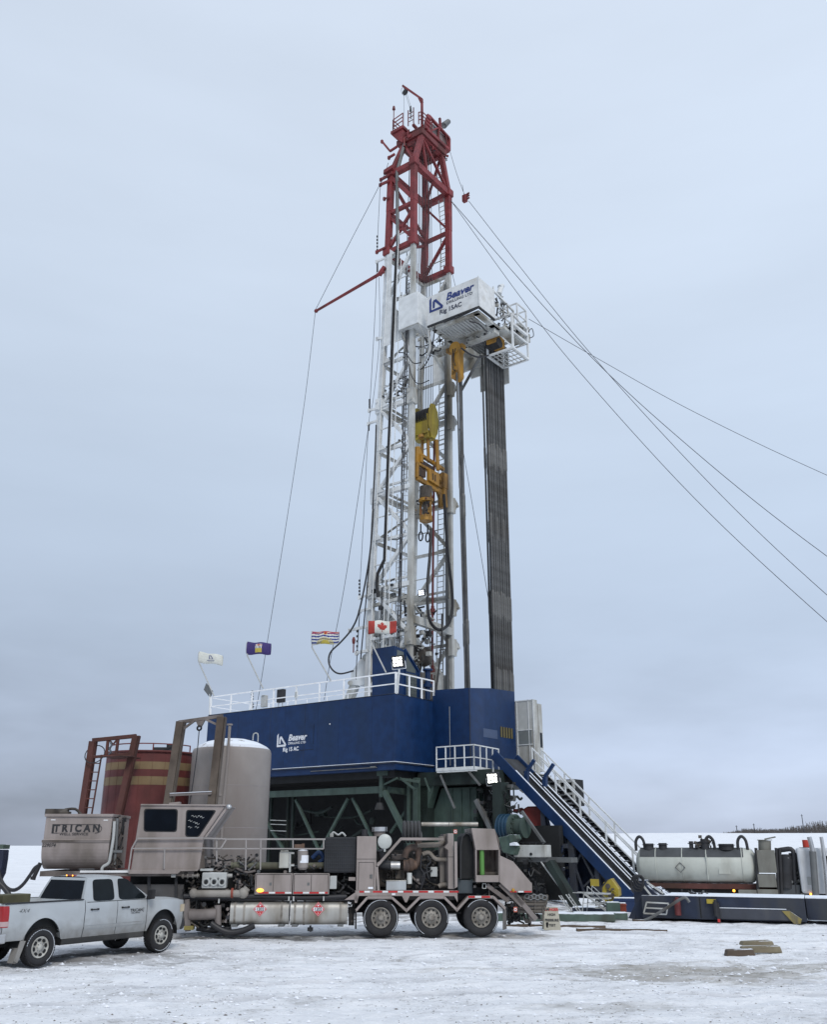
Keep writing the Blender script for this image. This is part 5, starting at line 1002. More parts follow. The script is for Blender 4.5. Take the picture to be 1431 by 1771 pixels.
for (u, w_, m, h_) in ((1174, .22, M_reddark, .5), (1240, .18, M_dark, .45)): x = P(u, 1575).x; g = G(); g.cyl((x, -.12, .18), (x, -.12, .18+h_), w_/2); g.cyl((x, -.12, .18+h_), (x, -.12, .26+h_), w_*.3); g.build('valve', m, CW)
x = P(1232, 1567).x; G().box(x-.15, x+.15, -.12, 0, .58, .72).build('tag_plate', M_yel, CW); x = P(1245, 1590).x; G().box(x-.05, x+.05, -.2, -.05, 0, .6).build('stanchion', M_dark, CW); G().box(x-.04, x+.04, -.22, -.2, .0, .1).build('reflector', M_redl, CW)
# step frame painted white and the blue column at the ramp foot
g = G(); pts = [P(u, v, -.25) for u, v in ((1119, 1560), (1157, 1562), (1153, 1581), (1114, 1579))]; [g.beam(pts[i], pts[(i+1) % 4], .045) for i in range(4)]; a_ = pts[0].lerp(pts[3], .5); b_ = pts[1].lerp(pts[2], .5); g.beam(a_, b_, .045); g.build('step', M_whited, CW)
CC = thing('ramp_foot_column', 'worn navy steel column with coiled hose at the bottom of the ramp', 'column', P(1108, 1590, .3)); g = G(); pa = P(1100, 1588, .3); pb_ = P(1118, 1522, .3); g.box(pa.x, pb_.x, .3, .9, 0, pb_.z); g.poly([P(u, v, .3) for u, v in ((1086, 1590), (1100, 1560), (1100, 1590))], (0, .5, 0)); g.poly([P(u, v, .4) for u, v in ((1118, 1530), (1140, 1548), (1150, 1560), (1118, 1560))], (0, .9, 0)); g.build('post', M_blued, CC, bev=.02)
c = P(1103, 1527, .1)
for k in range(4): g = G(); r_ = .27-.045*k; g.tube([c+Vector((math.sin(t)*r_*.8+.05*k, -.05*k, math.cos(t)*r_+.04*k)) for t in [2*math.pi*i/20 for i in range(21)]], .035, 6); g.build('coiled_hose', M_hose, CC)
g = G(); g.beam(P(1112, 1530, .2), P(1133, 1556, .2), .06); g.beam(P(1118, 1524, .4), P(1148, 1545, .4), .05); g.build('rail', M_whited, CC)
g = G(); g.tube([P(u, v, -.5) for u, v in ((1000, 1588), (1062, 1592), (1112, 1592), (1150, 1572), (1175, 1556), (1186, 1552), (1193, 1560))], .05, 8, sub=5); g.build('long_pipe', M_grey, label='long thin grey pipe bent up over the left end of the catwalk', cat='pipe')
t = thing('red_drum_box', 'bright red box sitting on top of the catwalk edge', 'box', P(1262, 1560, .2)); a_, b_ = P(1247, 1562, .2), P(1277, 1550, .2); G().box(a_.x, b_.x, .2, .7, zt+.03, b_.z).build('body', M_redbox, t, bev=.05); G().box(a_.x+.02, b_.x-.02, .22, .68, b_.z, b_.z+.02).build('snow', M_snow, t)
clutter((xL+.4, .6, zt), (xL+2.2, 1.5, zt+.18), 16, 81, (M_dark, M_blued, M_grey), CW, 'fittings', .1)
g = G(); pp = P(1130, 1548, .8); g.poly([P(u, v, .8) for u, v in ((1120, 1536), (1136, 1534), (1164, 1556), (1120, 1556))], (0, 1, 0)); g.build('ramp_toe', M_blued, CW, bev=.02)

# ------------------------------------------------------------------ far vacuum truck
pz0 = -.62; CUR = frame(13.6, 46.2, pz0, -20); P = lambda u, v, y=0: at(u, v, 1, y)
VT = thing('vacuum_truck', 'cream and grey vacuum tank truck with chrome exhaust stacks behind the catwalk', 'truck', (2, 1.2, 0))
xa, xb = P(1108, 1490).x, P(1297, 1490).x; zt, zb = P(1200, 1466).z, P(1200, 1527).z; r_ = (zt-zb)/2; zc = (zt+zb)/2; yc = r_
def tankshell(x0, x1, a0, a1, rr, m, n):
    g = G(); rows = []
    for i in range(33):
        an = a0+(a1-a0)*i/32; rows.append([(x, yc-rr*math.cos(an), zc+rr*math.sin(an)) for x in (x0, x1)])
    g.grid(rows); g.build(n, m, VT)
g = G(); g.lathe([(0, -.3), (r_*.5, -.25), (r_*.85, -.12), (r_, 0), (r_, xb-xa), (r_*.92, xb-xa+.14), (r_*.6, xb-xa+.3), (0, xb-xa+.36)], (xa, yc, zc), (1, 0, 0), 48); g.build('tank', M_tankw, VT)
tankshell(xa-.02, xb-.25, R(28), R(152), r_+.012, M_tankg, 'tank_coating')
for u in (1134, 1180, 1222, 1284): x = P(u, 1490).x; g = G(); g.lathe([(r_+.02, -.02), (r_+.035, 0), (r_+.02, .02)], (x, yc, zc), (1, 0, 0), 48); g.build('tank_rib', M_tankw, VT)
for u in (1109, 1231, 1288):
    x = P(u, 1470).x; g = G(); z0 = zc+r_*.95; g.tube([(x-.28, yc-.3, z0-.1), (x-.26, yc-.3, z0+.35), (x-.08, yc-.3, z0+.55), (x+.10, yc-.3, z0+.35), (x+.14, yc-.3, z0-.1)], .07, 8, sub=4); g.build('hose_hoop', M_dark, VT)
for u, w_, h_ in ((1145, .4, .22), (1195, .2, .3), (1206, .2, .28), (1219, .4, .4), (1256, .7, .18), (1120, .5, .2)):
    x = P(u, 1466).x; g = G(); g.cyl((x, yc-.2, zt-.1), (x, yc-.2, zt+h_), w_/2, n=14); g.cyl((x, yc-.2, zt+h_*.6), (x, yc-.2, zt+h_*.75), w_/2+.06, n=14); g.build('hatch', M_dark, VT, bev=.01)
clutter((P(1200, 1460).x, yc-.4, zt), (P(1236, 1460).x, yc+.1, zt+.5), 24, 83, (M_dark, M_engine), VT, 'valves', .14)
c = P(1177, 1500); g = G(); s_ = .22; q = [Vector((c.x, 0, c.z))+Vector(v) for v in ((0, -.02, s_), (s_, -.02, 0), (0, -.02, -s_), (-s_, -.02, 0))]; [g.beam(q[i], q[(i+1) % 4], .03) for i in range(4)]; g.build('placard_frame', M_grey, VT)
g = G(); x = P(1224, 1500).x; g.beam((x, -.03, zc+.5), (x, -.03, zc-.6), .035); g.box(x+.5, x+1.0, .0, .02, zc-.35, zc+.1); g.build('gauge_pipe', M_tankw, VT)
g = G(); g.box(xa, xb+2.4, .3, 1.5, zb-.25, zb-.02); g.build('chassis', M_rustr, VT); g = G(); g.box(xa+.3, xb+7, .5, 1.4, zb-.55, zb-.28); g.build('frame_rail', M_void, VT)
def cab(x0u, x1u, v0, v1, name, m, y=-.1, d=1.0, **k): a_, b_ = P(x0u, v1, y), P(x1u, v0, y); G().box(a_.x, b_.x, y, y+d, a_.z, b_.z).build(name, m, VT, bev=.02); return a_, b_
cab(1313, 1340, 1470, 1509, 'upper_cabinet', M_olive); cab(1313, 1342, 1512, 1534, 'middle_cabinet', M_olive); cab(1280, 1309, 1539, 1562, 'lower_cabinet', M_olive); cab(1313, 1346, 1538, 1562, 'lower_cabinet', M_olive)
g = G(); a_ = P(1323, 1470, .3); g.cyl(a_-Z*.1, P(1323, 1453, .3), .28, n=18); b_ = P(1323, 1453, .3); g.cyl(b_, b_+Z*.03, .33, n=18); g.beam(b_+Z*.05, b_+Vector((.5, 0, .15)), .12, .06); g.build('vent_stack', M_olive, VT)
for u in (1308, 1343, 1349): g = G(); g.tube([P(u, 1466, 0), P(u+2, 1500, 0), P(u+4, 1545, 0)], .07, 8); g.build('side_pipe', M_dark, VT)
g = G(); g.tube([P(u, v, .2) for u, v in ((1345, 1500), (1347, 1474), (1356, 1469), (1372, 1471), (1374, 1500), (1378, 1545))], .11, 8, sub=4); g.build('large_hose', M_hose, VT)
g = G(); a_, b_ = P(1360, 1535, .3), P(1360, 1483, .3); g.cyl(a_, b_, .32, n=18); g.cyl(b_, b_+Z*.15, .32, .15, n=18); g.build('air_filter', M_dark, VT); cab(1350, 1384, 1530, 1548, 'blower_box', M_tankg, .1)
cab(1374, 1384, 1475, 1545, 'bulkhead', M_void, .2); clutter(P(1348, 1548, 0), P(1384, 1500, 0)+Vector((0, .5, 0)), 40, 84, (M_void, M_dark, M_grey), VT, 'fittings', .13)
g = G(); a_, b_ = P(1388, 1545, -.15), P(1470, 1466, -.15); g.box(a_.x, a_.x+4, -.15, 2.3, a_.z, b_.z); g.build('cab_body', M_tankw if 0 else mat('white_truck_cab', (.58,.60,.62), .35, dirt=(.35,.34,.33), dam=.3), VT, bev=.12)
for u, w_ in ((1408, .17), (1427, .13)): g = G(); g.tube([P(u+6, 1560, -.4), P(u+1, 1500, -.4), P(u-3, 1466, -.4), P(u-8 if u < 1410 else u-6, 1447, -.4)], w_*.62, 12, sub=4); g.build('exhaust_stack', M_chrome, VT)
g = G(); a_, b_ = P(1412, 1550, -.42), P(1406, 1472, -.42); g.cyl(a_, b_, .145, n=14); g.build('exhaust_guard', M_grey, VT)
g = G(); a_ = P(1395, 1465, .3); g.cyl(a_, a_+Z*.32, .14, n=14); g.build('beacon', M_redbox, VT); G().box(a_.x-.3, a_.x+.3, .15, .45, a_.z-.06, a_.z).build('beacon_base', M_grey, VT)
g = G(); a_, b_ = P(1427, 1512, -.2), P(1440, 1480, -.2); g.box(a_.x, b_.x, -.17, -.12, a_.z, b_.z); g.build('window', M_glass, VT, bev=.02); g = G(); a_, b_ = P(1398, 1530, -.2), P(1411, 1516, -.2); g.box(a_.x, b_.x, -.165, -.14, a_.z, b_.z); g.build('side_hatch', M_lgrey, VT)
a_ = P(1270, 1540, -.1); G().sph(a_, .06).build('marker_lamp', M_amber, VT); a_ = P(1403, 1546, -.2); G().sph(a_, .05).build('marker_lamp', M_amber, VT)
def wheel(parent, c, r_, w_, tm, rm, kind='truck', face=-1, rr=None, lugs=0):
    """tyre with its rim as a sub-part; axle along the frame's y"""
    c = Vector(c); rr = rr or r_*.55; ax = Vector((0, face, 0)); hw = w_/2
    g = G(); g.lathe([(rr, -hw*.9), (r_*.86, -hw), (r_*.97, -hw*.8), (r_, -hw*.45), (r_, hw*.45), (r_*.97, hw*.8), (r_*.86, hw), (rr*1.05, hw*.92), (rr, hw*.6)], c, ax, 40)
    for k in range(lugs):
        an = 2*math.pi*k/lugs; d = Vector((math.cos(an), 0, math.sin(an))); tn = Vector((-math.sin(an), 0, math.cos(an)))
        for sg in (-1, 1): g.beam(c+d*(r_*.99)+ax*hw*.2*sg+tn*.0, c+d*(r_*.965)+ax*hw*.98*sg+tn*.03, .045*r_/.4, .03, d)
    ty = g.build('wheel', tm, parent)
    g = G()
    for k in range(3):
        rr2 = random.Random(int(c.x*97+k*7)); a0 = rr2.uniform(0, 6.28); ln = rr2.uniform(.8, 1.9)
        G().tube([c+Vector((math.cos(a0+ln*i/14)*r_*.925, 0, math.sin(a0+ln*i/14)*r_*.925))+ax*hw*.93 for i in range(15)], .007, 4).build('snow', M_snow, ty)
    if kind == 'truck':
        g.lathe([(rr, hw*.75), (rr*.97, hw*.88), (rr*.90, hw*.86), (rr*.84, hw*.55), (rr*.70, hw*.32), (rr*.56, hw*.62), (rr*.42, hw*.78), (rr*.30, hw*.80), (rr*.28, hw*1.05), (rr*.12, hw*1.1), (0, hw*1.1)], c, ax, 36); g.build('rim', rm, ty)
        g = G()
        for k in range(10):
            an = 2*math.pi*k/10; d = Vector((math.cos(an), 0, math.sin(an))); q = c+d*rr*.72+ax*(hw*.36); g.cyl(q-ax*.02, q+ax*.05, rr*.085, n=10)
        g.build('hand_hole', M_void, ty); g = G()
        for k in range(10):
            an = 2*math.pi*(k+.5)/10; d = Vector((math.cos(an), 0, math.sin(an))); q = c+d*rr*.40+ax*(hw*.78); g.cyl(q, q+ax*.05, rr*.045, n=6)
        g.build('wheel_nut', M_grey, ty)
    else:
        g.lathe([(rr, hw*.8), (rr*.95, hw*.92), (rr*.88, hw*.82), (rr*.80, hw*.70), (rr*.55, hw*.62), (rr*.42, hw*.75), (rr*.30, hw*.85), (rr*.26, hw*.98), (0, hw)], c, ax, 40); g.build('rim', rm, ty); g = G()
        for k in range(8):
            an = 2*math.pi*k/8+.2; d = Vector((math.cos(an), 0, math.sin(an))); tn = Vector((-math.sin(an), 0, math.cos(an))); q = c+d*rr*.69+ax*hw*.70
            g.poly([q+d*(rr*.14*math.cos(t))+tn*(rr*.20*math.sin(t)) for t in [2*math.pi*i/10 for i in range(10)]], ax*.018)
        g.build('rim_slot', M_void, ty); g = G()
        for k in range(8): an = 2*math.pi*k/8; d = Vector((math.cos(an), 0, math.sin(an))); q = c+d*rr*.37+ax*hw*.72; g.cyl(q, q+ax*.05, rr*.05, n=6)
        g.build('wheel_nut', M_chrome, ty)
    return ty
for u in (1290, 1320, 1120): x = P(u, 1560).x; wheel(VT, (x, .1, .52), .52, .3, M_black, M_rim)
# ------------------------------------------------------------------ pumping trailer
CUR = TRL; P = lambda u, v, y=0: at(u, v, 1, y)
T = thing('pumping_trailer', 'long taupe well service pumping trailer with control cabin and three axles, parked across the front', 'trailer', (-3.5, 1.3, 0))
def pan(pts, d, m, name, y=0, bev=.012, par=None): return G().poly([P(u, v, y) for u, v in pts], (0, d, 0)).build(name, m, par or T, bev=bev)
def rect(u0, v0, u1, v1, d, m, name, y=0, bev=.012, par=None):
    c = P((u0+u1)/2, (v0+v1)/2, y); a_, b_ = P(u0, (v0+v1)/2, y), P(u1, (v0+v1)/2, y); t_, l_ = P((u0+u1)/2, v0, y), P((u0+u1)/2, v1, y)
    return G().box(a_.x, b_.x, y, y+d, l_.z, t_.z).build(name, m, par or T, bev=bev)
# mix tank
ul = P(83, 1409, .1); ur = P(195, 1411, .1); xl, xr = P(72, 1500, .1).x-.02, P(183, 1500, .1).x+.02; zt = ul.z; zm = P(72, 1458, .1).z; zb = P(72, 1505, .1).z
def tprof(k): 
    rr = (zm-zb); pr = [(0.0, zt), (0.0, zm+.12), (-.07, zm+.06), (-.07, zm-.05)]
    for i in range(1, 10): an = i/10*math.pi/2; pr.append((-.07+(1-math.cos(an))*.55, zm-.05-math.sin(an)*(rr-.07)))
    pr += [(2.2, zb), (2.2, zt)]; return pr
xl, xr = (P(74, 1450, .1).x, P(190, 1450, .1).x)
g = G(); pr = tprof(0); n = len(pr); vs = [(x, .15+y, z) for x in (xl, xr) for y, z in pr]; g.add(vs, [tuple(range(n)), tuple(range(2*n-1, n-1, -1))]+[(i, (i+1) % n, n+(i+1) % n, n+i) for i in range(n)]); g.build('mix_tank', M_taupe, T, bev=.02)
g = G(); g.box(xl-.03, xr+.03, .1, 2.4, zt-.05, zt+.03); g.build('tank_rim', M_taupe, T, bev=.01); g = G(); g.box(xl-.01, xr+.01, .06, .15, zm+.02, zm+.09); g.build('tank_belt', M_tauped, T)
for u, v in ((92, 1417.5), (183, 1418)): rect(u-4, v-1, u+4, v+1, .005, M_twhite, 'reflector', .142, 0)
c = P(133, 1432.5, .14); text('T R I C A N', .28, c+Vector((.0, 0, 0)), A, Z, M_decal, T, 'lettering', 0, .012, .95, .004)
w_ = P(161, 1440, .14).x; c2 = P(128, 1440, .14); text('WELL SERVICE', .10, (c2.x+.0, .14, P(128, 1442.2, .14).z), A, Z, M_decal, T, 'lettering', 0, .001, 1.3, .004)
a_, b_ = P(90, 1433, .14), P(176, 1433, .14); g = G(); zz0, zz1 = P(100, 1425.5, .14).z, P(100, 1440.3, .14).z; g.box(a_.x, a_.x+.06, .135, .142, zz1, zz0); yy = .138
pts = [(a_.x, yy, zz0), (b_.x-.18, yy, zz0)]+[(b_.x-.18+.18*math.sin(t), yy, (zz0+zz1)/2+(zz0-zz1)/2*math.cos(t)) for t in [math.pi*i/10 for i in range(11)]]+[(P(163, 1440).x, yy, zz1)]; g.tube(pts, .008, 4); g.tube([(a_.x, yy, zz1), (P(99, 1440).x, yy, zz1)], .008, 4); g.build('emblem', M_decal, T)
text('229074', .13, (P(84, 1461.5, .06).x, .07, P(84, 1461.5, .06).z), A, Z, M_decal, T, 'lettering', .2, .002, 1.0, .006)
g = G(); a_ = P(88, 1406, .5); g.cyl(a_, a_+Vector((.5, 0, 0)), .13); g.cyl(a_+Vector((.0, 0, -.05)), a_+Vector((0, 0, .12)), .17); g.box(a_.x+.3, a_.x+.55, .3, .7, a_.z-.12, a_.z+.05); g.build('hatch', M_engine, T, bev=.02); g = G(); g.tube([a_+Vector((.4, 0, .1)), a_+Vector((.7, 0, .12)), a_+Vector((.9, 0, -.05))], .04, 6, sub=3); g.build('vent_pipe', M_engine, T)
clutter((P(189, 1450, .2).x, .15, zb), (P(205, 1450, .2).x, 1.0, zt-.05), 50, 101, (M_engine, M_tauped, M_dark), T, 'fittings', .1)
g = G(); g.tube([P(u, v, .1) for u, v in ((198, 1420), (196, 1450), (191, 1480), (188, 1492), (178, 1499), (176, 1505))], .045, 8, sub=4); g.build('drain_pipe', M_lgrey, T); g = G(); g.tube([P(203, 1415, .2), P(201, 1460, .2), P(198, 1495, .2)], .05, 6); g.build('drain_pipe', M_grey, T); G().beam(P(193, 1472, .15), P(212, 1472, .15), .07).build('step', M_grey, T)
# deck and underframe
zd = P(150, 1505, 0).z
g = G(); g.box(P(68, 1508).x, P(335, 1508).x, .05, 2.5, zd-.16, zd-.02); g.build('deck', M_tauped, T, bev=.01); g = G(); g.box(xl+1.2, xl+2.9, -.0, .04, zd-.06, zd-.0); g.build('deck_edge', M_twhite, T)
g = G(); g.box(P(60, 1550).x, P(915, 1550).x, .75, .95, .95, 1.3); g.box(P(60, 1550).x, P(915, 1550).x, 1.7, 1.9, .95, 1.3); g.build('chassis_beam', M_dark, T)
g = G(); g.box(P(215, 1530).x, P(620, 1530).x, .7, 2.0, 1.1, 1.9); g.build('underdeck', M_void, T); g = G(); g.box(P(316, 1580, 1.0).x, P(404, 1580, 1.0).x, 1.0, 2.0, .25, 1.2); g.build('gearbox_housing', M_void, T); g = G(); g.box(P(222, 1530, .3).x, P(318, 1530, .3).x, .3, .9, .95, 1.42); g.build('equipment_box', mat('dusty_dark_grey', (.06,.06,.062), .7, var=.3, dirt=(.10,.09,.085), dam=.4), T, bev=.02)
g = G(); g.box(P(335, 1540).x, P(600, 1540).x, .35, .55, 1.12, 1.22); g.build('hose_tray', M_black, T)
for u in (258, 305): G().beam(P(u, 1508, .3), P(u, 1560, .3), .08).build('stanchion', M_dark, T)
rect(296, 1511.5, 304, 1517, .01, M_lgrey, 'tag_plate', .03)
# control cabin
cab_pts = [(243.5, 1391), (391, 1392.5), (352.5, 1448), (342.5, 1505), (312, 1505.5), (308, 1511), (223, 1510.5), (226, 1500), (243.5, 1391)][:-1]
pan([(243.5, 1391), (391, 1392.5), (352.5, 1448), (344, 1504.5), (225.5, 1507)], 2.3, M_taupe, 'cabin', .0, .03)
pan([(221, 1504.5), (344, 1502.5), (341, 1506), (312, 1506.5), (307, 1511), (222, 1511)], 2.3, M_taupe, 'cabin_floor', -.06, .01)
pan([(243, 1390), (392, 1391.3), (391, 1394), (242.6, 1393)], 2.4, M_taupe, 'cabin_roof', -.05, .02); G().beam(P(294, 1390, .6), P(312, 1388.5, .6), .3, .06).build('roof_vent', M_taupe, T)
def rwin(pts, name, m, y):
    c = [P(u, v, y) for u, v in pts]; n = len(c); out = []
    for i in range(n):
        p, q, r_ = c[i-1], c[i], c[(i+1) % n]; k = .09; a1 = q+(p-q).normalized()*k; a2 = q+(r_-q).normalized()*k
        for t in (0, .25, .5, .75, 1): out.append(a1*(1-t)**2+q*2*t*(1-t)+a2*t*t)
    return G().poly(out, (0, .02, 0)).build(name, m, T)
rwin([(249, 1398.2), (308, 1398.6), (306, 1438.6), (248.4, 1438)], 'window_seal', M_black, -.008); rwin([(251, 1400), (306, 1400.3), (304.3, 1436.8), (250.2, 1436.2)], 'window', M_glass, -.014)
rwin([(322, 1400), (375, 1400.6), (343.5, 1448), (320, 1446.8)], 'window_seal', M_black, -.008); rwin([(324, 1401.7), (371.5, 1402.3), (342.3, 1446.2), (322, 1445)], 'window', M_glass, -.014)
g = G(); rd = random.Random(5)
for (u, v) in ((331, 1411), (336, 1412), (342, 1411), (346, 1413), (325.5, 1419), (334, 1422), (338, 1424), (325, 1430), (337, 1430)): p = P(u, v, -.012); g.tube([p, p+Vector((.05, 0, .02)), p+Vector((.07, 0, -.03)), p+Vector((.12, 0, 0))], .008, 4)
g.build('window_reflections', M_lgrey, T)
g = G(); c = P(396, 1395.5, -.1); g.sph(c, .08); g.build('work_lamp', M_chrome, T); g = G(); g.beam(P(395, 1394, -.05), P(356, 1447, -.05), .05); g.beam(P(389, 1400, .0), P(357, 1446, .0), .04); g.build('lamp_arm', M_taupe, T)
pan([(345, 1456), (353, 1452), (354, 1500), (344, 1504)], 1.8, M_tauped, 'cabin_end', .1, 0)
# walkway rails
Z0 = P(450, 1502, 0).z
g = G(); zt_, zm_ = P(450, 1451, .05).z, P(450, 1467, .05).z; z226 = P(226, 1508, -.08)
g.beam(P(222, 1509, -.1), P(228, 1467, -.1), .04); g.beam(P(228, 1467, -.1), P(238, 1449, -.1), .04); g.beam(P(238, 1449.5, -.1), P(352, 1448.6, -.1), .04); g.beam(P(228, 1467, -.1), P(352, 1466.2, -.1), .035); g.beam(P(285, 1467, -.1), P(284, 1502, -.1), .035)
g.beam(P(352, 1449, -.05), P(392, 1450.5, -.05), .04); g.beam(P(392, 1451, -.05), P(382, 1467, -.05), .04); g.beam(P(352, 1466.2, -.05), P(382, 1467, -.05), .035)
g.beam(P(392, 1450.8, 0), P(563, 1451, 0), .045); g.beam(P(382, 1467.2, 0), P(560, 1467.5, 0), .035)
for u in (426, 451.5, 507, 560): g.beam(P(u, 1451, 0), P(u-(0 if u > 500 else 1), 1467.5 if u > 500 else 1504, 0), .035)
g.beam(P(375, 1450, 0), P(375, 1490, 0), .035)
g.build('walkway_rail', mat('grey_taupe_rail', (.30,.28,.27), .5), T)
# manifold and pump front
g = G(); a_, b_ = P(348, 1536, -.05), P(392.5, 1508.5, -.05); g.box(a_.x, b_.x, -.05, .35, a_.z, b_.z); g.build('fluid_end', M_lgrey, T, bev=.03)
zc_ = P(370, 1525, -.05).z
for i in range(3):
    x = P(356.5+13.8*i, 1525, -.05).x; g = G(); g.lathe([(.115, 0), (.115, .03), (.085, .035), (.07, .02)], (x, -.05, zc_), (0, -1, 0), 20); g.build('valve_cover', M_lgrey, T); G().cyl((x, -.055, zc_), (x, -.075, zc_), .055, n=12).build('valve_bore', M_void, T)
for i, (u, v) in enumerate(((364, 1519), (377.5, 1519), (363, 1531), (377, 1531))): p = P(u, v, -.05); G().cyl(p, p-B_*.02, .03, n=8).build('bolt', M_grey, T)
text('PUMP', .06, P(356, 1511.5, -.055), A, Z, M_decal, T) if 0 else None
g = G(); g.poly([P(348, 1537, .1), P(341, 1544, .1), P(399, 1544, .1), P(393, 1537, .1)], (0, .3, 0)); g.build('pump_base', M_tauped, T, bev=.01); rect(346, 1502, 368, 1506, .25, M_lgrey, 'cover_plate', .0)
g = G(); g.cyl(P(334, 1545, -.0), P(420, 1545, .0), .10, n=12); g.sph(P(421, 1544, 0), .15); g.sph(P(335, 1544, 0), .13); g.cyl(P(421, 1544, 0), P(428, 1535, 0), .1); g.build('suction_header', M_whited if 0 else mat('muddy_white_pipe', (.30,.28,.25), .6, dirt=(.12,.10,.08), dam=.6), T); g = G(); c = P(402, 1544, 0); g.cyl(c+A*-.03, c+A*.03, .14); g.build('red_clamp', mat('rust_red_clamp', (.25,.05,.03), .6), T)
g = G(); g.cyl(P(314, 1514, .1), P(345, 1514, .1), .05); [g.cyl(P(u, 1514, .1), P(u+2, 1514, .1), .08) for u in (316, 324, 333, 341)]; g.cyl(P(393, 1514, .1), P(402, 1514, .1), .06); g.build('plug_valve', mat('bare_silver_steel', (.38,.37,.35), .4, .5, dirt=(.12,.10,.08), dam=.6), T)
for lo, hi, n, sd, ms, s_ in (((400, 1512), (440, 1545), 70, 111, (M_engine, M_dark, M_tauped, M_void), .09), ((352, 1478), (450, 1508), 80, 112, (M_engine, M_tauped, M_dark, M_grey), .08), ((315, 1500), (350, 1545), 46, 113, (M_dark, M_engine, M_void), .08), ((318, 1555), (398, 1604), 90, 114, (M_void, M_dark, M_engine, M_tauped), .11), ((570, 1505), (615, 1545), 40, 115, (M_void, M_dark), .08), ((486, 1494), (562, 1510), 40, 116, (M_void, M_dark, M_tauped), .08)):
    a_, b_ = P(lo[0], hi[1], .1), P(hi[0], lo[1], .1); clutter((a_.x, .05, a_.z), (b_.x, .75, b_.z), n, sd, ms, T, 'fittings', s_)
g = G(); g.cyl(P(400, 1496, .4), P(490, 1497, .4), .10, n=12); g.cyl(P(533, 1497, .4), P(565, 1496, .4), .09, n=12); g.build('discharge_pipe', mat('olive_pipe', (.12,.12,.08), .6, dirt=(.06,.055,.04), dam=.5), T)
g = G(); g.cyl(P(377, 1565, .1), P(377, 1600, .1), .1); g.beam(P(322, 1562, .1), P(326, 1606, .1), .16); g.cyl(P(328, 1582, .1), P(374, 1580, .1), .15, n=14); g.cyl(P(324, 1555, .1), P(325, 1610, .1), .08); g.build('pump_frame', M_tauped, T, bev=.01); G().box(P(318, 1605, 0).x, P(334, 1605, 0).x, 0, .3, P(320, 1608, 0).z, P(320, 1601, 0).z).build('foot', mat('olive_yellow_foot', (.22,.18,.05), .7), T)
g = G(); g.tube([P(u, v, .0) for u, v in ((365, 1596), (380, 1606), (398, 1612), (420, 1609), (440, 1600))], .085, 8, sub=4); g.tube([P(u, v, .3) for u, v in ((340, 1605), (370, 1608), (400, 1604))], .07, 8, sub=4); g.build('hose', M_hose, T)
g = G(); g.tube([P(u, v, .1) for u, v in ((318, 1549), (380, 1552), (450, 1549), (520, 1552), (600, 1550))], .07, 8, sub=3); g.tube([P(u, v, .15) for u, v in ((318, 1553), (420, 1555), (520, 1554), (612, 1556))], .05, 8, sub=3); g.build('hose', M_hose, T)
for u in (379, 500, 560, 508): c = P(u, 1557 if u < 400 else 1553, .03); G().box(c.x-.02, c.x+.02, .0, .04, c.z-.07, c.z+.05).build('tag', M_lgrey, T)
# cabinets
for (u0, u1, um) in ((441, 505.3, 473), (506.7, 569.6, 538.5)):
    cbn = rect(u0, 1510.3, u1, 1546.5, .55, M_taupe, 'locker', -.02, .01)
    for a0, a1 in ((u0+3.2, um-.6), (um+.6, u1-2.5)):
        d_ = rect(a0, 1512.6, a1, 1544.2, .01, M_taupe, 'door', -.032, .003, cbn)
    rect(um-7, 1526, um-3, 1531, .01, M_grey, 'latch', -.04, 0, cbn)
    g = G(); [g.box(P(a_, 1520).x, P(b_, 1520).x, -.026, -.021, P(450, c_).z, P(450, d__).z) for a_, b_, c_, d__ in ((u0+2, u0+2.8, 1545, 1512), (um-.4, um+.4, 1545, 1512), (u1-2.2, u1-1.5, 1545, 1512), (u0+2, u1-1.5, 1512.3, 1511.5))]; g.build('door_gap', M_void, T)
for (u0, u1, m) in ((448, 465, M_tredr), (465, 476, M_twhite), (476, 493, M_tredr), (493, 504, M_twhite), (508, 524, M_tredr), (524, 535, M_twhite), (535, 552, M_tredr), (552, 562, M_twhite), (562, 567, M_tredr)): rect(u0, 1542, u1, 1545, .004, m, 'reflector', -.045, 0)
c = P(450, 1539.5, -.04); G().sph(c, .075, 1.4, .5, .7).build('marker_lamp', M_amber, T)
rect(570.5, 1514.5, 582.5, 1537, .35, M_lgrey, 'junction_box', .02)
# filter bottle, white box
g = G(); c0_, c1_ = P(524, 1500, .1), P(524, 1471, .1); g.cyl(c0_, c1_, .155, n=24); g.cyl(c1_, c1_+Z*.05, .155, .10, n=24); g.cyl(c0_-Z*.06, c0_, .1, .155, n=24); g.build('filter_bottle', M_silo, T); g = G(); g.cyl(c0_+Z*.13, c0_+Z*.34, .158, n=24, cap=False); g.build('bottle_label', M_whitel, T)
g = G(); g.cyl(c1_+Z*.05, c1_+Z*.2, .05); g.box(c1_.x-.25, c1_.x-.02, 0, .2, c1_.z+.06, c1_.z+.18); g.build('bottle_head', M_copper, T); G().tube([P(540, 1484, .5), P(552, 1474, .5), P(560, 1484, .5), P(552, 1492, .5)], .07, 6, sub=4).build('blue_hose', M_blue, T)
bx = rect(483, 1473, 500, 1501, .3, mat('off_white_box', (.52,.53,.49), .5, dirt=(.3,.28,.24), dam=.4), 'control_box', .1, .02); rect(485, 1470.5, 499, 1473, .2, M_whited, 'box_top', .12); text('ESD', .07, P(491, 1478, .09), A, Z, M_decal, T) if 0 else None
g = G(); g.beam(P(502, 1473, .1), P(501.5, 1508, .1), .05); g.beam(P(502, 1475, .1), P(509, 1475, .1), .05); g.beam(P(502, 1496, .1), P(509, 1496, .1), .05); g.build('bracket', M_lgrey, T)
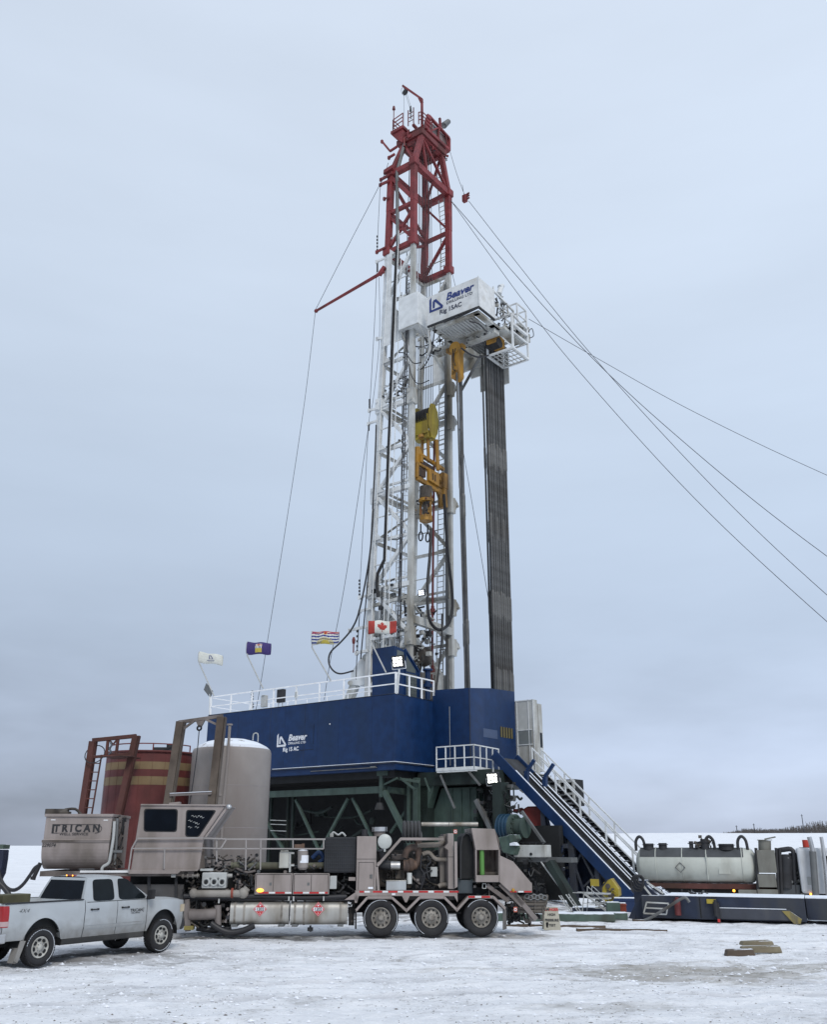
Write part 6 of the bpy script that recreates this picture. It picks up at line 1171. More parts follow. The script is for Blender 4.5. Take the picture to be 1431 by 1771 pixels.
# radiator
rd_ = rect(561, 1447.5, 616, 1509, 1.9, mat('radiator_black', (.016,.018,.022), .6, var=.4, bump=.6, bscale=60), 'radiator', .15, .02)
g = G(); x0, x1 = P(563, 1470, .15).x, P(615, 1470, .15).x; z0, z1 = P(580, 1506, .15).z, P(580, 1450, .15).z
for k in range(16): x = x0+(x1-x0)*k/15; g.beam((x, .13, z0), (x, .13, z1), .012)
for k in range(10): z = z0+(z1-z0)*k/9; g.beam((x0, .135, z), (x1, .135, z), .01)
g.build('radiator_guard', mat('radiator_grille', (.035,.038,.045), .6), T)
g = G(); g.tube([P(u, v, .5) for u, v in ((572, 1445), (577, 1439), (585, 1444), (592, 1440), (598, 1446))], .03, 6, sub=4); g.box(P(571, 1446, .5).x, P(577, 1446, .5).x, .4, .6, P(573, 1447, .5).z, P(573, 1441, .5).z); g.build('wiring', M_lgrey, T)
# tall cabinet
tc_ = rect(616.7, 1446, 651, 1539.5, .9, M_taupe, 'tall_cabinet', -.02, .015); rect(616.9, 1485, 650.8, 1485.6, .01, M_void, 'seam', -.026, 0); 
g = G(); [g.box(P(a0, 1500).x, P(a1, 1500).x, -.027, -.02, P(630, v1).z, P(630, v0).z) for a0, a1, v0, v1 in ((620.3, 620.9, 1491, 1538), (646.6, 647.2, 1491, 1538), (620.3, 647.2, 1490.8, 1491.4))]; g.build('door_gap', M_void, T); rect(640, 1512, 644.5, 1518.5, .02, M_grey, 'latch', -.04, .004); rect(637, 1533.5, 645.5, 1537, .01, M_whitel, 'tag_plate', -.035, 0); rect(603, 1516.8, 615, 1523, .3, M_taupe, 'step', .0); g = G(); g.cyl(P(631, 1446, .4), P(631, 1434, .4), .09); g.build('stub_pipe', M_dark, T)
g = G(); a_, b_ = P(657, 1446, .4), P(657, 1437, .4); g.cyl(a_, b_, .17, n=20); g.build('intake_neck', M_tauped, T); a_, b_ = P(657, 1437.5, .4), P(657, 1430, .4); G().cyl(a_, b_, .23, n=24).build('intake_cap', M_chrome, T)
c = P(665.8, 1455, .0); g = G(); g.lathe([(0, .0), (.19, .0), (.212, -.02), (.212, -.06)], c, (0, -1, 0), 32); g.cyl(c-Z*.2, c-Z*.28, .03); g.build('round_plate', mat('pale_round_plate', (.46,.48,.46), .4, var=.08), T); g = G(); g.cyl(P(658, 1470, .3), P(664, 1495, .4), .12); g.build('intake_hose', M_hose, T)
# engine bay
g = G()
for p, q in (((652.7, 1497), (693.6, 1450.5)), ((692.5, 1450.5), (768, 1450.8)), ((652, 1499), (655, 1540))): g.beam(P(*p, 0), P(*q, 0), .075)
g.poly([P(652, 1503), P(652, 1492), P(662, 1486)], (0, .05, 0)); g.build('engine_frame', M_taupe, T, bev=.006)
g = G(); g.box(P(652, 1500, 1.9).x, P(790, 1500, 1.9).x, 1.9, 2.3, P(700, 1540, 1.9).z, P(700, 1470, 1.9).z); g.build('engine_backing', M_void, T)
def ebox(u0, v0, u1, v1, y0, d, m, n='engine_block', b=.02): return rect(u0, v0, u1, v1, d, m, n, y0, b)
ebox(672, 1486, 712, 1536, .7, 1.0, M_engine); ebox(679, 1477, 699, 1487, .6, .7, M_tauped, 'rocker_cover'); ebox(655, 1500, 672, 1534, .6, .8, M_engine, 'gearbox'); ebox(712, 1500, 762, 1538, .7, .8, M_dark); ebox(700, 1495, 740, 1500, .6, .6, M_engine, 'intake_manifold'); ebox(684, 1504, 700, 1520, .45, .2, M_engine, 'side_cover')
for k in range(7): G().cyl(P(675+k*5, 1512, .6), P(675+k*5, 1525, .6), .035, n=8).build('cylinder_rib', M_engine, T)
ebox(745, 1499, 757, 1516, .3, .2, M_lgrey, 'engine_filter_box'); g = G(); g.cyl(P(708.5, 1528, .15), P(708.5, 1509, .15), .075, n=16); g.build('oil_filter', mat('white_filter', (.55,.56,.54), .4), T)
g = G(); g.cyl(P(676, 1496.5, .3), P(692, 1496.5, .3), .115, n=20); g.build('silver_band', M_chrome, T); g = G(); g.cyl(P(654, 1495, .35), P(676, 1496.5, .3), .13, n=16); g.build('intake_hose', M_hose, T)
g = G(); g.cyl(P(698, 1497, .3), P(708, 1497, .3), .17, n=20); g.cyl(P(708, 1497, .3), P(720, 1495, .35), .13, n=16); g.lathe([(.05, -.1), (.16, -.08), (.19, 0), (.16, .08), (.05, .1)], P(711, 1495, .3), (1, 0, 0), 20); g.build('turbocharger', M_copper, T)
g = G(); g.tube([P(u, v, .3) for u, v in ((700, 1483), (704, 1471), (713, 1465), (722, 1466))], .10, 10, sub=4); g.tube([P(u, v, .35) for u, v in ((724, 1452), (724.5, 1470), (724.5, 1485), (719, 1495), (712, 1498))], .10, 12, sub=4); g.build('exhaust_pipe', M_brown, T)
g = G(); c = P(710, 1437, .55)
for k in range(5): r_ = .30; g.lathe([(r_-.07, -.05), (r_+.02, -.035), (r_+.02, .035), (r_-.07, .05)], c+Vector((-.18+.11*k, .0, -.02)), (1, 0, 0), 24)
g.cyl(c+Vector((-.24, 0, 0)), c+Vector((.3, 0, 0)), .25, n=24); g.build('coiled_exhaust', mat('charcoal_wrap', (.045,.045,.047), .9, var=.3, bump=.5), T)
g = G(); g.tube([P(u, v, .4) for u, v in ((718, 1441), (722, 1436), (726, 1445), (724.5, 1456))], .09, 10, sub=4); g.build('exhaust_elbow', M_grey, T)
for (u0, u1) in ((729, 776.3), (777, 827)): g = G(); g.cyl(P(u0, 1425.2, .4), P(u1, 1425.2, .4), .062*1.0, n=16); g.build('exhaust_stack', M_alu, T)
for pts, r_ in ((((722, 1462), (745, 1461), (760, 1460), (768, 1452)), .075), (((731, 1477), (742, 1474), (752, 1484), (760, 1486), (775, 1486)), .06), (((759, 1533), (765, 1530), (776, 1530)), .07)): G().tube([P(u, v, .3) for u, v in pts], r_, 10, sub=4).build('coolant_pipe', mat('dirty_cream_pipe', (.26,.23,.20), .55, dirt=(.12,.10,.08), dam=.6), T)
g = G(); [g.tube([P(u, v, .25) for u, v in pts], .025, 6, sub=4) for pts in (((730, 1478), (728, 1500), (735, 1515), (728, 1538)), ((740, 1480), (745, 1490), (738, 1500), (742, 1520)), ((748, 1505), (733, 1512), (730, 1530)), ((700, 1500), (706, 1508), (705, 1530)))]; g.build('hose', M_hose, T)
g = G(); g.box(P(761, 1500, .4).x, P(769, 1500, .4).x, .4, .9, P(765, 1536, .4).z, P(765, 1446, .4).z); g.build('radiator_tank', mat('pale_radiator_tank', (.24,.22,.20), .55, dirt=(.11,.09,.075), dam=.6), T, bev=.02)
g = G(); g.box(P(768, 1500, .5).x, P(776, 1500, .5).x, .45, 1.6, P(770, 1536, .4).z, P(770, 1442, .4).z); g.build('radiator_core', M_tauped, T)
pan([(775, 1441), (785, 1441), (785.8, 1537), (775.6, 1537), (775.4, 1470), (769, 1465), (775, 1458)], .6, M_taupe, 'end_panel', -.0, .01); pan([(786.3, 1455), (791, 1455), (791.7, 1533), (787, 1536)], .02, M_taupe, 'door_edge', -.15, 0); rect(775.2, 1481.3, 785.6, 1481.9, .01, M_void, 'seam', -.006, 0)
rect(785, 1434, 791, 1441.5, .05, mat('faded_red_label', (.45,.12,.08), .6), 'warning_label', .0, 0); g = G(); c = P(788, 1437.8, -.0); g.lathe([(.025, 0), (.042, 0)], c+Vector((0, -.005, 0)), (0, -1, 0), 16); g.build('label_ring', M_whitel, T)
rect(668.3, 1523, 703, 1539.5, .35, mat('brushed_silver_box', (.45,.47,.48), .35, .6, dirt=(.3,.3,.3), dam=.3), 'silver_box', -.01, .015); rect(668, 1522.2, 703.3, 1523.4, .37, M_alu, 'box_lid', -.02, .004)
a_, b_ = P(656, 1538, .2), P(762, 1470, .2); clutter((a_.x, .35, a_.z), (b_.x, .8, b_.z), 130, 121, (M_engine, M_dark, M_engine, M_void, M_tauped), T, 'engine_fittings', .065)
# lower beam with reflectors
pan([(614.5, 1539.6), (791.6, 1539.6), (791.8, 1549), (792, 1560), (786, 1549.5), (614.5, 1549)], .12, M_taupe, 'side_beam', -.03, .006); pan([(596, 1556), (614, 1543.5), (620, 1549.5), (618, 1561), (613, 1555.5)], .1, M_taupe, 'beam_wedge', -.03, .006); pan([(695.5, 1549), (709, 1549), (704, 1560), (701, 1560)], .08, M_taupe, 'gusset', -.03, 0); pan([(612.5, 1549), (621, 1549), (617, 1561), (614, 1561)], .08, M_taupe, 'gusset', -.03, 0)
for k in range(7): u = 619+k*26.4; rect(u if k else 622, 1540.2, u+16 if k else 630, 1543.3, .004, M_tredr, 'reflector', -.036, 0); rect(u+16.5 if k else 630.5, 1540.2, u+26 if k else 640, 1543.3, .004, M_twhite, 'reflector', -.036, 0) if k < 6 else None
rect(678, 1544.5, 684, 1547.5, .004, M_whitel, 'tag_plate', -.036, 0)
# fenders
def fender(pts, y0=-.04, w_=.62):
    g = G(); Q = [P(u, v, y0) for u, v in pts]
    for p, q in zip(Q, Q[1:]): g.poly([p, q, q+Vector((0, 0, -.05)), p+Vector((0, 0, -.05))], (0, w_, 0))
    for p, q in zip(Q, Q[1:]): g.beam(p, q, .03, .065)
    g.build('fender', M_taupe, T)
fender([(616, 1574), (636, 1551.5), (678, 1551.5), (703.5, 1574.5)]); fender([(703.5, 1574.5), (727, 1551), (768.5, 1551), (791, 1573.5)]); fender([(791, 1573.5), (811.5, 1550.5), (853.5, 1550.5), (874.5, 1571)])
for u0, u1, m in ((810.5, 822, M_tredr), (822, 833, M_twhite), (833, 848, M_tredr)): rect(u0, 1549, u1, 1552.3, .004, m, 'reflector', -.06, 0)
pan([(870, 1571), (876, 1573), (877, 1606), (870, 1608)], .02, mat('splashed_mudflap', (.12,.115,.11), .8, dirt=(.2,.19,.18), dam=.5), 'mudflap', .1, 0); g = G(); g.poly([(P(614, 1575, .1).x, .05, P(614, 1575, .1).z), (P(614, 1606, .1).x, .05, P(614, 1606, .1).z), (P(617, 1606, .1).x, .05, P(614, 1606, .1).z), (P(617, 1575, .1).x, .05, P(614, 1575, .1).z)], (0, .6, 0)); g.build('mudflap', M_black, T)
for u, v in ((659, 1592), (746.5, 1592), (832.8, 1587)):
    p = P(u, v, .0); z = gh(*(CUR @ p).xy)
    for y in (.0, .34, 2.0): wheel(T, (p.x, y+.12, .515), .515, .28, M_black, M_rim, 'truck', -1 if y < 1 else 1) if y != .34 else None
    g = G(); g.cyl((p.x, .3, .515), (p.x, 2.2, .515), .10); g.build('axle', M_dark, T)
for u in (702, 790): rect(u-14, 1577, u+8, 1580, .5, M_void, 'suspension', .3)
g = G(); g.box(P(612, 1590).x, P(870, 1590).x, .95, 1.7, .6, .95); g.build('suspension_frame', M_void, T)
# fuel tanks
for (u0, u1, uc) in ((397.5, 499, 450), (502, 601, 550.5)):
    a_, b_ = P(u0, 1579.5, -.0), P(u1, 1579.5, -.0); zt_, zb_ = P(uc, 1558.5, 0).z, P(uc, 1600.5, 0).z; rr = (zt_-zb_)/2; zc_ = (zt_+zb_)/2
    def ring(x0, x1, r2, m, n, par):
        g = G(); pts = [(rr*.0+r2*math.copysign(abs(math.cos(t))**.62, math.cos(t)), r2*math.copysign(abs(math.sin(t))**.62, math.sin(t))) for t in [2*math.pi*i/40 for i in range(40)]]
        vs = [(x, .35+p, zc_+q) for x in (x0, x1) for p, q in pts]; N_ = 40; g.add(vs, [(i, (i+1) % N_, N_+(i+1) % N_, N_+i) for i in range(N_)], True); g.add(vs[:N_], [tuple(range(N_))]); g.add(vs[N_:], [tuple(range(N_))]); return g.build(n, m, par)
    ft = ring(a_.x+.03, b_.x-.03, rr*.97, M_alu, 'fuel_tank', T)
    L_ = b_.x-a_.x
    for f in (.0, .985): ring(a_.x+L_*f-.0, a_.x+L_*f+.03, rr*.99, M_alu, 'end_rim', ft)
    for f in (.06, .22, .86): ring(a_.x+L_*f, a_.x+L_*f+.06, rr*1.0, M_rim, 'strap', ft)
    for f in (.06, .86): G().box(a_.x+L_*f-.05, a_.x+L_*f+.12, -.0, .7, zb_-.03, zb_+.04).build('strap_foot', M_grey, ft)
    yf = .35-rr*.985; c = Vector((P(uc, 1572, yf).x, yf, P(uc, 1572, yf).z)); s_ = .195
    G().poly([c+Vector(v) for v in ((0, 0, s_), (s_, 0, 0), (0, 0, -s_), (-s_, 0, 0))], (0, -.006, 0)).build('placard', M_redl, ft)
    g = G(); q = [c+Vector(v)*s_*.88+Vector((0, -.008, 0)) for v in ((0, 0, 1), (1, 0, 0), (0, 0, -1), (-1, 0, 0))]; [g.beam(q[i], q[(i+1) % 4], .006) for i in range(4)]; g.build('placard_line', M_whitel, ft)
    G().box(c.x-.13, c.x+.13, c.y-.012, c.y-.006, c.z-.048, c.z+.052).build('placard_band', M_whitel, ft)
    text('1202' , .115, c+Vector((0, -.014, .0)), A, Z, M_decal, ft, 'lettering', 0, .003); text('3', .05, c+Vector((0, -.008, -.11)), A, Z, M_whitel, ft, 'lettering', 0, .002)
    g = G(); f_ = c+Vector((0, -.008, .075)); g.poly([f_, f_+Vector((.025, 0, .02)), f_+Vector((.012, 0, .06)), f_+Vector((-.004, 0, .035)), f_+Vector((-.02, 0, .05)), f_+Vector((-.025, 0, .015))], (0, -.002, 0)); g.build('flame_mark', M_whitel, ft)
g = G(); c = P(537, 1600, .4); g.cyl(c, P(537, 1611, .4), .03); g.box(c.x-.08, c.x+.08, .3, .5, .15, .24); g.build('drain_valve', M_dark, T)
g = G(); g.box(P(603, 1590, .3).x, P(613, 1590, .3).x, .3, .9, P(605, 1600, .3).z, P(605, 1570, .3).z); g.build('step_box', M_dark, T); clutter((P(602, 1590, .3).x, .1, .3), (P(614, 1590, .3).x, .8, 1.0), 24, 131, (M_engine, M_void), T, 'fittings', .07)
# rear hopper and hood
pan([(815.8, 1432), (856, 1433.2), (864, 1469.7), (823, 1469.7)], 1.9, M_taupe, 'hood', -.0, .012)
pan([(856, 1433.2), (864, 1452), (864.2, 1470), (862, 1469)], 1.8, M_tauped, 'hood_side', .05, 0)
g = G(); g.box(P(824, 1500, .9).x, P(865, 1500, .9).x, .7, .74, P(840, 1516, .7).z, P(840, 1468, .7).z); g.build('hopper_back', mat('streaked_hopper', (.22,.18,.16), .7, dirt=(.05,.035,.028), dam=.8, dscale=5), T)
for pts in (((822.6, 1469.7), (825, 1469.7), (825, 1525), (823.4, 1525)), ((863, 1469.7), (865, 1469.7), (865, 1525), (863, 1525)), ((823.4, 1513.4), (865, 1513.4), (865, 1525), (823.4, 1525))): pan(pts, .7, M_taupe, 'opening_frame', -.0, .005)
g = G(); g.cyl(P(834.5, 1512.5, .12), P(833.5, 1470, .12), .07, n=14); g.build('green_hose', M_pvc, T); g = G(); g.box(P(826, 1510).x, P(864, 1510).x, .3, .6, P(840, 1513).z, P(840, 1508).z); g.build('hopper_sill', M_engine, T)
pan([(864.7, 1479), (888, 1489.6), (920.7, 1528), (920.7, 1543.5), (884, 1543), (864.7, 1525.4)], .05, M_taupe, 'side_panel', -.02, .006); pan([(888, 1489.6), (920.7, 1528), (920.7, 1543.5), (918, 1543.5), (918, 1530), (886, 1492)], 2.2, M_taupe, 'side_panel_edge', -.0, 0)
rect(883, 1540.3, 894, 1543, .004, M_tredr, 'reflector', -.03, 0); rect(897, 1540.3, 906, 1543, .004, M_twhite, 'reflector', -.03, 0); rect(907, 1540.3, 920, 1543, .004, M_tredr, 'reflector', -.03, 0)
c = P(888, 1539, -.05); G().sph(c, .05).build('marker_lamp', mat('unlit_amber', (.4,.22,.03), .4), T)
g = G(); pts = [(797, 1520), (797, 1462), (800, 1446), (806, 1440), (813, 1442), (817, 1455), (822, 1480), (823, 1520)]; g.poly([P(u, v, .35) for u, v in pts], (0, 1.4, 0)); g.build('drum_housing', M_void, T, bev=.03); g = G(); Q = [P(u, v, .3) for u, v in pts[:6]]; [g.beam(p, q, .1, .05) for p, q in zip(Q, Q[1:])]; g.build('drum_rim', M_dark, T)
ebox(792, 1521, 818, 1545, .4, .8, mat('dim_blue_grey', (.05,.065,.075), .6, var=.3), 'pump_box')
g = G(); g.box(P(792, 1500).x, P(930, 1500).x, .9, 1.6, P(850, 1556).z, P(850, 1528).z); g.build('rear_frame', M_void, T); clutter((P(822, 1545).x, .1, P(850, 1560).z), (P(890, 1545).x, .8, P(850, 1527).z), 40, 141, (M_void, M_dark, M_tauped), T, 'fittings', .09)
g = G(); g.beam(P(866, 1527, .1), P(905, 1565, .1), .1, .18); g.beam(P(890, 1546, .1), P(928, 1590, .1), .10, .14); g.beam(P(842, 1530, .2), P(880, 1558, .2), .1, .12); g.build('tail_chute', M_tauped, T, bev=.01)
g = G(); q = [P(u, v, .15) for u, v in ((835, 1528), (841, 1528), (841, 1536), (835, 1536))]; [g.beam(q[i], q[(i+1) % 4], .02) for i in range(4)]; g.build('step_loop', M_lgrey, T)
for k, v in enumerate((1551, 1557, 1563, 1569, 1575)):
    g = G(); a_, b_ = P(886+k*2.5, v, .2+.03*k), P(948-k*1.5, v+1, .2); g.cyl(a_, b_, .055, n=10); [g.cyl(a_.lerp(b_, f), a_.lerp(b_, f+.05), .085, n=10) for f in (.0, .3, .62, .95)]; g.build('treating_iron', mat('muddy_iron', (.13,.115,.10), .7, .2, var=.25, dirt=(.06,.05,.04), dam=.6), T)
for k in range(6): c = P(912+6*k, 1550+2*(k % 2), .12); g = G(); g.tube([c+Vector((math.cos(t)*.07, 0, math.sin(t)*.06)) for t in [2*math.pi*i/10 for i in range(11)]], .022, 6); g.build('hammer_union', M_grey, T)
a_, b_ = P(880, 1600, .2), P(950, 1548, .2); clutter((a_.x, .15, a_.z), (b_.x, .9, b_.z), 80, 142, (M_void, M_dark, MATS['muddy_iron'], M_tauped), T, 'fittings', .10)
rect(889, 1568, 895, 1577, .03, MATS['faded_red_label'], 'warning_label', .05, 0); c = P(892, 1572.5, .04); g = G(); g.lathe([(.025, 0), (.042, 0)], c, (0, -1, 0), 16); g.build('label_ring', M_whitel, T)
g = G(); g.box(P(880, 1580, .9).x, P(900, 1580, .9).x, .9, 1.5, .35, .8); g.build('rear_bumper', M_dark, T)

# ------------------------------------------------------------------ storage tanks and gallows frames
CUR = WLD
def post(g, p, q, w_, h_): g.beam(p, q, w_, h_, (0, 1, 0))
S1 = thing('cement_silo', 'tall taupe grey round silo with snow on its domed top', 'silo', (-7.05, 37.3, 0))
r_ = 1.53; cx, cy = -7.12, 37.3; zt = 5.95; zb = 1.5
g = G(); g.lathe([(0, .48), (r_*.35, .45), (r_*.65, .34), (r_*.88, .17), (r_*.97, .05), (r_, -.08), (r_, zb-zt), (r_*.3, zb-zt-1.0), (.2, zb-zt-1.1)], (cx, cy, zt), Z, 64); g.build('shell', M_silo, S1)
for z in (4.6, 3.1): G().lathe([(r_+.002, -.01), (r_+.008, 0), (r_+.002, .01)], (cx, cy, z), Z, 64).build('weld_seam', mat('seam_taupe', (.26,.235,.23), .6), S1)
for k in range(4): an = R(45+90*k); c = Vector((cx+math.cos(an)*r_*.95, cy+math.sin(an)*r_*.95, 0)); G().cyl(c, c+Z*1.9, .09).build('leg', M_tauped, S1)
def ay(u, v, y): return at(u, v, 1, y, WLD)
yy = 35.75; g = G(); g.tube([ay(397.5, 1255, yy), ay(394, 1310, yy), ay(386, 1392, yy), ay(383, 1450, yy)], .055, 8); c = ay(397.5, 1254, yy); g.cyl(c, c+Z*.05, .11); g.build('vent_pipe', M_silo, S1)
for v in (1290, 1301, 1375): g = G(); c = ay(393, v, yy); g.beam(c+Vector((-.3, 0, 0)), c+Vector((.1, .15, 0)), .05); g.build('pipe_bracket', M_silo, S1)
c = ay(442, 1278, 37.2); g = G(); g.tube([c+Vector((-.1, 0, -.05)), c+Vector((-.08, 0, .2)), c+Vector((.08, 0, .2)), c+Vector((.1, 0, -.1))], .025, 6, sub=3); g.build('lifting_eye', M_lgrey, S1)
g = G(); c = ay(345, 1470, 35.8); g.box(c.x-.9, c.x+.4, 35.75, 36.2, 1.0, 3.0); g.build('inlet_duct', M_tauped, S1)
def gallows(name, lb, pl, pr, yd, m, w_, extra):
    t = thing(name, lb, 'frame', (pl[1][0] and ay(*pl[1], yd).x or 0, yd, 0)); 
    for (a_, b_) in (pl, pr):
        p, q = ay(*a_, yd), ay(*b_, yd); d = (q-p)/(p.z-q.z); G_ = G(); e = p+d*(p.z-.1); post(G_, p, e, w_, w_*1.25); post(G_, p+Vector((w_*.6, .02, 0)), e+Vector((w_*.6, .02, 0)), .03, w_*1.3); G_.build('post', m, t, bev=.015)
    return t
t = gallows('hoist_frame', 'tall weathered steel gallows frame with pulley hook standing before the grey silo', ((312.6, 1248), (292, 1382)), ((383, 1240), (367, 1385)), 34.6, M_rustp, .27, 0)
p, q = ay(309, 1249, 34.6), ay(386, 1238, 34.6); G().beam(p, q, .14, .12).build('top_beam', M_tauped, t, bev=.01); G().box(p.x, q.x, 34.55, 34.65, 0, 0.01) if 0 else None
g = G(); g.beam(ay(315, 1262, 34.55), ay(336, 1246.5, 34.55), .08); g.beam(ay(380, 1255, 34.55), ay(355, 1243.5, 34.55), .08); g.build('corner_brace', M_tauped, t); g = G(); g.poly([ay(339, 1247.5, 34.5), ay(354, 1245, 34.5), ay(347.5, 1257, 34.5), ay(343, 1257, 34.5)], (0, .15, 0)); c = ay(344.8, 1259, 34.5); g.build('pulley_plate', M_tauped, t); G().lathe([(.05, -.05), (.11, 0), (.05, .05)], c, (0, 1, 0), 12).build('pulley', M_dark, t)
G().tube([ay(344.6, 1262, 34.5), ay(340, 1310, 34.5), ay(329, 1385, 34.5), ay(326, 1400, 34.5)], .02, 6, sub=3).build('rope', M_wireb, t); g = G(); g.beam(ay(294, 1374.5, 34.4), ay(366, 1371.5, 34.4), .09); g.build('cross_pipe', M_tauped, t); p, q = ay(294, 1373.5, 34.37), ay(366, 1370.2, 34.37); G().beam(p+Z*.035, q+Z*.035, .08, .02).build('snow', M_snow, t)
S2 = thing('mixing_tank', 'wide dark red round tank with two tan bands and rim rail', 'tank', (-10.5, 38.6, 0)); r_ = 1.80; cx, cy = -10.55, 38.6; zt = 5.92
g = G(); g.lathe([(r_, .1), (r_, zt)], (cx, cy, 0), Z, 64); g.lathe([(0, zt+.05), (r_, zt)], (cx, cy, 0), Z, 64); g.build('shell', M_tankr, S2)
for v0, v1 in ((1316.5, 1329.5), (1342, 1356.5)): z1, z0 = ay(250, v0, cy-r_).z, ay(250, v1, cy-r_).z; G().lathe([(r_+.004, z0), (r_+.006, z1)], (cx, cy, 0), Z, 64).build('band', M_band, S2)
for k in range(13): an = R(180+15*k); G().lathe([(r_+.012, .2), (r_+.012, zt)], (cx, cy, 0), Z, 3) if 0 else G().beam((cx+math.cos(an)*(r_+.01), cy+math.sin(an)*(r_+.01), .2), (cx+math.cos(an)*(r_+.01), cy+math.sin(an)*(r_+.01), zt), .006).build('seam', M_tankr, S2)
G().lathe([(r_, -.05), (r_+.07, -.03), (r_+.07, .04), (r_-.03, .05)], (cx, cy, zt), Z, 64).build('rim', M_tankr, S2)
g = G(); n = 12; pr = [(cx+math.cos(R(200+14*k))*(r_-.1), cy+math.sin(R(200+14*k))*(r_-.1), zt+.02) for k in range(11)]
for a_, b_ in zip(pr, pr[1:]): g.beam(Vector(a_)+Z*.28, Vector(b_)+Z*.28, .04)
for a_ in pr[::2]: g.beam(a_, Vector(a_)+Z*.28, .04)
g.build('rim_rail', M_reddark, S2); G().cyl((cx+.9, cy-1.0, zt), (cx+.9, cy-1.0, zt+.35), .14).box(cx+.3, cx+1.3, cy-1.2, cy-.8, zt, zt+.2).build('agitator', M_dark, S2)
g = G(); c = Vector((cx+.5, cy-r_-.012, 3.2)); g.tube([c+Vector((math.cos(t_)*.25, 0, math.sin(t_)*.22)) for t_ in [R(40+i*28) for i in range(11)]], .03, 5); g.build('emblem', mat('faint_red_mark', (.20,.05,.04), .6), S2)
t = gallows('hoist_frame', 'rusty red gallows frame with ladder standing before the dark red tank', ((160.5, 1282), (142, 1405)), ((235.5, 1272), (206, 1405)), 35.8, M_rustr, .22, 0)
for pts, w_ in ((((160, 1280), (236, 1272.5)), .14), (((162, 1309), (230, 1303)), .10), (((187, 1279), (184, 1306)), .1), (((204.5, 1277), (201, 1304)), .1), (((190, 1280), (195, 1287)), .06), (((203, 1278), (196, 1287)), .06)): G().beam(ay(*pts[0], 35.75), ay(*pts[1], 35.75), w_).build('beam', M_rustr, t, bev=.01)
G().box(ay(182, 1304, 35.6).x, ay(232, 1304, 35.6).x, 35.2, 36.5, ay(200, 1309, 35.6).z, ay(200, 1307, 35.6).z).build('platform', M_rustr, t); G().tube([ay(u, v, 35.7) for u, v in ((191, 1283), (193, 1290), (189, 1294), (192, 1300), (188, 1305))], .035, 6, sub=3).build('chain_hook', mat('blue_grey_hook', (.08,.10,.12), .6), t)
g = G(); ladder(g, ay(168, 1305, 35.7), ay(150, 1412, 35.7), (.34, 0, 0), .3, .025); g.build('ladder', M_rustr, t); g = G(); c = ay(164, 1304, 35.7); g.tube([c+Vector((math.cos(t_)*.36, math.sin(t_)*.2, math.sin(t_)*.34)) for t_ in [2*math.pi*i/18 for i in range(19)]], .02, 6); g.build('ladder_hoop', M_dark, t)
# hose post at the left edge
t = thing('hose_reel_post', 'dark navy wrapped hose post with snowy cap at the left edge of the yard', 'post', (-12.2, 28.2, 0)); yq = 28.2
g = G(); g.poly([ay(u, v, yq) for u, v in ((-9, 1469), (6.5, 1469), (5, 1485), (1, 1510), (-9, 1530))], (0, .4, 0)); g.build('wrap', mat('navy_wrap', (.012,.018,.045), .7, var=.3, bump=.6), t, bev=.03); g = G(); a_, b_ = ay(-9, 1468, yq), ay(7, 1460, yq); g.box(a_.x, b_.x, yq-.05, yq+.45, a_.z, b_.z); g.build('cap', M_greenp, t, bev=.02); G().beam(ay(-4, 1530, yq), (ay(-4, 1530, yq).x, yq, 0), .15).build('post', M_dark, t)
g = G(); g.tube([ay(u, v, yq) for u, v in ((-2, 1505), (1, 1518), (7, 1530), (17, 1538), (28, 1538), (40, 1529), (52, 1513), (60, 1501), (68, 1496))], .05, 8, sub=5); g.build('loop_hose', M_hose, label='black hose looping low from the left edge post to the trailer tank', cat='hose')
g = G(); g.tube([ay(u, v, yq-.3) for u, v in ((-3, 1525), (6, 1534), (13, 1543), (18, 1552))], .075, 8, sub=4); g.build('loading_hose', M_hose, label='thick short hose dipping behind the pickup bed at the left edge', cat='hose')
CUR = TRL; g = G(); g.cyl(P(70, 1492, .2), P(57, 1520, .2), .06, n=12); g.cyl(P(58, 1516, .2), P(56.5, 1521, .2), .075, n=12); g.build('hanging_hose', M_dark, T)

# ------------------------------------------------------------------ pickup
hd = math.degrees(math.atan2(3.05, 1.93)); base = Vector((-8.28, 22.5, 0)); CUR = frame(base.x, base.y, -.015, hd) @ Matrix.Scale(.905, 4) @ Matrix.Translation((0, .95, 0))
PU = thing('pickup_truck', 'dirty silver crew cab pickup truck parked nose toward the trailer', 'pickup truck', (1.9, 0, 0))
WB = 3.94; RA = .555
def top(x):
    if x < 1.24: return 1.43
    if x < 3.35: return 1.37
    if x < 3.5: return 1.36
    return 1.345-.02*(x-3.5)-.055*max(0, x-4.1)**1.5
def bot(x):
    b_ = .56 if x > -.2 else .62
    if x > 4.6: b_ = .50
    for c_ in (0, WB):
        d = abs(x-c_)
        if d < RA+.01: b_ = max(b_, .42+math.sqrt(max(0, (RA+.01)**2-d*d))*1.18)
    return b_
def half(x, z):
    w_ = .985-.10*max(0, (z-1.15)/.3)**2*.6-.05*max(0, (.85-z)/.3)**1.5
    w_ -= .030*math.exp(-((z-1.02)/.05)**2)*0
    if x > 4.1: w_ -= .16*((x-4.1)/.85)**2
    if x < -.8: w_ -= .04*((-.8-x)/.45)**2
    for c_ in (0, WB):
        d = math.hypot(x-c_, (z-.42)/1.18); w_ += .035*math.exp(-((d-RA)/.10)**2)*(1 if z > .5 else .4)
    w_ += .012*math.exp(-((z-.80)/.03)**2)*(1 if .9 < x < 3.2 else 0)
    return w_
def xr_(a, b, st=.045):
    n = max(1, round((b-a)/st)); return [a+(b-a)*i/n for i in range(n+1)]
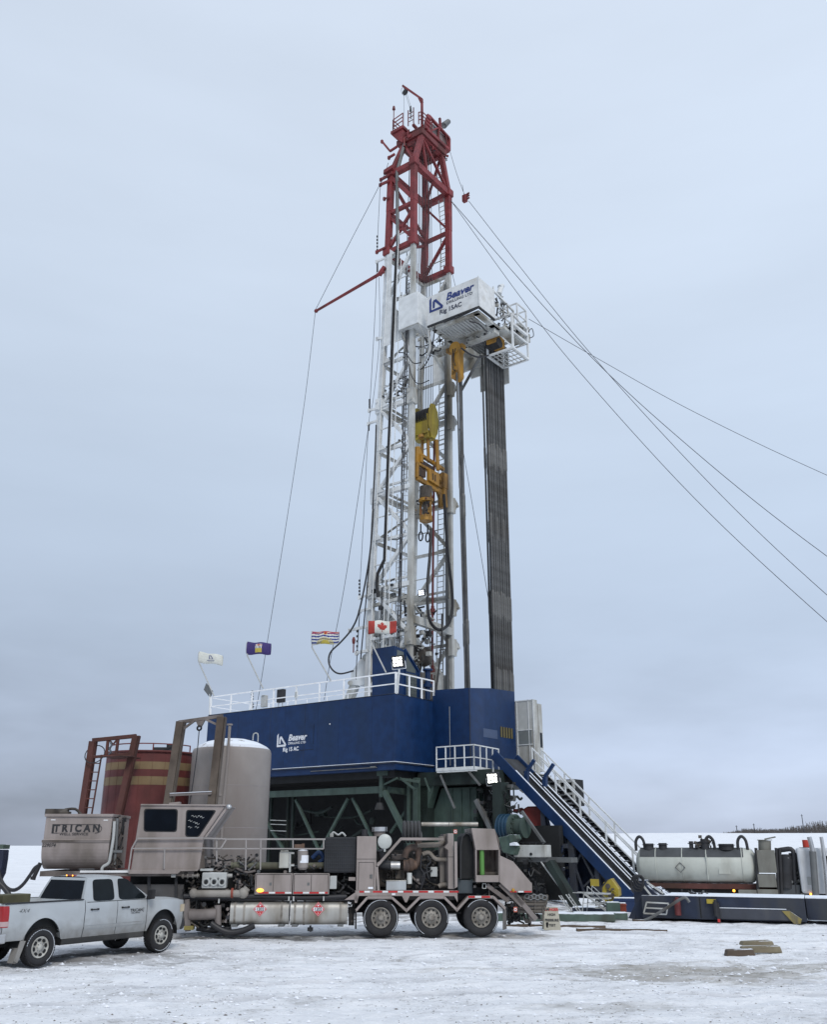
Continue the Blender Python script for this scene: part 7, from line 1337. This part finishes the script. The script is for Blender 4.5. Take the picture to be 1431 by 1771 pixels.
def side(g, a, b, s, z0=None, inset=0):
    rows = []
    for x in xr_(a, b):
        bz, tz = bot(x), top(x); rows.append([(x, s*(half(x, bz+(tz-bz)*k/14)-inset), bz+(tz-bz)*k/14) for k in range(15)])
    g.grid(rows)
def edge_return(g, a, b, s):   # rolled lip of the arch and sill
    rows = []
    for x in xr_(a, b): bz = bot(x); rows.append([(x, s*half(x, bz), bz), (x, s*(half(x, bz)-.05), bz+.01), (x, s*.62, bz+.03)])
    g.grid(rows)
Xf = 4.84
g = G(); 
for s in (-1, 1): side(g, -1.12, 1.22, s); edge_return(g, -1.12, 1.22, s)
for s in (-1, 1): g.grid([[(x, s*half(x, 1.43), 1.43), (x, s*(half(x, 1.43)-.02), 1.455), (x, s*(half(x, 1.43)-.11), 1.455), (x, s*(half(x, 1.43)-.12), .85)] for x in xr_(-1.12, 1.22)])
g.add([(-1.12, -.95, .62), (-1.12, .95, .62), (-1.12, .92, 1.43), (-1.12, -.92, 1.43), (-1.06, .86, 1.45), (-1.06, -.86, 1.45), (-1.06, .86, .85), (-1.06, -.86, .85)], [(0, 1, 2, 3), (3, 2, 4, 5), (5, 4, 6, 7)]); g.add([(1.2, -.9, .85), (1.2, .9, .85), (1.2, .9, 1.43), (1.2, -.9, 1.43)], [(0, 1, 2, 3)]); g.add([(-1.06, -.87, .87), (1.22, -.87, .87), (1.22, .87, .87), (-1.06, .87, .87)], [(0, 1, 2, 3)]); g.build('bed', M_truckp, PU)
g = G()
for s in (-1, 1): side(g, 3.33, Xf-.06, s); edge_return(g, 3.33, Xf-.06, s)
rows = []
for x in xr_(3.3, Xf-.02, .12):
    t_ = top(x); hw_ = half(x, t_); f = max(0, (x-4.55)/.4); rows.append([(x+.05*(1-(k/8)**2)*0, hw_*(k/8), t_+.05*(1-abs(k/8)**2)*(1-f*.5)+(.02 if .45 < abs(k/8) < .8 else 0)-.03*f*f) for k in range(-8, 9)])
g.grid(rows); e = rows[-1]; g.grid([[(x+.0, y, z) for x, y, z in e], [(x+.05, y*.98, z-.12) for x, y, z in e], [(x+.06, y*.98, .78) for x, y, z in e]]); g.build('hood', M_truckp, PU)
for (a_, b_, n_) in ((1.24, 2.28, 'rear_door'), (2.295, 3.315, 'front_door')):
    for s in (-1, 1):
        g = G(); side(g, a_, b_, s); edge_return(g, a_, b_, s); d_ = g.build(n_, M_truckp, PU)
        if s < 0:
            xh = 1.40 if n_ == 'rear_door' else 2.42; G().box(xh, xh+.25, -1.03, -.985, 1.19, 1.215).box(xh, xh+.04, -1.03, -.97, 1.18, 1.225).box(xh+.21, xh+.25, -1.03, -.97, 1.18, 1.225).build('door_handle', M_black, d_, bev=.01); g = G(); g.sph((xh+.125, -.972, 1.2), .09, 1.2, .12, .45); g.build('handle_cup', M_dark, d_)
g = G(); rws = [[(x, -half(x, z)-.004, z) for z in (.74, .83)] for x in xr_(1.27, 3.3)]; g.grid(rws); g.build('side_moulding', mat('dull_side_moulding', (.30,.32,.33), .5, dirt=(.22,.21,.19), dam=.4), PU)
rd = random.Random(8)
for (a_, b_, zt_, nm) in ():
    rws = [[(x, -half(x, z)-.0035, z) for z in [bot(x)+(max(bot(x)+.02, zt_+.05*noise.noise((x*4, nm, 0)))-bot(x))*k/5 for k in range(6)]] for x in xr_(a_, b_)]; G().grid(rws).build('road_salt', M_salt, PU)
g = G(); g.box(-1.0, 4.7, -.86, .86, .62, 1.15); g.build('inner_body', M_void, PU); g = G(); g.box(-1.1, 4.7, -.45, -.3, .45, .62); g.box(-1.1, 4.7, .3, .45, .45, .62); g.build('chassis', M_void, PU)
G().box(.62, 3.32, -.95, -.80, .42, .56).box(.62, 3.32, .8, .95, .42, .56).build('sill', mat('muddy_black_sill', (.03,.03,.03), .8, dirt=(.09,.085,.08), dam=.4), PU, bev=.03)
for c_ in (0, WB):
    for s in (-1, 1): g = G(); g.grid([[(c_+math.cos(t_)*RA*1.03, s*y, .42+math.sin(t_)*RA*1.20) for y in (.55, .985 if c_ else .985)] for t_ in [math.pi*i/16 for i in range(17)]]); g.poly([(c_+math.cos(t_)*RA*1.03, s*.56, .42+math.sin(t_)*RA*1.20) for t_ in [math.pi*i/16 for i in range(17)]], (0, -s*.02, 0)); g.build('wheel_arch', M_void, PU)
# greenhouse
zb0, zt0 = 1.36, 1.965
def gy(z): k = (z-zb0)/(zt0-zb0); return .935-.20*k**1.25
def xrear(z): k = (z-zb0)/(zt0-zb0); return 1.16+.20*k+.03*k*k
def xfront(z): k = (z-zb0)/(zt0-zb0); return 3.52-.92*k-.10*k*k
g = G()
for s in (-1, 1): g.grid([[(xrear(z)+(xfront(z)-xrear(z))*k/24, s*gy(z), z) for k in range(25)] for z in [zb0+(zt0-zb0)*j/8 for j in range(9)]])
rows = []
for j in range(13):
    k = j/12; rows.append([(1.39+(2.52-1.39)*i/12, .735*(k*2-1), zt0+.055*(1-abs(2*k-1)**2.6)*(1-.5*abs(i/6-1)**3)) for i in range(13)])
g.grid(rows); g.grid([[(xrear(z), y, z) for y in (-gy(z), -gy(z)*.5, 0, gy(z)*.5, gy(z))] for z in [zb0+(zt0-zb0)*j/6 for j in range(7)]])
g.build('cab', M_truckp, PU)
def glass_side(xa0, xa1, xb0, xb1, z0_, z1_, name):
    """rounded window patch on the cab side between two slanting edges"""
    g = G(); rows = []; N_ = 16
    for i in range(N_+1):
        a = -1+2*i/N_; row = []
        for j in range(N_+1):
            b_ = -1+2*j/N_; rr_ = .16
            # squircle mapping for rounded corners
            mx_ = max(abs(a), abs(b_)); 
            if mx_ > 0:
                p_ = 7; f = mx_/((abs(a)**p_+abs(b_)**p_)**(1/p_)) if (a or b_) else 1
            else: f = 1
            aa, bb = a*f, b_*f; v_ = (bb+1)/2; u_ = (aa+1)/2; z = z0_+(z1_-z0_)*v_; xl_ = xa0+(xa1-xa0)*v_; xr2 = xb0+(xb1-xb0)*v_; row.append((xl_+(xr2-xl_)*u_, -gy(z)-.006, z))
        rows.append(row)
    g.grid(rows); return g.build(name, M_glass2, PU)
glass_side(1.49, 1.53, 2.20, 2.20, 1.395, 1.92, 'side_window'); glass_side(2.34, 2.36, 3.36, 2.68, 1.395, 1.92, 'side_window')
g = G(); g.grid([[(xrear(z)-.008, y, z) for y in (-gy(z)*.90, 0, gy(z)*.90)] for z in (1.44, 1.65, 1.90)]); g.build('rear_window', M_glass, PU)
g = G(); g.grid([[(xfront(z)+.006+.10*(1-(k/6)**2), gy(z)*.93*k/6, z) for k in range(-6, 7)] for z in [1.37+(1.945-1.37)*j/6 for j in range(7)]]); g.build('windscreen', M_glass, PU)
g = G(); g.box(1.40, 1.50, -.17, .17, 1.995, 2.025); g.build('brake_lamp', M_redlamp, PU, bev=.012)
for y in (-.12, .12): G().sph((1.40, y, 2.01), .018).build('lamp_bulb', M_amber, PU)
for (xs0) in (1.23, 2.2875, 3.32): rws = [[(xs0-.006, -half(xs0, z)-.0015, z), (xs0+.006, -half(xs0, z)-.0015, z)] for z in [bot(xs0)+(top(xs0)-bot(xs0))*k/12 for k in range(13)]]; G().grid(rws).build('door_gap', M_void, PU)
g = G(); g.grid([[(x, -gy(1.37)-.012, z) for z in (1.365, 1.385)] for x in (1.3, 2.3, 3.4)]); g.build('belt_strip', M_black, PU)
g = G(); rws = [[(1.22-.04, -half(.9, 1.43)+.015, 1.458), (-1.1, -half(-1.1, 1.43)+.015, 1.458)], [(1.22-.04, -half(.9, 1.43)+.11, 1.458), (-1.1, -half(-1.1, 1.43)+.11, 1.458)]]; g.grid(rws); g.box(-1.11, 1.18, -.96, -.85, 1.445, 1.465); g.box(-1.11, 1.18, .85, .96, 1.445, 1.465); g.build('bed_rail_cap', M_black, PU)
g = G(); g.poly([(3.25, -.96, 1.36), (3.3, -1.05, 1.36), (3.33, -1.20, 1.42), (3.33, -1.20, 1.62), (3.27, -1.02, 1.60)], (.06, 0, 0)); g.box(3.23, 3.35, -1.24, -1.04, 1.38, 1.63); g.build('mirror', M_black, PU, bev=.03)
g = G(); g.cyl((3.7, -.80, 1.36), (3.72, -.8, 1.50), .006); g.build('antenna', M_dark, PU)
# tail lamp, bumper, flap, front
g = G(); rws = []
for z in [.93+.47*k/8 for k in range(9)]: hh_ = half(-1.1, z); rws.append([(-1.145, -hh_+.16, z), (-1.15, -hh_+.04, z), (-1.12, -hh_-.006, z), (-1.03, -half(-1.03, z)-.008, z), (-.99, -half(-.99, z)-.006, z)])
g.grid(rws); g.build('tail_lamp', M_redlamp, PU); g = G(); rws = [[(-1.152, -half(-1.1, z)+.14, z), (-1.156, -half(-1.1, z)+.04, z), (-1.125, -half(-1.1, z)-.01, z), (-.98, -half(-1, z)-.012, z)] for z in (.95, 1.06)]; g.grid(rws); g.build('reverse_lamp', mat('clear_lamp_lens', (.42,.30,.30), .25), PU)
g = G(); g.box(-1.36, -1.12, -.98, .98, .56, .80); g.box(-1.3, -1.0, -1.0, -.93, .58, .80); g.build('rear_bumper', M_chrome, PU, bev=.05); g = G(); g.box(-1.30, -1.05, -.7, .7, .38, .56); g.build('tow_hitch', M_void, PU)
g = G(); g.poly([(-.50, -.97, .70), (-.66, -.97, .12), (-.64, -.97, .12), (-.47, -.97, .70)], (0, .30, 0)); g.poly([(-.44, -.985, .60), (-.60, -.985, .13), (-.70, -.985, .18), (-.58, -.985, .62)], (0, .03, 0)); g.build('mudflap', M_salt, PU)
g = G(); g.box(Xf-.10, Xf+.08, -.86, .86, .50, .80); g.build('front_bumper', M_dark, PU, bev=.06); g = G(); g.grid([[(x, -half(x, z)-.006, z) for z in (.98, 1.05, 1.18)] for x in (4.62, 4.72, 4.84)]); g.build('headlamp', mat('amber_clear_lamp', (.50,.42,.30), .2), PU)
for x in (0, WB):
    for s in (-1, 1): wheel(PU, (x, s*.86, .425), .425, .27, M_black, mat('salted_alloy_rim', (.50,.49,.45), .45, .3, dirt=(.24,.22,.19), dam=.4, dscale=3, streak=False), 'pickup', s, .245, 44)
# lettering on the door and bed
text('TRICAN', .105, (2.94, -half(2.9, 1.10)-.006, 1.11), A, Z, M_decal, PU, 'lettering', 0, .002, 1.15, .004); text('WELL SERVICE', .04, (2.92, -half(2.9, 1.05)-.006, 1.045), A, Z, M_decal, PU, 'lettering', 0, .001, 1.2, .004); G().box(3.19, 3.20, -half(3.2, 1.1)-.008, -half(3.2, 1.1)-.003, 1.05, 1.17).build('emblem', M_decal, PU)
text('4X4', .13, (-.60, -half(-.6, 1.27)-.004, 1.27), A, Z, M_decal, PU, 'lettering', .35, -.002, 1.3, .004)
CUR = CUR @ Matrix.Identity(4); t = thing('bed_box', 'olive timber box lying in the pickup bed behind the cab', 'box', (-.2, .3, 1.1)); G().box(-.45, .35, .1, .6, 1.0, 1.60).build('body', mat('olive_box', (.09,.085,.045), .7, var=.3), t, bev=.02); G().box(-1.0, -.45, .3, .42, 1.05, 1.56).box(-1.0, .8, .75, .82, 1.46, 1.52).build('bar', M_dark, t)
print('objects', len(bpy.data.objects))
